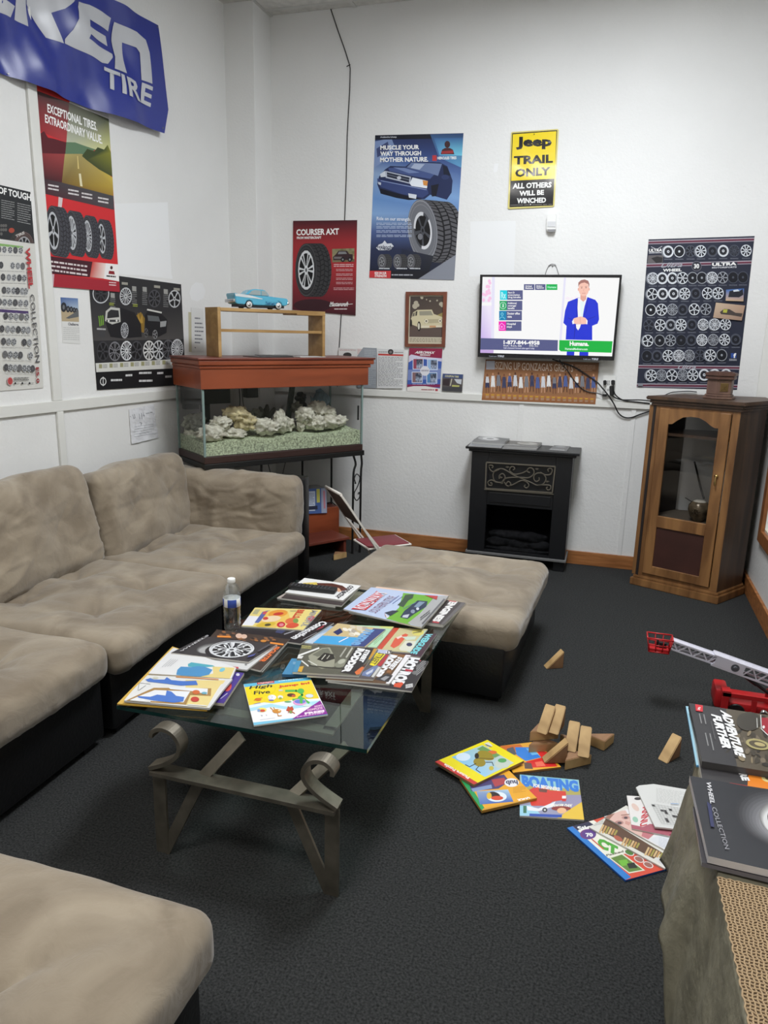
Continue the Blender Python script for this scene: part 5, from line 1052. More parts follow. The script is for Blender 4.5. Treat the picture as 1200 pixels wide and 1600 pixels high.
# outlet and its cords
ol = thing('power_outlet', 'white six socket power outlet right of the brown poster', 'outlet', hy(951, 621, D))
b = nb(); pprism(b, Z5, [(945, 830), (1033, 832), (1022, 985), (936, 966)], BP(0), BN, .018); bmesh.ops.bevel(b, geom=b.edges[:], offset=.003, segments=2, affect='EDGES'); obj('plate', b, M_white, ol, world=True)
b = nb()
for x, y in ((982, 872), (980, 890), (978, 930), (952, 925), (950, 945), (1010, 948)): pprism(b, Z5, [(x-7, y-8), (x-3, y-8), (x-3, y+8), (x-7, y+8)], BP(.018), BN, .0008); pprism(b, Z5, [(x+3, y-8), (x+7, y-8), (x+7, y+8), (x+3, y+8)], BP(.018), BN, .0008)
obj('socket_slots', b, M_dark, ol, world=True)
for i, (x, y, w, h, lb) in enumerate(((957, 878, 13, 16, 'small black plug in the upper left socket of the outlet'), (1013, 878, 14, 17, 'black plug in the upper right socket of the outlet'), (1005, 935, 18, 34, 'large black power adapter plugged into the lower right socket'), (955, 966, 20, 8, 'flat black plug at the bottom left of the outlet'))):
    b = nb(); pprism(b, Z5, [(x-w, y-h), (x+w, y-h), (x+w*.8, y+h), (x-w*.8, y+h)], BP(.018), BN, .024); bmesh.ops.bevel(b, geom=b.edges[:], offset=.004, segments=2, affect='EDGES'); tag(obj('plug', b, M_black, smooth=.8), lb, 'plug', 'plugs in the outlet')
def cord(pts, r, label, off=.024, view=Z5, name='electric_cable', offs=None):
    b = nb(); P = [hy(view[0]+x/view[2], view[1]+y/view[2], D-(offs[i] if offs else off)) for i, (x, y) in enumerate(pts)]; tube(b, smooth_path(P, 6), r, 6); tag(obj(name, b, M_cable, smooth=1), label, 'cord')
cord([(590, 716), (660, 742), (740, 770), (830, 825), (900, 875), (945, 925), (985, 975), (1020, 1030), (1050, 1090), (1090, 1120), (1140, 1122), (1200, 1100), (1268, 1078)], .0045, 'thick black cord sweeping from the television past the outlet to the cabinet', offs=[.06, .05, .03, .025, .03, .048, .05, .04, .02, .012, .012, .012, .012])
cord([(640, 718), (665, 760), (700, 800), (740, 860), (790, 915), (840, 942), (900, 952), (940, 966)], .0032, 'thin black cord looping from the television to the outlet', offs=[.06, .04, .026, .024, .024, .024, .026, .04])
cord([(1005, 968), (1030, 985), (1070, 998), (1130, 1000), (1200, 1000), (1268, 1006)], .0042, 'upper black cord running from the power adapter to the oak cabinet', offs=[.04, .03, .02, .02, .02, .02])
cord([(1015, 890), (1018, 940), (1040, 975), (1090, 1004), (1160, 1012), (1268, 1024)], .0042, 'lower black cord running from the outlet to the oak cabinet', offs=[.05, .05, .03, .02, .02, .02])
# ceiling wire
b = nb(); P = [hy(330+x/4, y/4, D-.004) for x, y in ((742, 40), (790, 185), (835, 310), (865, 405), (869, 430), (866, 560), (858, 700), (850, 850))]+[hy(x, y, D-.004) for x, y in ((541, 280), (538.5, 345), (536, 420), (533, 495), (529, 560), (527, 604))]
tube(b, [P[0]+Vector((0, 0, .04))]+P, .0032, 6); tube(b, [P[3]+Vector((-.02, -.004, -.01)), P[3]+Vector((.006, -.004, 0))], .003, 5); tag(obj('wall_wire', b, M_cable, smooth=1), 'thin black wire hanging from the ceiling down behind the dark red tyre poster', 'wire')
# wheel poster above the cabinet
s = Sheet(BP(), BN, Z6, [(178, 128), (1062, 100), (915, 1382), (78, 1362)], base=(38, 42, 58), k=1.12)
for ya, yb in ((140, 160), (330, 368), (1175, 1196), (1330, 1352)):
    L = lambda y, x: y-(x-180)*.03 if y < 800 else y+(x-180)*.012
    for d, h, c in ((0, 7, (176, 170, 180)), (8, 14, (104, 48, 66)), (24, 5, (170, 160, 172))): s.poly([(60, L(ya+d, 60)), (1080, L(ya+d, 1080)), (1080, L(ya+d+h, 1080)), (60, L(ya+d+h, 60))], c)
s.text('ULTRA', (182, 208), (292, 204), (180, 234), WH, .03); s.line([(200, 190), (245, 212), (290, 186)], 5, (180, 182, 188)); s.lines(182, 238, 285, 250, 1, (190, 190, 196), .6, -3, .3)
s.poly([(175, 262), (300, 258), (295, 325), (168, 328)], (96, 92, 94)); s.poly([(200, 285), (250, 270), (295, 280), (290, 320), (240, 325)], (44, 42, 44))
s.text('Ultra', (290, 325), (465, 318), (280, 365), (160, 164, 172), .0, .3); s.text('WHEEL', (298, 374), (455, 370), (296, 398), WH, .03); s.ell(578, 352, 42, 42, (44, 44, 54)); s.ring(578, 352, 42, 42, 4, (110, 110, 120)); s.text('30', (556, 332), (600, 330), (556, 372), WH, .03); s.rect(700, 318, 918, 376, (38, 42, 58)); s.text('ULTRA', (708, 324), (912, 316), (706, 352), WH, .04); s.text('MOTORSPORTS', (707, 358), (912, 352), (706, 371), (206, 208, 214), .02)
s.text('Ultra', (425, 1178), (575, 1174), (420, 1212), (170, 174, 182), .0, .3)
SV, MD, DK = (206, 210, 216), (150, 154, 162), (72, 76, 88)
rows = [(228, ((342, 2, SV), (434, 3, SV), (528, 0, DK), (614, 0, SV), (710, 2, DK), (800, 2, SV), (892, 1, DK), (990, 0, SV))), (450, ((214, 1, SV), (292, 2, SV), (376, 2, SV), (462, 0, SV), (545, 3, MD), (622, 3, MD), (708, 1, SV), (795, 0, MD), (882, 3, DK), (964, 3, DK))), (580, ((208, 0, SV), (296, 2, SV), (386, 2, SV), (480, 0, SV), (570, 2, DK), (668, 0, SV), (758, 0, SV))), (712, ((196, 3, SV), (286, 0, SV), (376, 1, MD), (462, 2, DK), (558, 0, SV), (654, 0, MD))), (840, ((180, 0, DK), (274, 0, SV), (362, 2, MD), (448, 0, SV), (538, 2, DK), (632, 1, SV), (728, 1, SV), (818, 0, SV))), (968, ((172, 0, SV), (270, 3, MD), (360, 0, MD), (448, 3, DK), (534, 2, DK), (622, 1, SV), (716, 1, MD), (810, 0, SV), (902, 2, DK))), (1096, ((164, 3, DK), (248, 2, DK), (340, 0, SV), (430, 1, SV), (516, 1, MD), (604, 0, DK), (692, 0, SV), (786, 3, MD))), (1258, ((200, 0, SV), (286, 1, MD), (372, 0, SV), (462, 1, MD), (546, 0, SV), (640, 2, SV), (728, 2, SV), (822, 2, SV)))]
for y, ws in rows:
    for i, (x, sty, c) in enumerate(ws):
        yy = y-(x-500)*.012
        if sty == 3: s.ell(x, yy, 46, 50, (20, 22, 30)); s.ring(x, yy, 46, 50, 6, c); s.ell(x, yy, 9, 10, c)
        else:
            if c is SV and i % 3 == 0: s.ell(x-10, yy+2, 48, 51, (120, 124, 132))
            s.wheel(x, yy, 46, 50, sty, c, (24, 26, 36), 8 if sty else 5+(i+int(y)) % 4)
        s.lines(x-34, yy+60, x+34, yy+72, 2, (120, 124, 136), .4, 0, .4)
s.poly([(822, 548), (972, 538), (966, 645), (818, 640)], [(64, 110, 176), (60, 104, 170), (190, 160, 130), (200, 172, 140)]); s.poly([(850, 560), (890, 552), (940, 556), (960, 540), (966, 590), (930, 612), (840, 610)], (34, 36, 44)); s.poly([(880, 552), (920, 546), (935, 560), (885, 566)], (206, 214, 220))
s.poly([(738, 655), (980, 680), (952, 805), (714, 780)], [(196, 174, 150), (176, 146, 124), (150, 122, 104), (176, 150, 128)]); s.poly([(770, 735), (805, 708), (850, 710), (900, 740), (960, 745), (950, 775), (860, 760), (780, 752)], (70, 62, 58)); s.poly([(800, 712), (835, 712), (828, 740), (795, 738)], (176, 176, 70))
s.rect(862, 1076, 908, 1116, (48, 78, 150)); s.text('f', (884, 1076), (906, 1076), (882, 1116), WH, .04); s.lines(848, 1124, 910, 1144, 2, (190, 192, 200), .4, 0, .3); s.rect(88, 1326, 130, 1348, (130, 132, 140))
s.make('wheel_poster', 'dark navy poster of silver wheels on the wall above the oak cabinet', 'poster')
cord([(310, 1428), (370, 1404), (450, 1396), (520, 1394), (580, 1400)], .003, 'black cord lying behind the urn on top of the oak cabinet', off=.012, view=Z6)

# catalogues on the heater's mantel
VF = (700, 660, 5); GM = 'catalogues on the heater'
def cat(z, t, out, base, label, draw=None, edge=(150, 150, 150)):
    s = Sheet((0, 0, z), (0, 0, 1), VF, out, t=t, base=base, k=1.1, edge=edge, m='glossy_print')
    if draw: draw(s)
    s.make('catalogue', label, 'catalogue', GM)
cat(.838, .0055, [(196, 138), (450, 156), (418, 197), (160, 182)], (140, 142, 146), 'grey catalogue under the dark one at the left of the heater top')
cat(.852, .0135, [(228, 118), (478, 138), (446, 168), (188, 150)], (120, 122, 126), 'thick catalogue in the left stack on the heater top', edge=(170, 170, 168))
cat(.866, .0135, [(248, 104), (482, 126), (444, 152), (200, 134)], (74, 74, 76), 'dark catalogue with a silver wheel on top of the left stack', lambda s: (s.ell(318, 127, 84, 15, (150, 150, 152), .06), s.ell(330, 127, 60, 10, (206, 206, 206), .06), s.ell(330, 127, 30, 5, (110, 110, 112), .06)))
cat(.842, .0095, [(482, 140), (746, 153), (692, 208), (424, 196)], (120, 118, 116), 'catalogue at the bottom of the middle stack on the heater top')
cat(.850, .0075, [(488, 134), (746, 148), (700, 184), (440, 172)], (72, 66, 60), 'brown catalogue with a pale car on top of the middle stack', lambda s: (s.ell(620, 164, 80, 10, (160, 158, 154), .06), s.ell(600, 160, 40, 5, (120, 116, 108), .06), s.lines(450, 168, 560, 176, 1, (150, 150, 150), .5, 6, .2)))
cat(.8365, .0042, [(836, 172), (962, 182), (926, 222), (788, 212)], (70, 70, 72), 'single dark brochure at the right of the heater top', lambda s: (s.lines(800, 205, 910, 216, 1, (140, 140, 142), .6, 8, .2), s.ell(880, 190, 40, 6, (130, 130, 132), .06)))
# ------------------------------------------------------------------ magazines on the coffee table
def mag(view, z, t, out, base, k=1.02, edge=(206, 203, 196), m='glossy_print', bend=None, grid=(8, 8), eps=None):
    s = Sheet((0, 0, z), (0, 0, 1), view, out, t=t, base=base, k=k, edge=edge, m=m)
    if bend: s.bend = bend; s.grid = grid; s.EPS = 1.2e-4
    return s
TA_, TB_, TC_, TD_, TE_, TO_ = (380, 890, 6), (530, 910, 6), (440, 970, 4.8), (370, 1050, 8), (260, 970, 6), (180, 1000, 5.4545)
G1 = 'magazines on the coffee table'; WHT = (228, 228, 226)
# stack at the far left, with the remote
s = mag(TA_, ZT+.007, .0065, [(318, 262), (520, 150), (1040, 215), (862, 345)], (176, 166, 158)); s.lines(360, 250, 840, 330, 3, (130, 110, 110), .3, 40, .2); s.make('magazine', 'pale worn leaflet at the bottom of the stack with the remote', 'magazine', G1)
s = mag(TA_, ZT+.0135, .006, [(352, 268), (560, 95), (1092, 165), (922, 338)], (64, 58, 58)); s.make('magazine', 'dark magazine second from the bottom under the remote', 'magazine', G1)
s = mag(TA_, ZT+.021, .007, [(575, 78), (1105, 150), (935, 288), (392, 212)], WHT)
s.poly([(555, 125), (690, 118), (700, 150), (600, 155)], (214, 190, 90)); s.poly([(690, 125), (830, 128), (930, 150), (985, 190), (900, 206), (800, 165), (700, 152)], (84, 44, 36)); s.poly([(850, 165), (900, 175), (925, 205), (890, 210)], (214, 170, 140)); s.ell(950, 185, 22, 10, (110, 60, 50))
s.text('connector', (1052, 165), (905, 278), (1000, 145), (40, 40, 48), .02); s.line([(1040, 180), (985, 222)], 3, (120, 120, 130)); s.make('magazine', 'white magazine with an upside down title, directly under the black remote', 'magazine', G1)
rL, rR = hz(380+432/6, 890+168/6, ZT+.0225), hz(380+872/6, 890+214/6, ZT+.0225); rd = (rR-rL); rl = rd.length; ra = math.atan2(rd.y, rd.x)
rm = thing('remote_control', 'black television remote lying on the white magazine', 'remote', (rL+rR)/2-Vector((0, 0, .0012)), ra)
b = nb(); box(b, -rl/2, rl/2, -.024, .024, 0, .019, bev=.005); obj('case', b, M_black, rm, smooth=.7)
b = nb()
for i in range(11):
    for j in range(3): box(b, -rl*.42+i*rl*.078-.0035, -rl*.42+i*rl*.078+.0035, -.014+j*.014-.0035, -.014+j*.014+.0035, .019, .0208)
obj('keys', b, mat('key_grey', (70, 72, 76), .5), rm)
# stack at the far right
s = mag(TB_, ZT+.012, .0115, [(420, 75), (1186, 192), (975, 398), (260, 300)], (66, 60, 60)); s.text('ENGINES', (1112, 182), (938, 372), (1042, 172), (226, 224, 222), .05); s.poly([(1030, 168), (1100, 178), (1095, 186), (1025, 176)], (176, 60, 66)); s.poly([(880, 362), (940, 372), (930, 384), (870, 374)], (176, 60, 66)); s.poly([(1150, 188), (1184, 194), (975, 396), (950, 392)], (96, 92, 92)); s.make('magazine', 'dark magazine with white lettering, lowest of the far right stack', 'magazine', G1)
s = mag(TB_, ZT+.022, .0095, [(352, 38), (1030, 122), (785, 412), (90, 270)], (222, 190, 166)); s.poly([(430, 68), (480, 76), (470, 90), (425, 84)], (190, 60, 54)); s.poly([(840, 118), (925, 130), (915, 162), (850, 155)], (170, 50, 50)); s.poly([(700, 90), (790, 108), (800, 130), (720, 118)], (190, 140, 70)); s.make('magazine', 'peach coloured magazine just below the one with a red title', 'magazine', G1)
s = mag(TB_, ZT+.032, .006, [(300, 52), (1025, 126), (770, 420), (40, 266)], (178, 192, 218), bend=lambda u, v: .008*(1-u)**3, grid=(10, 10))
s.poly([(600, 100), (900, 130), (660, 400), (440, 345), (560, 240)], (108, 168, 52)); s.poly([(620, 118), (700, 110), (690, 150), (650, 170), (600, 235), (545, 215), (590, 170)], (56, 78, 56)); s.poly([(900, 130), (1028, 124), (768, 420), (640, 385), (760, 290)], (164, 164, 164))
s.poly([(735, 170), (830, 178), (815, 230), (700, 300), (640, 345), (570, 330), (610, 270)], (40, 54, 78)); s.poly([(750, 180), (805, 186), (740, 240), (700, 230)], (120, 140, 160)); s.poly([(600, 310), (660, 300), (640, 335), (590, 330)], (186, 190, 200)); s.ell(690, 275, 20, 18, (130, 140, 160)); s.ell(735, 250, 14, 12, (200, 206, 212)); s.line([(600, 250), (720, 190)], 5, (96, 116, 150))
s.poly([(425, 290), (500, 268), (560, 270), (480, 320)], (44, 54, 66)); s.poly([(425, 290), (440, 335), (430, 320)], (180, 90, 70)); s.poly([(430, 300), (450, 325), (470, 330), (445, 345)], (214, 212, 206)); s.lines(760, 330, 850, 370, 2, (90, 90, 92), .6, -70, .2); s.line([(985, 160), (780, 390)], 14, (96, 96, 98)); s.poly([(800, 122), (925, 130), (915, 165), (870, 150)], (176, 60, 60))
s.poly([(110, 268), (150, 240), (330, 110), (350, 88), (416, 130), (250, 272)], (190, 46, 52)); s.text('ROADWAYS', (125, 255), (352, 95), (235, 268), (214, 206, 214), .02); s.line([(248, 236), (375, 152)], 5, (46, 46, 56)); s.text('SOUTHERN STYLE', (272, 282), (470, 130), (345, 298), (140, 106, 130), -.015); s.line([(470, 200), (560, 130)], 4, (110, 130, 180)); s.line([(500, 205), (595, 135)], 4, (110, 130, 180))
s.make('magazine', 'pale blue magazine with a red slanted title and green lawn, on the far right stack', 'magazine', G1)
# middle left: food magazine over Connection
s = mag(TA_, ZT+.006, .0055, [(480, 480), (918, 542), (690, 700), (200, 640)], (150, 172, 196)); s.poly([(700, 610), (918, 542), (690, 700), (560, 690)], (186, 200, 214)); s.make('magazine', 'pale blue magazine edge showing right of the black one with white title', 'magazine', G1)
s = mag(TA_, ZT+.012, .0055, [(150, 440), (850, 497), (538, 694), (-110, 600)], (38, 36, 40)); s.text('Connection', (802, 502), (505, 662), (738, 478), (222, 222, 224), .03); s.poly([(770, 512), (700, 552), (680, 570), (745, 545)], (150, 50, 60)); s.line([(690, 590), (560, 655)], 4, (160, 160, 165)); s.line([(615, 570), (520, 606)], 9, (150, 150, 156)); s.line([(490, 572), (385, 606)], 9, (150, 150, 156)); s.poly([(320, 560), (400, 575), (360, 600), (300, 590)], (60, 66, 100))
s.make('magazine', 'black magazine with big white title, partly under the yellow food magazine', 'magazine', G1)
s = mag(TA_, ZT+.0185, .006, [(110, 356), (733, 377), (561, 566), (-16, 528)], (224, 206, 128))
s.poly([(28, 430), (162, 440), (88, 526), (-12, 522)], (226, 226, 232)); s.poly([(115, 372), (160, 375), (130, 420), (85, 415)], (170, 166, 130)); s.poly([(182, 395), (250, 380), (235, 420), (160, 500), (105, 498)], (84, 100, 160)); s.poly([(192, 392), (235, 394), (225, 420), (180, 418)], (196, 80, 90)); s.poly([(235, 385), (420, 390), (440, 470), (300, 545), (110, 530), (165, 480)], (226, 190, 96))
for x, y, rx, ry, c in ((325, 412, 92, 34, (222, 150, 60)), (330, 415, 50, 14, (190, 60, 50)), (262, 462, 92, 28, (230, 206, 170)), (210, 458, 26, 14, (196, 70, 60)), (215, 515, 92, 22, (206, 176, 60)), (230, 518, 30, 12, (80, 76, 50)), (455, 482, 62, 30, (214, 110, 70)), (492, 480, 26, 22, (120, 150, 80)), (460, 525, 62, 24, (206, 84, 60)), (355, 516, 40, 26, (190, 46, 56)), (358, 518, 22, 14, (216, 130, 140)), (645, 468, 40, 32, (190, 70, 84))): s.ell(x, y, rx, ry, c, -.12)
s.text('BILLS', (580, 378), (525, 455), (510, 376), (200, 84, 60), .04); s.text('MINDFUL', (700, 388), (590, 540), (645, 380), (150, 150, 152), .02); s.lines(440, 382, 500, 400, 2, (150, 140, 110), .4, 0, .3); s.make('magazine', 'yellow food magazine with pizza and tomatoes, right of the water bottle', 'magazine', G1)
# fire covers and the wheel catalogue
s = mag(TE_, ZT+.006, .0055, [(480, 95), (1150, 185), (900, 470), (300, 330)], (60, 56, 54)); s.make('magazine', 'dark magazine at the bottom of the wheel catalogue stack', 'magazine', G1)
s = mag(TE_, ZT+.0125, .006, [(472, 80), (1156, 175), (880, 466), (262, 320)], (66, 54, 48))
for k in range(26): x = 500+s.r.random()*560; s.ell(x, 118+(x-480)*.12+s.r.random()*60-20, 20, 9, [(120, 84, 60), (150, 100, 60), (40, 36, 36)][k % 3], .2, 9)
for x, y, r in ((680, 142, 28), (728, 148, 26)): s.ell(x, y, r*1.1, r*.8, (214, 180, 160))
for q in ([(480, 148), (600, 152)], [(975, 208), (1095, 224)]): s.line(q, 16, (226, 140, 62))
s.ell(910, 190, 28, 12, (196, 130, 60)); s.text('FIGHTER', (1068, 248), (915, 392), (1010, 240), (226, 116, 60), .03); s.make('magazine', 'brown magazine with orange flames and lettering, behind the wheel catalogue', 'magazine', G1)
s = mag(TE_, ZT+.0185, .0055, [(350, 160), (1040, 228), (755, 460), (14, 358)], (206, 206, 206))
for k, c in enumerate(((46, 42, 46), (60, 60, 80), (70, 66, 140), (60, 80, 170), (206, 150, 60), (44, 40, 40), (190, 46, 60))): s.poly([(118+k*80, 358+k*11), (198+k*80, 369+k*11), (196+k*80, 383+k*11), (116+k*80, 372+k*11)], c)
s.ell(745, 412, 12, 8, (120, 120, 120)); s.make('magazine', 'white catalogue pages with coloured tabs just under the black wheel catalogue', 'magazine', G1)
s = mag(TE_, ZT+.025, .005, [(352, 144), (1032, 222), (770, 386), (44, 306)], (62, 59, 61), bend=lambda u, v: .004*(1-u)**2*(v), grid=(10, 8))
for k in range(5): s.ell(430-k*6, 262+k*3, 150-k*12, 52-k*5, tuple(80+k*22 for _ in range(3)), -.12)
s.ell(560, 280, 200, 72, (46, 44, 46), -.06); s.wheel(612, 275, 212, 76, 1, (214, 216, 218), (40, 40, 42), 7, -.04)
for k in range(24): a = k*2.4; s.ell(612+150*math.cos(a)*(.5+.4*s.r.random()), 275+54*math.sin(a)*(.5+.4*s.r.random()), 22, 7, [(150, 150, 152), (70, 70, 72), (226, 228, 230)][k % 3], a, 8)
s.ring(612, 275, 212, 76, 9, (226, 228, 230), -.04, 36); s.text('WHEELS', (125, 300), (385, 140), (140, 308), (196, 196, 198), .0); s.poly([(870, 300), (985, 232), (960, 228), (850, 295)], (84, 82, 88)); s.poly([(770, 340), (840, 318), (820, 340), (760, 356)], (84, 90, 150)); s.make('magazine', 'black wheel catalogue with a large chrome wheel on its cover, front of the bottle', 'magazine', G1)
# picture book lying open over a purple one
s = mag(TO_, ZT+.010, .0095, [(420, 200), (1098, 280), (926, 540), (200, 470)], (70, 50, 130), edge=(190, 182, 168)); s.poly([(1010, 270), (1095, 285), (925, 520), (880, 510)], (72, 54, 140)); s.ell(960, 400, 30, 40, (206, 84, 80), .5); s.ell(1045, 295, 16, 12, (206, 206, 220)); s.line([(898, 500), (955, 455)], 6, (190, 190, 210)); s.make('childrens_book', 'purple picture book half hidden under the open one', 'book', 'childrens books on the table')
ob = thing('open_book', 'open picture book with yellow covers and blue shapes, left end of the table', 'book', hz(180+520/5.4545, 1000+330/5.4545, ZT+.011), 0, 'childrens books on the table')
s = mag(TO_, ZT+.0145, .004, [(488, 55), (1040, 240), (780, 598), (16, 542)], (214, 176, 84), edge=(214, 170, 70)); s.make('cover', parent=ob)
s = mag(TO_, ZT+.021, .0062, [(496, 66), (1032, 244), (990, 330), (284, 290)], (220, 220, 220), bend=lambda u, v: .004*math.sin(v*PI), grid=(6, 8))
s.poly([(830, 235), (1020, 245), (975, 332), (700, 318), (835, 290)], (220, 200, 130)); s.poly([(620, 215), (650, 200), (830, 225), (850, 235), (700, 245), (622, 235)], (80, 164, 180)); s.poly([(530, 262), (560, 236), (650, 240), (700, 232), (760, 236), (830, 262), (800, 300), (690, 322), (520, 300)], (74, 140, 190)); s.ell(912, 262, 26, 14, (120, 190, 206), -.4)
for k in range(4): s.line([(400+k*22, 240-k*2), (480+k*18, 170+k*3)], 2, (130, 130, 136))
s.make('page', parent=ob)
s = mag(TO_, ZT+.021, .0062, [(276, 300), (1000, 338), (804, 588), (76, 524)], (222, 222, 220), bend=lambda u, v: .005*math.sin(min(1, v*1.2)*PI*.8), grid=(6, 10))
s.poly([(600, 345), (985, 352), (900, 390), (780, 582), (600, 560)], (226, 206, 140)); s.poly([(1000, 338), (940, 352), (780, 586), (804, 588)], (216, 216, 216)); s.poly([(330, 420), (820, 425), (815, 490), (640, 482), (600, 560), (90, 528)], (166, 130, 76)); s.poly([(338, 440), (640, 452), (580, 545), (130, 520)], (226, 228, 232)); s.poly([(450, 412), (790, 428), (786, 478), (660, 450), (470, 432)], (226, 228, 232)); s.line([(195, 445), (205, 375), (300, 388)], 3, (110, 110, 112)); s.line([(200, 445), (262, 400)], 3, (110, 110, 112))
for P in ([(258, 345), (300, 330), (330, 345), (420, 345), (440, 322), (480, 350), (580, 360), (690, 355), (705, 395), (560, 402), (440, 385), (280, 365)], [(190, 492), (300, 498), (360, 480), (430, 488), (440, 445), (480, 455), (520, 490), (590, 500), (580, 535), (500, 545), (330, 528), (200, 505)]): s.poly(P, (76, 118, 196))
s.ell(345, 328, 24, 11, (206, 206, 190)); s.ell(690, 460, 32, 18, (206, 110, 60)); s.ell(680, 518, 36, 20, (190, 66, 56)); s.ell(760, 468, 24, 10, (110, 170, 190)); s.line([(520, 320), (880, 345)], 9, (220, 150, 90)); s.line([(640, 470), (600, 556)], 12, (166, 130, 76)); s.line([(130, 526), (300, 538)], 8, (222, 222, 220)); s.line([(620, 562), (780, 574)], 8, (222, 222, 220))
s.make('page', parent=ob)
# the children's magazine at the front edge
s = mag(TD_, ZT+.005, .0045, [(84, 152), (914, 64), (1138, 532), (214, 668)], (236, 236, 238))
s.poly([(84, 152), (914, 64), (935, 110), (105, 200)], (96, 182, 216)); s.poly([(98, 190), (930, 100), (1030, 330), (700, 350), (420, 395), (155, 430)], (232, 208, 48)); s.poly([(98, 190), (300, 170), (520, 240), (470, 330), (130, 330)], (236, 214, 30)); s.poly([(140, 420), (340, 380), (560, 400), (760, 360), (1045, 345), (1060, 420), (900, 400), (640, 440), (430, 400), (160, 460)], (222, 232, 238)); s.poly([(160, 452), (420, 398), (640, 436), (860, 380), (1040, 356), (1060, 400), (840, 440), (640, 470), (420, 440), (172, 490)], (170, 216, 232)); s.poly([(205, 632), (500, 600), (700, 575), (900, 540), (1130, 515), (1138, 535), (214, 668)], (120, 190, 220))
s.text('High', (158, 178), (448, 152), (150, 228), (40, 40, 46), .01, .1); s.text('Five', (205, 240), (412, 222), (212, 285), (40, 40, 46), .01, .1); s.poly([(250, 128), (468, 106), (470, 136), (255, 158)], (186, 54, 60)); s.text('Highlights', (270, 134), (455, 115), (273, 152), (236, 220, 220), .01); s.text('Jump in!', (516, 170), (908, 122), (524, 204), (206, 70, 50), .04); s.lines(520, 108, 830, 128, 1, (190, 224, 236), .6, -34, .12)
s.ring(330, 225, 155, 75, 4, (206, 186, 40), -.1)
org = (206, 110, 44)
s.ell(265, 345, 42, 20, org); s.line([(215, 360), (240, 335), (320, 325)], 9, org); s.poly([(210, 400), (290, 380), (300, 390), (215, 405)], (150, 130, 160)); s.ell(440, 318, 52, 32, (236, 236, 240)); s.ring(420, 316, 26, 16, 4, (80, 80, 90)); s.ell(430, 355, 34, 10, (120, 110, 170)); s.ell(545, 315, 34, 22, (226, 226, 226)); s.ell(545, 330, 20, 14, (150, 170, 70)); s.ell(680, 290, 52, 22, (90, 60, 46)); s.ell(710, 300, 26, 14, (196, 90, 60)); s.ell(908, 300, 50, 24, (214, 222, 240)); s.ring(908, 300, 50, 24, 3, (120, 130, 180)); s.ell(550, 232, 30, 10, (206, 204, 196))
s.line([(610, 238), (740, 236), (800, 250), (820, 290), (780, 320), (765, 345), (700, 350)], 26, (84, 180, 84)); s.ell(800, 240, 42, 32, (84, 180, 84)); s.poly([(780, 300), (840, 330), (830, 400), (790, 390), (760, 340)], (84, 180, 84)); s.poly([(832, 315), (862, 345), (915, 380), (900, 400), (870, 380)], (84, 180, 84)); s.ell(785, 380, 84, 40, (226, 160, 206)); s.ell(790, 372, 70, 26, (110, 130, 206)); s.ell(880, 420, 60, 14, (206, 226, 220)); s.ell(640, 374, 44, 10, (110, 170, 110)); s.poly([(785, 340), (825, 345), (820, 400), (790, 395)], (84, 180, 84))
s.ell(315, 476, 58, 28, (236, 220, 110)); s.ell(320, 486, 34, 16, (206, 80, 60)); s.ell(276, 482, 20, 18, (130, 160, 206))
s.ell(500, 492, 56, 26, (206, 140, 60)); s.line([(420, 448), (450, 478)], 11, (206, 140, 60)); s.line([(460, 446), (478, 476)], 11, (206, 140, 60)); s.line([(505, 505), (518, 552), (560, 548)], 10, (206, 140, 60)); s.ell(530, 484, 16, 11, (236, 210, 160))
s.poly([(640, 430), (665, 445), (695, 432), (712, 470), (690, 495), (650, 495), (615, 485)], (190, 80, 50)); s.ell(676, 502, 22, 18, (130, 150, 80)); s.line([(690, 500), (725, 522)], 10, (190, 80, 50)); s.line([(650, 500), (640, 516)], 8, (190, 80, 50))
for q in ([(310, 552), (322, 545)], [(365, 538), (378, 548)], [(300, 540), (312, 552)]): s.line(q, 4, (120, 120, 130))
s.line([(290, 600), (480, 575)], 3, (190, 196, 206)); s.poly([(692, 592), (1042, 360), (1136, 528), (900, 562)], (140, 46, 150)); s.text("NOW'S", (968, 425), (1062, 408), (975, 450), (236, 200, 220), .02); s.text('COMPLETE', (880, 470), (1070, 440), (885, 495), (236, 200, 220), .02); s.text('FREE!', (845, 510), (1094, 475), (850, 540), (240, 226, 236), .05); s.lines(750, 562, 1080, 576, 1, (226, 196, 226), .6, -50, .1)
s.make('childrens_magazine', 'yellow and white childrens magazine lying alone at the front of the glass table', 'magazine', G1)
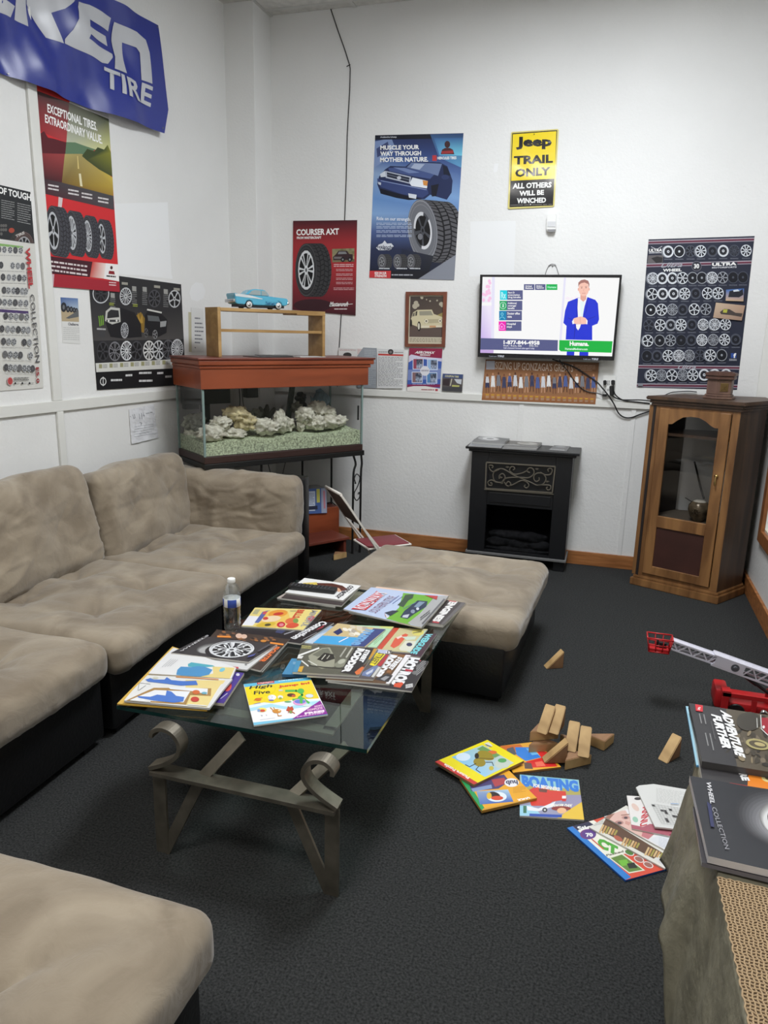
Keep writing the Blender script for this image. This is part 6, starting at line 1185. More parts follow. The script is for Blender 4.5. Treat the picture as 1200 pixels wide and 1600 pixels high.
# fanned car magazines, front right
s = mag(TC_, ZT+.006, .0055, [(560, 240), (1102, 302), (976, 528), (345, 452)], (52, 48, 50))
s.text('HOTROD', (1042, 282), (905, 492), (945, 268), (226, 226, 228), .06); s.poly([(965, 262), (1050, 278), (1040, 306), (1030, 290), (962, 280)], (190, 60, 66)); s.poly([(930, 360), (985, 370), (980, 384), (925, 376)], (170, 46, 60)); s.poly([(845, 470), (900, 460), (915, 470), (890, 502), (840, 494)], (206, 84, 56)); s.lines(1010, 345, 1080, 420, 5, (150, 150, 150), .5, -60, .4); s.lines(930, 480, 985, 510, 3, (226, 226, 226), .6, -10, .4)
for x, y in ((1030, 340), (1000, 390)): s.ell(x, y, 22, 14, (110, 110, 110))
s.make('magazine', 'black magazine with thick white letters, lowest and rightmost of the front fan', 'magazine', G1)
s = mag(TC_, ZT+.012, .0055, [(452, 215), (972, 258), (808, 474), (330, 440)], (96, 72, 50)); s.poly([(838, 232), (940, 240), (915, 275), (830, 262)], (130, 90, 56)); s.text('RODDER', (872, 262), (735, 432), (812, 250), (226, 226, 228), .06); s.text('STREET', (912, 278), (830, 370), (876, 268), (226, 226, 228), .06); s.poly([(935, 250), (972, 260), (806, 474), (780, 470)], (222, 220, 222)); s.lines(940, 270, 962, 278, 1, (120, 100, 110), .5, 0, .3); s.poly([(705, 432), (790, 398), (835, 410), (800, 460), (700, 440)], (60, 58, 60)); s.poly([(740, 436), (780, 415), (810, 420), (770, 450)], (150, 150, 152)); s.poly([(795, 370), (830, 372), (818, 392), (785, 388)], (140, 96, 60))
s.make('magazine', 'white and brown car magazine, second from the right in the front fan', 'magazine', G1)
s = mag(TC_, ZT+.018, .0055, [(330, 190), (828, 222), (686, 440), (190, 412)], (90, 84, 84)); s.poly([(728, 212), (800, 220), (775, 250), (715, 240)], (176, 182, 206)); s.poly([(712, 240), (780, 250), (700, 342), (660, 330)], (228, 210, 40)); s.text('STREET', (775, 246), (702, 330), (728, 236), (120, 110, 50), .03); s.poly([(786, 252), (815, 258), (745, 340), (715, 335)], (170, 56, 60)); s.poly([(610, 385), (700, 335), (730, 340), (660, 420), (600, 410)], (110, 124, 160)); s.poly([(630, 392), (690, 360), (680, 385), (640, 405)], (190, 196, 210)); s.tx('13', 784, 228, 812, 246, WHT, .03); s.poly([(725, 345), (745, 348), (690, 425), (672, 420)], (196, 196, 190)); s.make('magazine', 'magazine with a yellow title strip in the front fan', 'magazine', G1)
s = mag(TC_, ZT+.025, .0065, [(152, 178), (722, 205), (578, 412), (82, 385)], (92, 92, 80))
s.poly([(555, 198), (700, 206), (560, 408), (440, 388)], (48, 46, 46)); s.text('RODDER', (628, 212), (505, 392), (570, 203), (226, 226, 226), .06); s.text('STREET', (668, 222), (612, 312), (632, 214), (226, 226, 226), .06); s.poly([(692, 208), (718, 210), (668, 290), (650, 290)], (190, 140, 56)); s.poly([(548, 385), (600, 345), (640, 350), (610, 395), (560, 405)], (206, 110, 60)); s.poly([(600, 340), (640, 320), (648, 340), (620, 350)], (80, 50, 40))
s.poly([(200, 262), (300, 205), (360, 200), (400, 270), (395, 345), (300, 360), (220, 330)], (150, 150, 132)); s.poly([(230, 255), (305, 212), (350, 206), (370, 240), (270, 270)], (110, 112, 98)); s.poly([(265, 290), (320, 240), (390, 250), (400, 285), (320, 310)], (46, 46, 42)); s.line([(300, 290), (330, 255)], 6, (196, 196, 180)); s.line([(340, 285), (360, 260)], 6, (176, 176, 160)); s.poly([(390, 330), (440, 290), (490, 285), (470, 340), (420, 358)], (130, 132, 116)); s.ell(450, 305, 30, 16, (170, 172, 156), -.4); s.line([(200, 335), (320, 350), (470, 358)], 9, (60, 60, 54)); s.line([(90, 275), (280, 205)], 12, (226, 226, 222)); s.line([(150, 300), (200, 340)], 10, (216, 216, 210)); s.line([(200, 300), (265, 335)], 7, (206, 206, 196)); s.poly([(95, 262), (165, 265), (150, 285), (92, 280)], (216, 216, 212)); s.poly([(128, 345), (168, 340), (150, 385), (118, 380)], (206, 160, 60)); s.poly([(82, 296), (150, 300), (118, 386), (80, 384)], (76, 140, 176))
s.lines(150, 186, 225, 212, 2, (186, 180, 110), .5, 4, .2); s.line([(530, 204), (485, 275)], 12, (176, 176, 166)); s.line([(485, 204), (440, 270)], 10, (166, 166, 156))
s.make('magazine', 'olive magazine with a pale old car and white title, top of the front fan', 'magazine', G1)
s = mag(TC_, ZT+.0115, .010, [(75, 282), (300, 290), (230, 408), (4, 400)], (72, 136, 176), edge=(60, 110, 150)); s.lines(85, 310, 110, 330, 2, (170, 200, 216), .4, 0, .4); s.make('magazine', 'blue booklet corner showing at the left end of the front fan', 'magazine', G1)
# row behind the fan
s = mag(TC_, ZT+.006, .0055, [(850, 85), (1164, 98), (1042, 272), (740, 228)], (70, 48, 58)); s.text('WEBGUIDE', (1136, 100), (1012, 252), (1088, 92), (120, 206, 214), .03); s.make('magazine', 'dark plum magazine with turquoise title at the right table edge', 'magazine', G1)
s = mag(TC_, ZT+.012, .0055, [(560, 42), (1096, 62), (962, 238), (480, 200)], (192, 184, 140)); s.poly([(840, 42), (890, 46), (752, 214), (716, 208)], (190, 76, 56)); s.poly([(1060, 92), (1092, 64), (962, 236), (940, 230)], (160, 200, 196)); s.poly([(815, 190), (850, 130), (930, 95), (950, 105), (880, 185), (840, 206)], (206, 90, 66)); s.poly([(860, 125), (900, 108), (905, 120), (870, 138)], (226, 200, 190)); s.poly([(880, 205), (930, 150), (1010, 152), (975, 230), (890, 222)], (206, 206, 190)); s.ell(958, 178, 22, 14, (60, 60, 90)); s.poly([(900, 120), (1010, 118), (1000, 140), (940, 145)], (190, 206, 190)); s.ell(1022, 88, 46, 24, (206, 196, 110)); s.line([(985, 92), (1050, 82)], 6, (120, 120, 90)); s.make('magazine', 'beige magazine with a red old car, in the row behind the front fan', 'magazine', G1)
s = mag(TC_, ZT+.018, .0055, [(430, 28), (842, 44), (712, 200), (330, 180)], (172, 206, 172)); s.lines(690, 150, 760, 190, 3, (120, 160, 120), .4, -60, .3); s.poly([(740, 32), (842, 44), (825, 62), (735, 50)], (196, 204, 120)); s.make('magazine', 'pale green magazine in the row behind the front fan', 'magazine', G1)
s = mag(TC_, ZT+.0245, .006, [(420, 18), (782, 62), (628, 198), (236, 166)], (196, 176, 130))
s.poly([(300, 110), (640, 128), (560, 192), (236, 166)], (70, 160, 214)); s.poly([(385, 85), (440, 55), (460, 85), (420, 108)], (40, 50, 96)); 
for k in range(16): s.ell(470+s.r.random()*170, 45+s.r.random()*62, 24, 12, [(206, 196, 176), (170, 160, 146), (226, 220, 206)][k % 3], .3, 8)
s.poly([(690, 58), (780, 64), (620, 196), (520, 188)], (54, 66, 120)); s.text('nume', (700, 70), (580, 188), (630, 62), (110, 160, 206), .03); s.line([(430, 160), (500, 125)], 7, (226, 226, 236)); s.make('magazine', 'bright blue magazine with a fluffy animal and navy title, behind the front fan', 'magazine', G1)
# water bottle
bp = hz(363.5, 983, ZT); wb = thing('water_bottle', 'clear plastic water bottle with a blue label and white cap on the table', 'bottle', bp)
M_pet = glass_mat('clear_plastic', (244, 247, 248), .95, 2.1, .08)
b = nb(); lathe(b, [(.001, .004), (.022, .0), (.031, .006)]+[(.0325-.0022*(k % 2), .012+k*.0075) for k in range(11)]+[(.0325, .098), (.0325, .145), (.031, .16), (.024, .178), (.0135, .188), (.0125, .198), (.001, .1985)], 32); obj('bottle_body', b, M_pet, wb, smooth=4)
b = nb(); lathe(b, [(.001, .006), (.028, .008), (.0305, .02), (.0305, .132), (.001, .132)], 28); obj('water', b, glass_mat('still_water', (240, 244, 246), .8, 1.7, .15), wb, smooth=.8)
b = nb(); lathe(b, [(.0328, .098), (.0333, .0985), (.0333, .1285), (.0328, .129)], 36); 
for f in list(b.faces):
    c = f.calc_center_median(); a = math.atan2(c.y, c.x)
    if -2.05 < a < -1.65: f.material_index = 1
    if -.5 < a < .1: f.material_index = 1
obj('label', b, [mat('blue_label', (50, 76, 160), .4), M_white], wb, smooth=.8)
b = nb(); lathe(b, [(.0145, .190), (.0152, .191), (.0152, .2035), (.0138, .205), (.001, .205)], 24); obj('cap', b, M_white, wb, smooth=.8)

# ------------------------------------------------------------------ books, papers and blocks on the floor
TF_, FM_ = (660, 980, 3.529), (870, 1200, 5.217); GB = 'childrens books on the carpet'
s = mag(TF_, .007, .0065, [(537, 812), (862, 842), (892, 1062), (537, 1040)], (150, 150, 176), k=1.12)
s.poly([(537, 812), (862, 842), (868, 900), (545, 870)], (140, 190, 200)); s.poly([(537, 870), (870, 895), (880, 930), (720, 920), (540, 905)], (170, 160, 90)); s.poly([(770, 925), (880, 925), (885, 975), (830, 1000), (760, 960)], (146, 142, 172)); s.poly([(885, 960), (892, 1062), (740, 1055), (820, 1000)], (222, 186, 70)); s.poly([(537, 985), (600, 980), (660, 1040), (537, 1040)], (150, 200, 220))
s.poly([(575, 905), (620, 880), (690, 880), (700, 900), (790, 905), (795, 950), (700, 965), (590, 945)], (206, 66, 56)); s.poly([(640, 890), (690, 895), (685, 912), (645, 908)], (110, 70, 60)); s.poly([(590, 945), (720, 960), (690, 985), (600, 985)], (206, 66, 56)); s.poly([(575, 985), (640, 1000), (735, 960), (720, 990), (640, 1015), (580, 1010)], (226, 226, 230)); s.ell(675, 1008, 14, 13, (50, 50, 60)); s.ell(675, 1008, 6, 6, (206, 206, 206)); s.rect(770, 930, 792, 945, WHT); s.rect(770, 945, 792, 960, (200, 60, 60)); s.rect(556, 985, 574, 1025, (64, 116, 90))
s.text('BOATING', (545, 815), (856, 846), (552, 880), (54, 120, 206), .05); s.text('FOR BEGINNERS!', (612, 862), (758, 885), (612, 882), (236, 232, 220), .03); s.text('RANGER DAN', (712, 975), (826, 975), (706, 992), (236, 232, 220), .03); s.ell(765, 1000, 54, 13, (140, 60, 54)); s.ell(768, 1012, 26, 16, (226, 180, 140)); s.poly([(590, 1028), (770, 1035), (768, 1050), (590, 1042)], (50, 80, 170))
s.make('childrens_book', 'picture book with blue title and red boat, nearest the camera of the floor books', 'book', GB)
s = mag(TF_, .009, .0085, [(428, 655), (632, 630), (765, 770), (500, 802)], (224, 164, 54), k=1.12, edge=(150, 110, 70))
s.poly([(428, 655), (540, 645), (560, 670), (450, 700)], (196, 106, 50)); s.poly([(465, 670), (500, 660), (520, 700), (490, 712), (470, 700)], (90, 90, 96)); s.poly([(510, 662), (600, 662), (655, 718), (570, 738), (520, 705)], (54, 124, 206)); s.poly([(570, 668), (605, 668), (640, 700), (605, 706)], (110, 180, 226)); s.poly([(622, 672), (690, 690), (745, 768), (600, 775), (570, 742), (656, 720)], (206, 44, 44)); s.poly([(620, 745), (660, 738), (680, 765), (630, 768)], (226, 110, 90)); s.poly([(560, 745), (600, 750), (610, 782), (565, 780)], (96, 76, 70)); s.make('childrens_book', 'picture book with red and blue trucks, its corner under the wooden blocks', 'book', GB)
s = mag(TF_, .0165, .0095, [(205, 832), (478, 790), (632, 942), (328, 1012)], (226, 164, 46), k=1.12, edge=(190, 140, 60))
s.poly([(205, 832), (236, 828), (348, 1006), (328, 1012)], (40, 150, 84)); s.poly([(255, 850), (450, 812), (480, 850), (420, 890), (270, 905)], (76, 66, 110)); s.poly([(380, 840), (450, 830), (470, 860), (400, 880)], (170, 70, 76)); s.poly([(268, 890), (380, 868), (385, 888), (280, 908)], (130, 150, 190)); s.poly([(298, 905), (472, 895), (502, 962), (318, 978)], [(140, 160, 190), (170, 200, 220), (66, 100, 176), (76, 110, 180)]); s.ell(410, 935, 55, 28, (216, 226, 236)); s.ell(398, 925, 32, 16, (46, 40, 42), .3); s.ell(412, 942, 34, 12, (206, 76, 50)); s.ell(368, 930, 14, 18, (220, 180, 60))
s.ell(492, 857, 40, 24, (226, 226, 230)); s.text('hub', (528, 868), (462, 872), (524, 842), (70, 70, 96), .03); s.lines(500, 885, 570, 920, 5, (190, 130, 40), .3, -10, .2); s.text('QUICK', (596, 950), (524, 962), (592, 934), (240, 236, 230), .05); s.poly([(335, 1000), (620, 940), (632, 942), (328, 1012)], (206, 150, 50)); s.make('childrens_book', 'orange book with a green spine and hub circle, under the yellow one', 'book', GB)
s = mag(TF_, .0275, .0105, [(70, 742), (358, 621), (560, 736), (284, 868)], (230, 214, 36), k=1.12, edge=(150, 116, 86))
s.poly([(70, 742), (92, 733), (306, 858), (284, 868)], (196, 60, 56)); s.text('Picture Puzzle', (252, 838), (115, 762), (262, 826), (240, 222, 216), .03); s.poly([(160, 716), (332, 650), (505, 748), (345, 826)], [(130, 190, 226), (170, 196, 190), (190, 200, 190), (150, 196, 226)]); s.poly([(300, 672), (332, 655), (430, 706), (400, 720)], (110, 150, 90)); s.ell(225, 715, 40, 22, (206, 222, 236)); s.ell(440, 755, 42, 24, (190, 200, 190)); s.ell(440, 735, 24, 12, (90, 160, 96)); s.ell(385, 690, 26, 10, (214, 110, 60))
for x, y, rx, ry in ((345, 700, 42, 18), (350, 715, 46, 18), (315, 745, 34, 24)): s.ell(x, y, rx, ry, (150, 134, 50), .2)
s.line([(300, 722), (390, 726)], 4, (110, 90, 40)); s.line([(296, 752), (260, 770), (236, 758)], 4, (40, 38, 34)); s.line([(310, 768), (295, 785), (320, 802)], 4, (40, 38, 34)); s.line([(350, 745), (385, 745), (392, 765)], 4, (40, 38, 34)); s.ell(380, 778, 13, 12, (196, 180, 70)); s.ell(300, 710, 12, 16, (50, 46, 40))
s.poly([(340, 642), (365, 634), (388, 655), (362, 665)], (214, 214, 200)); 
for k in range(5): s.line([(346+k*6, 644+k*2.6), (362+k*6-4, 657+k*1.2)], 2.4, (90, 90, 80))
s.make('childrens_book', 'bright yellow picture puzzle book on top of the floor pile', 'book', GB)
GF = 'papers on the carpet'
s = mag(FM_, .007, .0065, [(84, 488), (480, 370), (972, 800), (560, 914)], (206, 78, 58), k=1.12, edge=(40, 90, 170))
s.poly([(84, 488), (128, 474), (606, 890), (560, 914)], (46, 120, 196)); s.poly([(130, 474), (300, 425), (700, 700), (540, 700), (420, 735)], (224, 222, 210)); s.poly([(130, 474), (260, 436), (300, 462), (170, 510)], (46, 46, 70)); s.text('Stic', (160, 478), (262, 462), (185, 512), WHT, .03); s.ell(255, 540, 66, 42, (110, 60, 120)); s.ell(262, 540, 58, 36, (90, 60, 130)); s.text('70', (232, 530), (290, 528), (240, 562), WHT, .04)
s.text('CT', (335, 560), (500, 640), (330, 640), (80, 160, 60), .06); s.line([(285, 580), (380, 662)], 9, (196, 80, 56)); s.poly([(420, 730), (540, 700), (720, 835), (590, 860)], (214, 216, 196)); s.poly([(440, 735), (530, 706), (700, 830), (590, 850)], (96, 130, 60)); s.poly([(500, 755), (570, 745), (590, 790), (530, 800)], (110, 176, 60)); s.poly([(570, 780), (630, 770), (660, 815), (590, 820)], (40, 44, 36)); s.text('Packed', (400, 705), (540, 670), (406, 722), (110, 110, 90), .02)
for x, y in ((670, 745), (745, 790), (590, 690)): s.ell(x, y, 44, 24, (220, 210, 206), .4); s.ell(x, y, 36, 18, [(120, 90, 80), (150, 100, 90), (80, 120, 60)][int(x) % 3], .4)
s.make('magazine', 'magazine with a blue spine and green letters at the bottom of the floor papers', 'magazine', GF)
s = mag(FM_, .013, .0055, [(262, 482), (566, 304), (1100, 660), (880, 820)], (214, 212, 204), k=1.1)
s.poly([(350, 505), (400, 410), (860, 690), (790, 740)], (96, 72, 58)); s.poly([(800, 745), (900, 690), (985, 745), (880, 810)], (206, 206, 206)); s.lines(830, 740, 930, 780, 4, (180, 180, 180), .4, 10, .2)
for x, y, a in ((420, 505, .3), (600, 610, .3), (790, 690, .3)):
    for k in range(6): s.line([(x-70+k*24, y+20+k*4), (x-40+k*22, y-40+k*9)], 16, [(206, 176, 130), (190, 150, 96), (160, 150, 80)][k % 3])
s.ell(500, 575, 40, 18, (170, 96, 76), .5); s.lines(300, 440, 380, 480, 3, (170, 170, 166), .4, -20, .3); s.make('magazine', 'food magazine page with sandwiches among the floor papers', 'magazine', GF)
s = mag(FM_, .018, .0045, [(385, 396), (572, 334), (1090, 600), (986, 724)], (222, 220, 222), k=1.1)
s.poly([(392, 400), (480, 352), (560, 345), (620, 440), (800, 530), (745, 580), (620, 540), (470, 460)], (216, 180, 170)); s.poly([(392, 400), (470, 356), (490, 350), (420, 430)], (150, 110, 96)); s.ell(560, 404, 32, 15, (190, 146, 140)); s.ell(562, 406, 16, 9, (90, 76, 80)); s.ell(508, 446, 36, 18, (180, 136, 130)); s.ell(512, 448, 18, 10, (84, 70, 74)); s.line([(525, 385), (590, 378)], 7, (150, 110, 96)); s.poly([(560, 430), (600, 445), (590, 470), (555, 455)], (200, 150, 140)); s.poly([(700, 520), (800, 535), (745, 582), (690, 555)], (190, 120, 126)); s.poly([(760, 585), (840, 540), (1040, 590), (985, 722)], (214, 216, 222)); s.lines(830, 560, 990, 640, 7, (186, 190, 200), .35, 50, .15)
s.make('magazine', 'magazine page with a large face among the floor papers', 'magazine', GF)
s = mag(FM_, .0235, .005, [(570, 224), (690, 232), (1060, 490), (1034, 578), (612, 492)], (222, 218, 216), k=1.1)
s.poly([(605, 460), (700, 480), (760, 455), (1060, 500), (1034, 578), (612, 492)], (170, 96, 110)); s.text('ANNU', (762, 300), (735, 465), (700, 318), (190, 66, 76), .03); s.ell(640, 320, 40, 20, (216, 190, 180), .8); s.ell(640, 420, 26, 20, (150, 190, 170), .8); s.ell(660, 250, 28, 12, (70, 66, 66)); s.ell(940, 545, 24, 10, (130, 60, 76)); s.ell(860, 545, 20, 9, (150, 80, 96)); s.make('magazine', 'pink and white magazine with red letters under the crossword', 'magazine', GF)
s = mag(FM_, .030, .006, [(645, 158), (672, 142), (790, 130), (1120, 186), (1075, 520), (800, 488)], (206, 206, 204), k=1.1, m='printed_paper', bend=lambda u, v: .005*math.sin(u*3)*v, grid=(8, 8))
s.lines(810, 165, 1085, 285, 12, (180, 180, 178), .35, 40, .07)
for i in range(10):
    for j in range(9):
        if (i*7+j*5+i*j) % 9 in (0,) or (i, j) in ((2, 2), (3, 2), (5, 4), (6, 4), (7, 3), (8, 3), (2, 6), (7, 7)):
            x = 770+i*26+j*9; y = 300+j*18+i*4; s.poly([(x, y), (x+25, y+4), (x+33, y+21), (x+8, y+17)], (52, 50, 52))
for j in range(10): s.line([(770+j*9, 300+j*18), (1030+j*9, 340+j*18)], 1.5, (150, 150, 150))
for i in range(11): s.line([(770+i*26, 300+i*4), (851+i*26, 462+i*4)], 1.5, (150, 150, 150))
s.poly([(925, 300), (995, 303), (994, 308), (926, 305)], (130, 160, 200)); s.make('newspaper', 'folded newspaper page with a crossword on top of the floor papers', 'newspaper', GF)

# wooden wedge blocks
M_blk = wood_mat('raw_block_wood', (168, 136, 90), (206, 172, 120), 9, (1, 1, 1), .6)
M_blkd = wood_mat('brown_block_face', (120, 88, 62), (156, 118, 84), 9, (1, 1, 1), .6)
def wedge(L=.086, T=.042):
    b = nb(); prism(b, [(0, 0), (L, 0), (0, L)], -T/2, T/2, bev=.0025); b.transform(Matrix.Rotation(PI/2, 4, 'X'))
    for f in b.faces:
        if abs(f.normal.y) > .9: f.material_index = 1
    return b
wb_ = wedge(); bmesh.ops.recalc_face_normals(wb_, faces=wb_.faces[:])
for f in wb_.faces: f.material_index = 1 if abs(f.normal.y) > .9 else 0
me = bpy.data.meshes.new('wooden_block'); wb_.to_mesh(me); wb_.free(); me.materials.append(M_blk); me.materials.append(M_blkd)
first = bpy.data.objects.new('wooden_block', me); C.objects.link(first)
tag(first, 'x', 'block', 'wooden wedge blocks')
FLAT = (PI/2, 0)
BK = [((-.112, 3.425, .0), (0, 0, PI+.5), 'wooden wedge block standing alone by the corner of the large ottoman'),
      ((-1.785, 4.70, .021), (PI/2, 0, .25), 'wooden wedge block on the carpet in front of the red step shelf'),
      ((.365, 2.775, .0), (0, 0, -PI/2-.62), 'wooden wedge block standing alone beside the black magazine stack'),
      ((-.150, 2.665, .021), (PI/2, 0, -.35), 'flat wedge block at the left bottom of the block pile, on the book'),
      ((-.155, 2.690, .063), (PI/2, 0, -.30), 'flat wedge block second from the bottom on the left of the pile'),
      (hz(846, 1147, .08)+Vector((.022, .085, 0)), (0, 0, -PI/2-.28), 'upright wedge block at the top left of the pile'),
      (hz(863, 1147, .08)+Vector((.020, .085, 0)), (0, 0, -PI/2-.22), 'highest upright wedge block of the pile'),
      ((-.030, 2.605, .021), (PI/2, 0, -.10), 'flat wedge block at the bottom right of the pile'),
      ((-.02, 2.640, .021), (PI/2, 0, 2.2), 'flat wedge block at the back of the pile'),
      (hz(890, 1175, .043)+Vector((.008, .087, 0)), (0, 0, -PI/2-.08), 'brown upright wedge block in the middle of the pile'),
      (hz(910, 1184, .043)+Vector((.004, .088, 0)), (0, 0, -PI/2-.02), 'pale upright wedge block at the right of the pile'),
      ((.10, 2.705, .021), (PI/2, 0, 2.7), 'flat wedge block pointing right at the foot of the pile'),
      ((-.040, 2.575, .010), (0, 0, PI+.35), 'dark faced wedge block leaning at the front of the pile on the truck book')]
for i, (p, r, lb) in enumerate(BK):
    o = first if i == 0 else dup(first, p)
    o.location = p; o.rotation_euler = r; o['label'] = lb

# toy fire engine
fe = thing('toy_fire_engine', 'red toy fire engine with a raised white boom and red basket', 'toy', (.74, 3.2, 0))
M_red = mat('red_toy_plastic', (176, 30, 34), .35); M_wp = mat('white_toy_plastic', (206, 204, 216), .4)
b = nb(); box(b, .60, .93, 3.15, 3.29, .03, .075, bev=.004); box(b, .545, .60, 3.17, 3.29, .03, .115, bev=.012); obj('body', b, M_red, fe, world=True, smooth=.7)
b = nb()                                         # side frame with its opening
box(b, .565, .93, 3.118, 3.13, .112, .132, bev=.002); box(b, .565, .592, 3.118, 3.13, .01, .112, bev=.002); box(b, .68, .70, 3.118, 3.13, .01, .112, bev=.002); box(b, .565, .93, 3.118, 3.13, .01, .03, bev=.002); box(b, .84, .93, 3.118, 3.13, .03, .112, bev=.002); box(b, .565, .60, 3.118, 3.18, .110, .132, bev=.002)
obj('side_frame', b, M_red, fe, world=True)
for x in (.63, .87):
    for y in (3.155, 3.285):
        b = nb(); lathe(b, [(.012, -.012), (.034, -.012), (.036, -.008), (.036, .008), (.034, .012), (.012, .012)], 20, M=Matrix.Translation((x, y, .036)) @ Matrix.Rotation(PI/2, 4, 'X')); obj('wheel', b, M_black, fe, world=True, smooth=.8)
b = nb(); lathe(b, [(.03, 0), (.035, .01), (.035, .05), (.02, .06)], 20, (.78, 3.21, .075)); obj('turret', b, M_red, fe, world=True, smooth=.8)
bt, be = Vector((.79, 3.2, .158)), Vector((.345, 3.2, .268)); bd = (be-bt).normalized(); bu = Vector((0, 1, 0)).cross(bd).normalized(); bu = bu if bu.z > 0 else -bu; by = Vector((0, 1, 0))
def boom(p, q, hw, hh, rungs, nm):
    b = nb()
    for sy in (-1, 1):
        for su in (-1, 1): bar(b, [p+by*sy*hw+bu*su*hh, q+by*sy*hw+bu*su*hh], .007, .006, bu)
        n = rungs
        for k in range(n):
            a, c = p+(q-p)*(k/n), p+(q-p)*((k+1)/n); bar(b, [a+by*sy*hw+bu*hh*(-1 if k % 2 else 1), c+by*sy*hw+bu*hh*(1 if k % 2 else -1)], .005, .004, bu)
    for k in range(rungs+1):
        a = p+(q-p)*(k/rungs); bar(b, [a-by*hw+bu*hh, a+by*hw+bu*hh], .005, .004, bu)
    bar(b, [p+bu*hh, q+bu*hh], .003, hw*2, bu); obj(nm, b, M_wp, fe, world=True)
boom(bt+bu*.02, bt+(be-bt)*.62+bu*.02, .024, .023, 9, 'lower_boom'); boom(bt+(be-bt)*.45+bu*.02, be+bu*.018, .018, .018, 8, 'upper_boom')
b = nb(); pa, pb = bt+(be-bt)*.34+bu*.02, bt+(be-bt)*.60+bu*.02; [bar(b, [pa+by*q, pb+by*q], .038, .004, bu) for q in (-.0255, .0255)]; obj('boom_plates', b, M_wp, fe, world=True)
b = nb(); hb = bt+(be-bt)*.42+bu*.02; tube(b, [hb-by*.028, hb-by*.022], [.017, .017], 18); tube(b, [hb+by*.028, hb+by*.022], [.017, .017], 18); tube(b, [hb-by*.031, hb-by*.028], [.006, .009], 10); obj('hub', b, mat('grey_toy_hub', (96, 98, 106), .35, .3), fe, world=True, smooth=.8)
b = nb(); tube(b, [Vector((.76, 3.185, .12)), Vector((.66, 3.185, .185))], .007, 8); tube(b, [Vector((.70, 3.185, .158)), Vector((.63, 3.185, .205))], .010, 8); obj('piston', b, M_black, fe, world=True, smooth=.8)
b = nb(); bc = be+Vector((-.045, 0, .0)); R4 = lambda w, d, z: [bc+Vector((sx*w, sy*d, z)) for sx, sy in ((-1, -1), (1, -1), (1, 1), (-1, 1))]
ring_ = lambda P, r: [tube(b, [P[i], P[(i+1) % 4]], r, 6) for i in range(4)]
ring_(R4(.052, .034, .042), .0035); ring_(R4(.046, .030, .010), .0025); ring_(R4(.040, .026, -.022), .004); lo_, hi_ = R4(.040, .026, -.022), R4(.052, .034, .042)
for i in range(4):
    for t_ in (0, .33, .66): tube(b, [lo_[i]+(lo_[(i+1) % 4]-lo_[i])*t_, hi_[i]+(hi_[(i+1) % 4]-hi_[i])*t_], .0025, 5)
box(b, bc.x-.04, bc.x+.04, bc.y-.026, bc.y+.026, bc.z-.026, bc.z-.006, bev=.002); obj('basket', b, M_red, fe, world=True)
b = nb(); tube(b, [bc+Vector((-.008, .0, -.006)), bc+Vector((-.008, 0, .034))], .006, 8); box(b, bc.x+.0, bc.x+.03, bc.y-.01, bc.y+.01, bc.z-.006, bc.z+.018, bev=.002); obj('water_cannon', b, M_black, fe, world=True)
b = nb(); tube(b, smooth_path([(.755, 3.125, .05), (.775, 3.122, .085), (.80, 3.122, .09), (.815, 3.122, .06)], 5), .006, 8); tube(b, smooth_path([(.71, 3.125, .04), (.73, 3.122, .07), (.75, 3.122, .05)], 5), .008, 8); obj('chrome_fittings', b, M_chrome, fe, world=True, smooth=.8)
b = nb(); lathe(b, [(.001, 0), (.018, 0), (.018, .03), (.001, .03)], 16, (.83, 3.135, .055)); obj('white_tank', b, M_wp, fe, world=True, smooth=.8)

# ------------------------------------------------------------------ covered table at the right
tb = thing('side_table', 'low table at the right edge, hidden by a grey cloth', 'table', (.62, 1.3, 0))
b = nb(); box(b, .295, .93, .55, 1.79, .52, .545, bev=.004); obj('table_top', b, M_oakd, tb, world=True)
for x in (.33, .88):
    for y in (.6, 1.74):
        b = nb(); box(b, x-.02, x+.02, y-.02, y+.02, 0, .52, bev=.003); obj('leg', b, M_oakd, tb, world=True)
M_cloth = mat('grey_plastic_cloth', (120, 116, 100), .5, noise=(14, .3, 6), bump=(45, .35), spec=.4)
b = nb(); NY, NZ = 110, 26; G = []
for i in range(NY+1):
    y = 1.80-1.25*i/NY; row = []
    hem = .24 if y > 1.50 else .05
    hem = .05+.19*sm(1.44, 1.50, y)
    for j in range(8): x = .94-(.94-.292)*j/8; row.append(b.verts.new((x, y, .5465+.0008*mnoise.noise(Vector((x*9, y*9, 0))))))
    for j in range(NZ+1):
        t = j/NZ; z = .547-(.547-hem)*t
        fl = .008+.050*t**1.3*(.8+.25*sm(1.4, 1.6, y))+.013*t*math.sin(y*17+.6)+.008*t*math.sin(y*41+2*t)+.005*mnoise.noise(Vector((y*8, z*6, 3)))
        row.append(b.verts.new((.290-fl*min(1, t*3+.12), y, z)))
    G.append(row)
for i in range(NY):
    for j in range(len(G[0])-1): b.faces.new((G[i][j], G[i+1][j], G[i+1][j+1], G[i][j+1]))
far = []                                        # far drop
for k in range(13):
    t = k/12; far.append([b.verts.new((x, 1.802+.03*t+.012*t*math.sin(x*22), .5465-.36*t)) for x in [.94-(.94-.285)*q/16 for q in range(17)]])
for k in range(12):
    for q in range(16): b.faces.new((far[k][q], far[k][q+1], far[k+1][q+1], far[k+1][q]))
cloth = obj('tablecloth', b, M_cloth, smooth=4); md = cloth.modifiers.new('thickness', 'SOLIDIFY'); md.thickness = .0015
tag(cloth, 'grey textured plastic tablecloth hanging to the floor at the right edge', 'tablecloth')
dy = thing('crocheted_runner', 'beige crocheted runner with a white centre on the grey cloth', 'runner', (.5, 1.05, .5485))
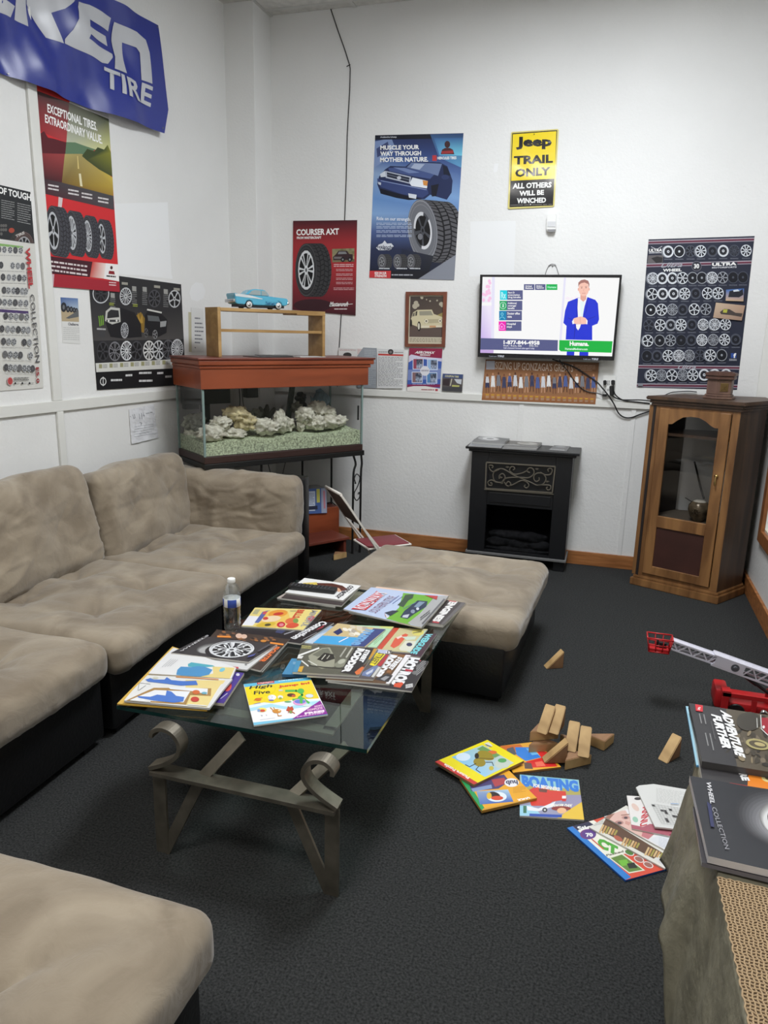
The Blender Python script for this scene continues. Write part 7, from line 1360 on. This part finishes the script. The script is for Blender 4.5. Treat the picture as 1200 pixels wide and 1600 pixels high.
M_cro = mat('beige_crochet_yarn', (168, 144, 112), .9); M_croc = mat('off_white_yarn', (206, 200, 188), .9, noise=(60, .25, 4, (1, 12, 1)), bump=(120, .5))
b = nb()
e0, e1 = Vector((.285, 1.365)), Vector((.300, .60))
def net(u, v): p = e0.lerp(e1, v); return Vector((p.x+u, p.y-.03*u, .5500+.0009*math.sin(u*300)*math.sin(v*400)))
nv_, nu_ = 108, 14
for j in range(nv_+1): tube(b, [net(u_*.0074, j/nv_) + Vector((0, .0014*math.sin(u_*2.6+j), .001*(u_ % 2))) for u_ in range(nu_+1)], .0017, 4)
for u_ in range(nu_+1): tube(b, [net(u_*.0074+.0016*math.sin(j*1.9), j/nv_) for j in range(nv_+1)], .0019, 4)
prism(b, [(net(0, 1).x, net(0, 1).y), (net(.1, 1).x, net(.1, 1).y), (net(.1, 0).x, net(.1, 0).y), (net(0, 0).x, net(0, 0).y)], .5482, .5490, mi=1)  # dark brown backing sheet under the crochet net
obj('crochet_border', b, [M_cro, mat('crochet_backing', (122, 104, 84), .95)], dy, world=True)
b = nb(); vs = [net(.100, 0), net(.62, 0), net(.62, 1), net(.100, 1)]
pts_ = [(v.x, v.y) for v in vs]; prism(b, pts_[::-1], .5488, .5525, bev=.001); obj('runner_centre', b, M_croc, dy, world=True)
RM_ = (1040, 1080, 5); GR = 'magazines on the covered table'
s = mag(RM_, .5535, .005, [(158, 116), (900, 230), (900, 690), (240, 578)], (76, 150, 206), k=1.12, edge=(90, 160, 206)); s.poly([(158, 116), (186, 120), (262, 574), (240, 578)], (150, 190, 206)); s.make('magazine', 'light blue magazine edge at the bottom of the far stack on the covered table', 'magazine', GR)
s = mag(RM_, .566, .012, [(186, 118), (1100, 262), (1140, 838), (288, 692)], (56, 54, 56), k=1.12)
s.poly([(650, 600), (700, 620), (800, 690), (900, 780), (640, 740)], (214, 124, 40)); s.text('URE', (610, 600), (660, 700), (548, 598), (222, 222, 222), .05); s.ell(815, 672, 66, 40, (206, 190, 130)); s.ell(815, 672, 40, 24, (96, 84, 60)); s.poly([(405, 582), (475, 590), (470, 606), (405, 598)], (214, 124, 40)); s.poly([(500, 715), (640, 738), (640, 748), (500, 725)], (150, 46, 46)); s.make('magazine', 'black and orange magazine showing between the two stacks on the covered table', 'magazine', GR)
s = mag(RM_, .583, .0165, [(182, 92), (1150, 240), (1190, 690), (285, 546)], (54, 53, 56), k=1.12, edge=(70, 68, 68))
s.poly([(470, 135), (1150, 240), (1190, 690), (560, 590)], (84, 76, 64))
for k in range(70): x = 480+s.r.random()*520; y = 150+(x-470)*.15+s.r.random()*380; s.ell(x, y, 34*s.r.random()+8, 20*s.r.random()+6, [(66, 60, 52), (110, 100, 84), (130, 116, 92), (52, 48, 44)][k % 4], s.r.random()*3, 7)
s.ell(650, 240, 96, 74, (62, 58, 52)); s.ell(720, 420, 96, 40, (160, 150, 104), .22); s.ell(720, 420, 72, 27, (84, 76, 60), .22); s.ell(735, 420, 44, 14, (170, 156, 110), .22); s.poly([(750, 210), (900, 220), (900, 370), (790, 345), (752, 280)], (150, 44, 56)); s.line([(742, 190), (748, 300), (800, 350)], 6, (206, 206, 206)); s.ell(765, 285, 10, 12, (214, 206, 206)); s.line([(712, 215), (716, 290)], 5, (196, 196, 190))
s.poly([(230, 106), (290, 116), (290, 166), (236, 158)], (196, 46, 56)); s.tx('AT', 250, 130, 272, 152, WHT, .03); s.text('ADVENTURE', (506, 172), (625, 528), (424, 150), (222, 222, 222), .05, .15); s.text('FURTHER', (428, 196), (518, 462), (352, 182), (222, 222, 222), .05, .15)
for (x, y, l) in ((258, 180, 75), (292, 185, 75), (305, 330, 100), (340, 335, 130), (350, 240, 140)): s.text('MMMMMMMMMM', (x+10, y), (x+10+l*.22, y+l), (x, y+2), (170, 170, 170) if x < 345 else (110, 110, 110), .0)
s.make('magazine', 'black magazine with slanted white title, top of the far stack on the covered table', 'magazine', GR)
s = mag(RM_, .562, .009, [(215, 900), (1150, 1050), (1200, 1560), (284, 1338)], (60, 58, 62), k=1.12, edge=(110, 106, 110)); s.make('magazine', 'dark magazine directly under the black catalogue with a polished wheel', 'magazine', GR)
s = mag(RM_, .578, .0155, [(184, 690), (1120, 830), (1180, 1480), (332, 1294)], (48, 49, 54), k=1.12, edge=(196, 192, 192), bend=lambda u, v: .010*max(0, 1-v)*(1-u), grid=(12, 12))
for k in range(9): s.ell(920-k*3, 1010+k*4, 385-k*30, 225-k*14, tuple(52+k*11+(4 if _ == 2 else 0) for _ in range(3)), .25, 32)
for k in range(7): s.ell(960-k*2, 1030+k*4, 240-k*8, 150-k*5, tuple(112+k*15 for _ in range(3)), .35, 32)
s.ell(985, 1035, 200, 125, (60, 60, 66), .35, 32); s.wheel(990, 1035, 190, 118, 1, (206, 206, 212), (40, 40, 46), 6, .35)
s.text('WHEEL', (348, 745), (382, 908), (312, 742), (206, 206, 210), .01, .2); s.text('COLLECTION', (390, 930), (498, 1250), (356, 936), (150, 150, 156), -.01, .2); s.poly([(318, 890), (352, 915), (378, 1085), (350, 1080)], (50, 54, 90)); s.make('magazine', 'black catalogue with a polished wheel, top of the near stack on the covered table', 'magazine', GR)
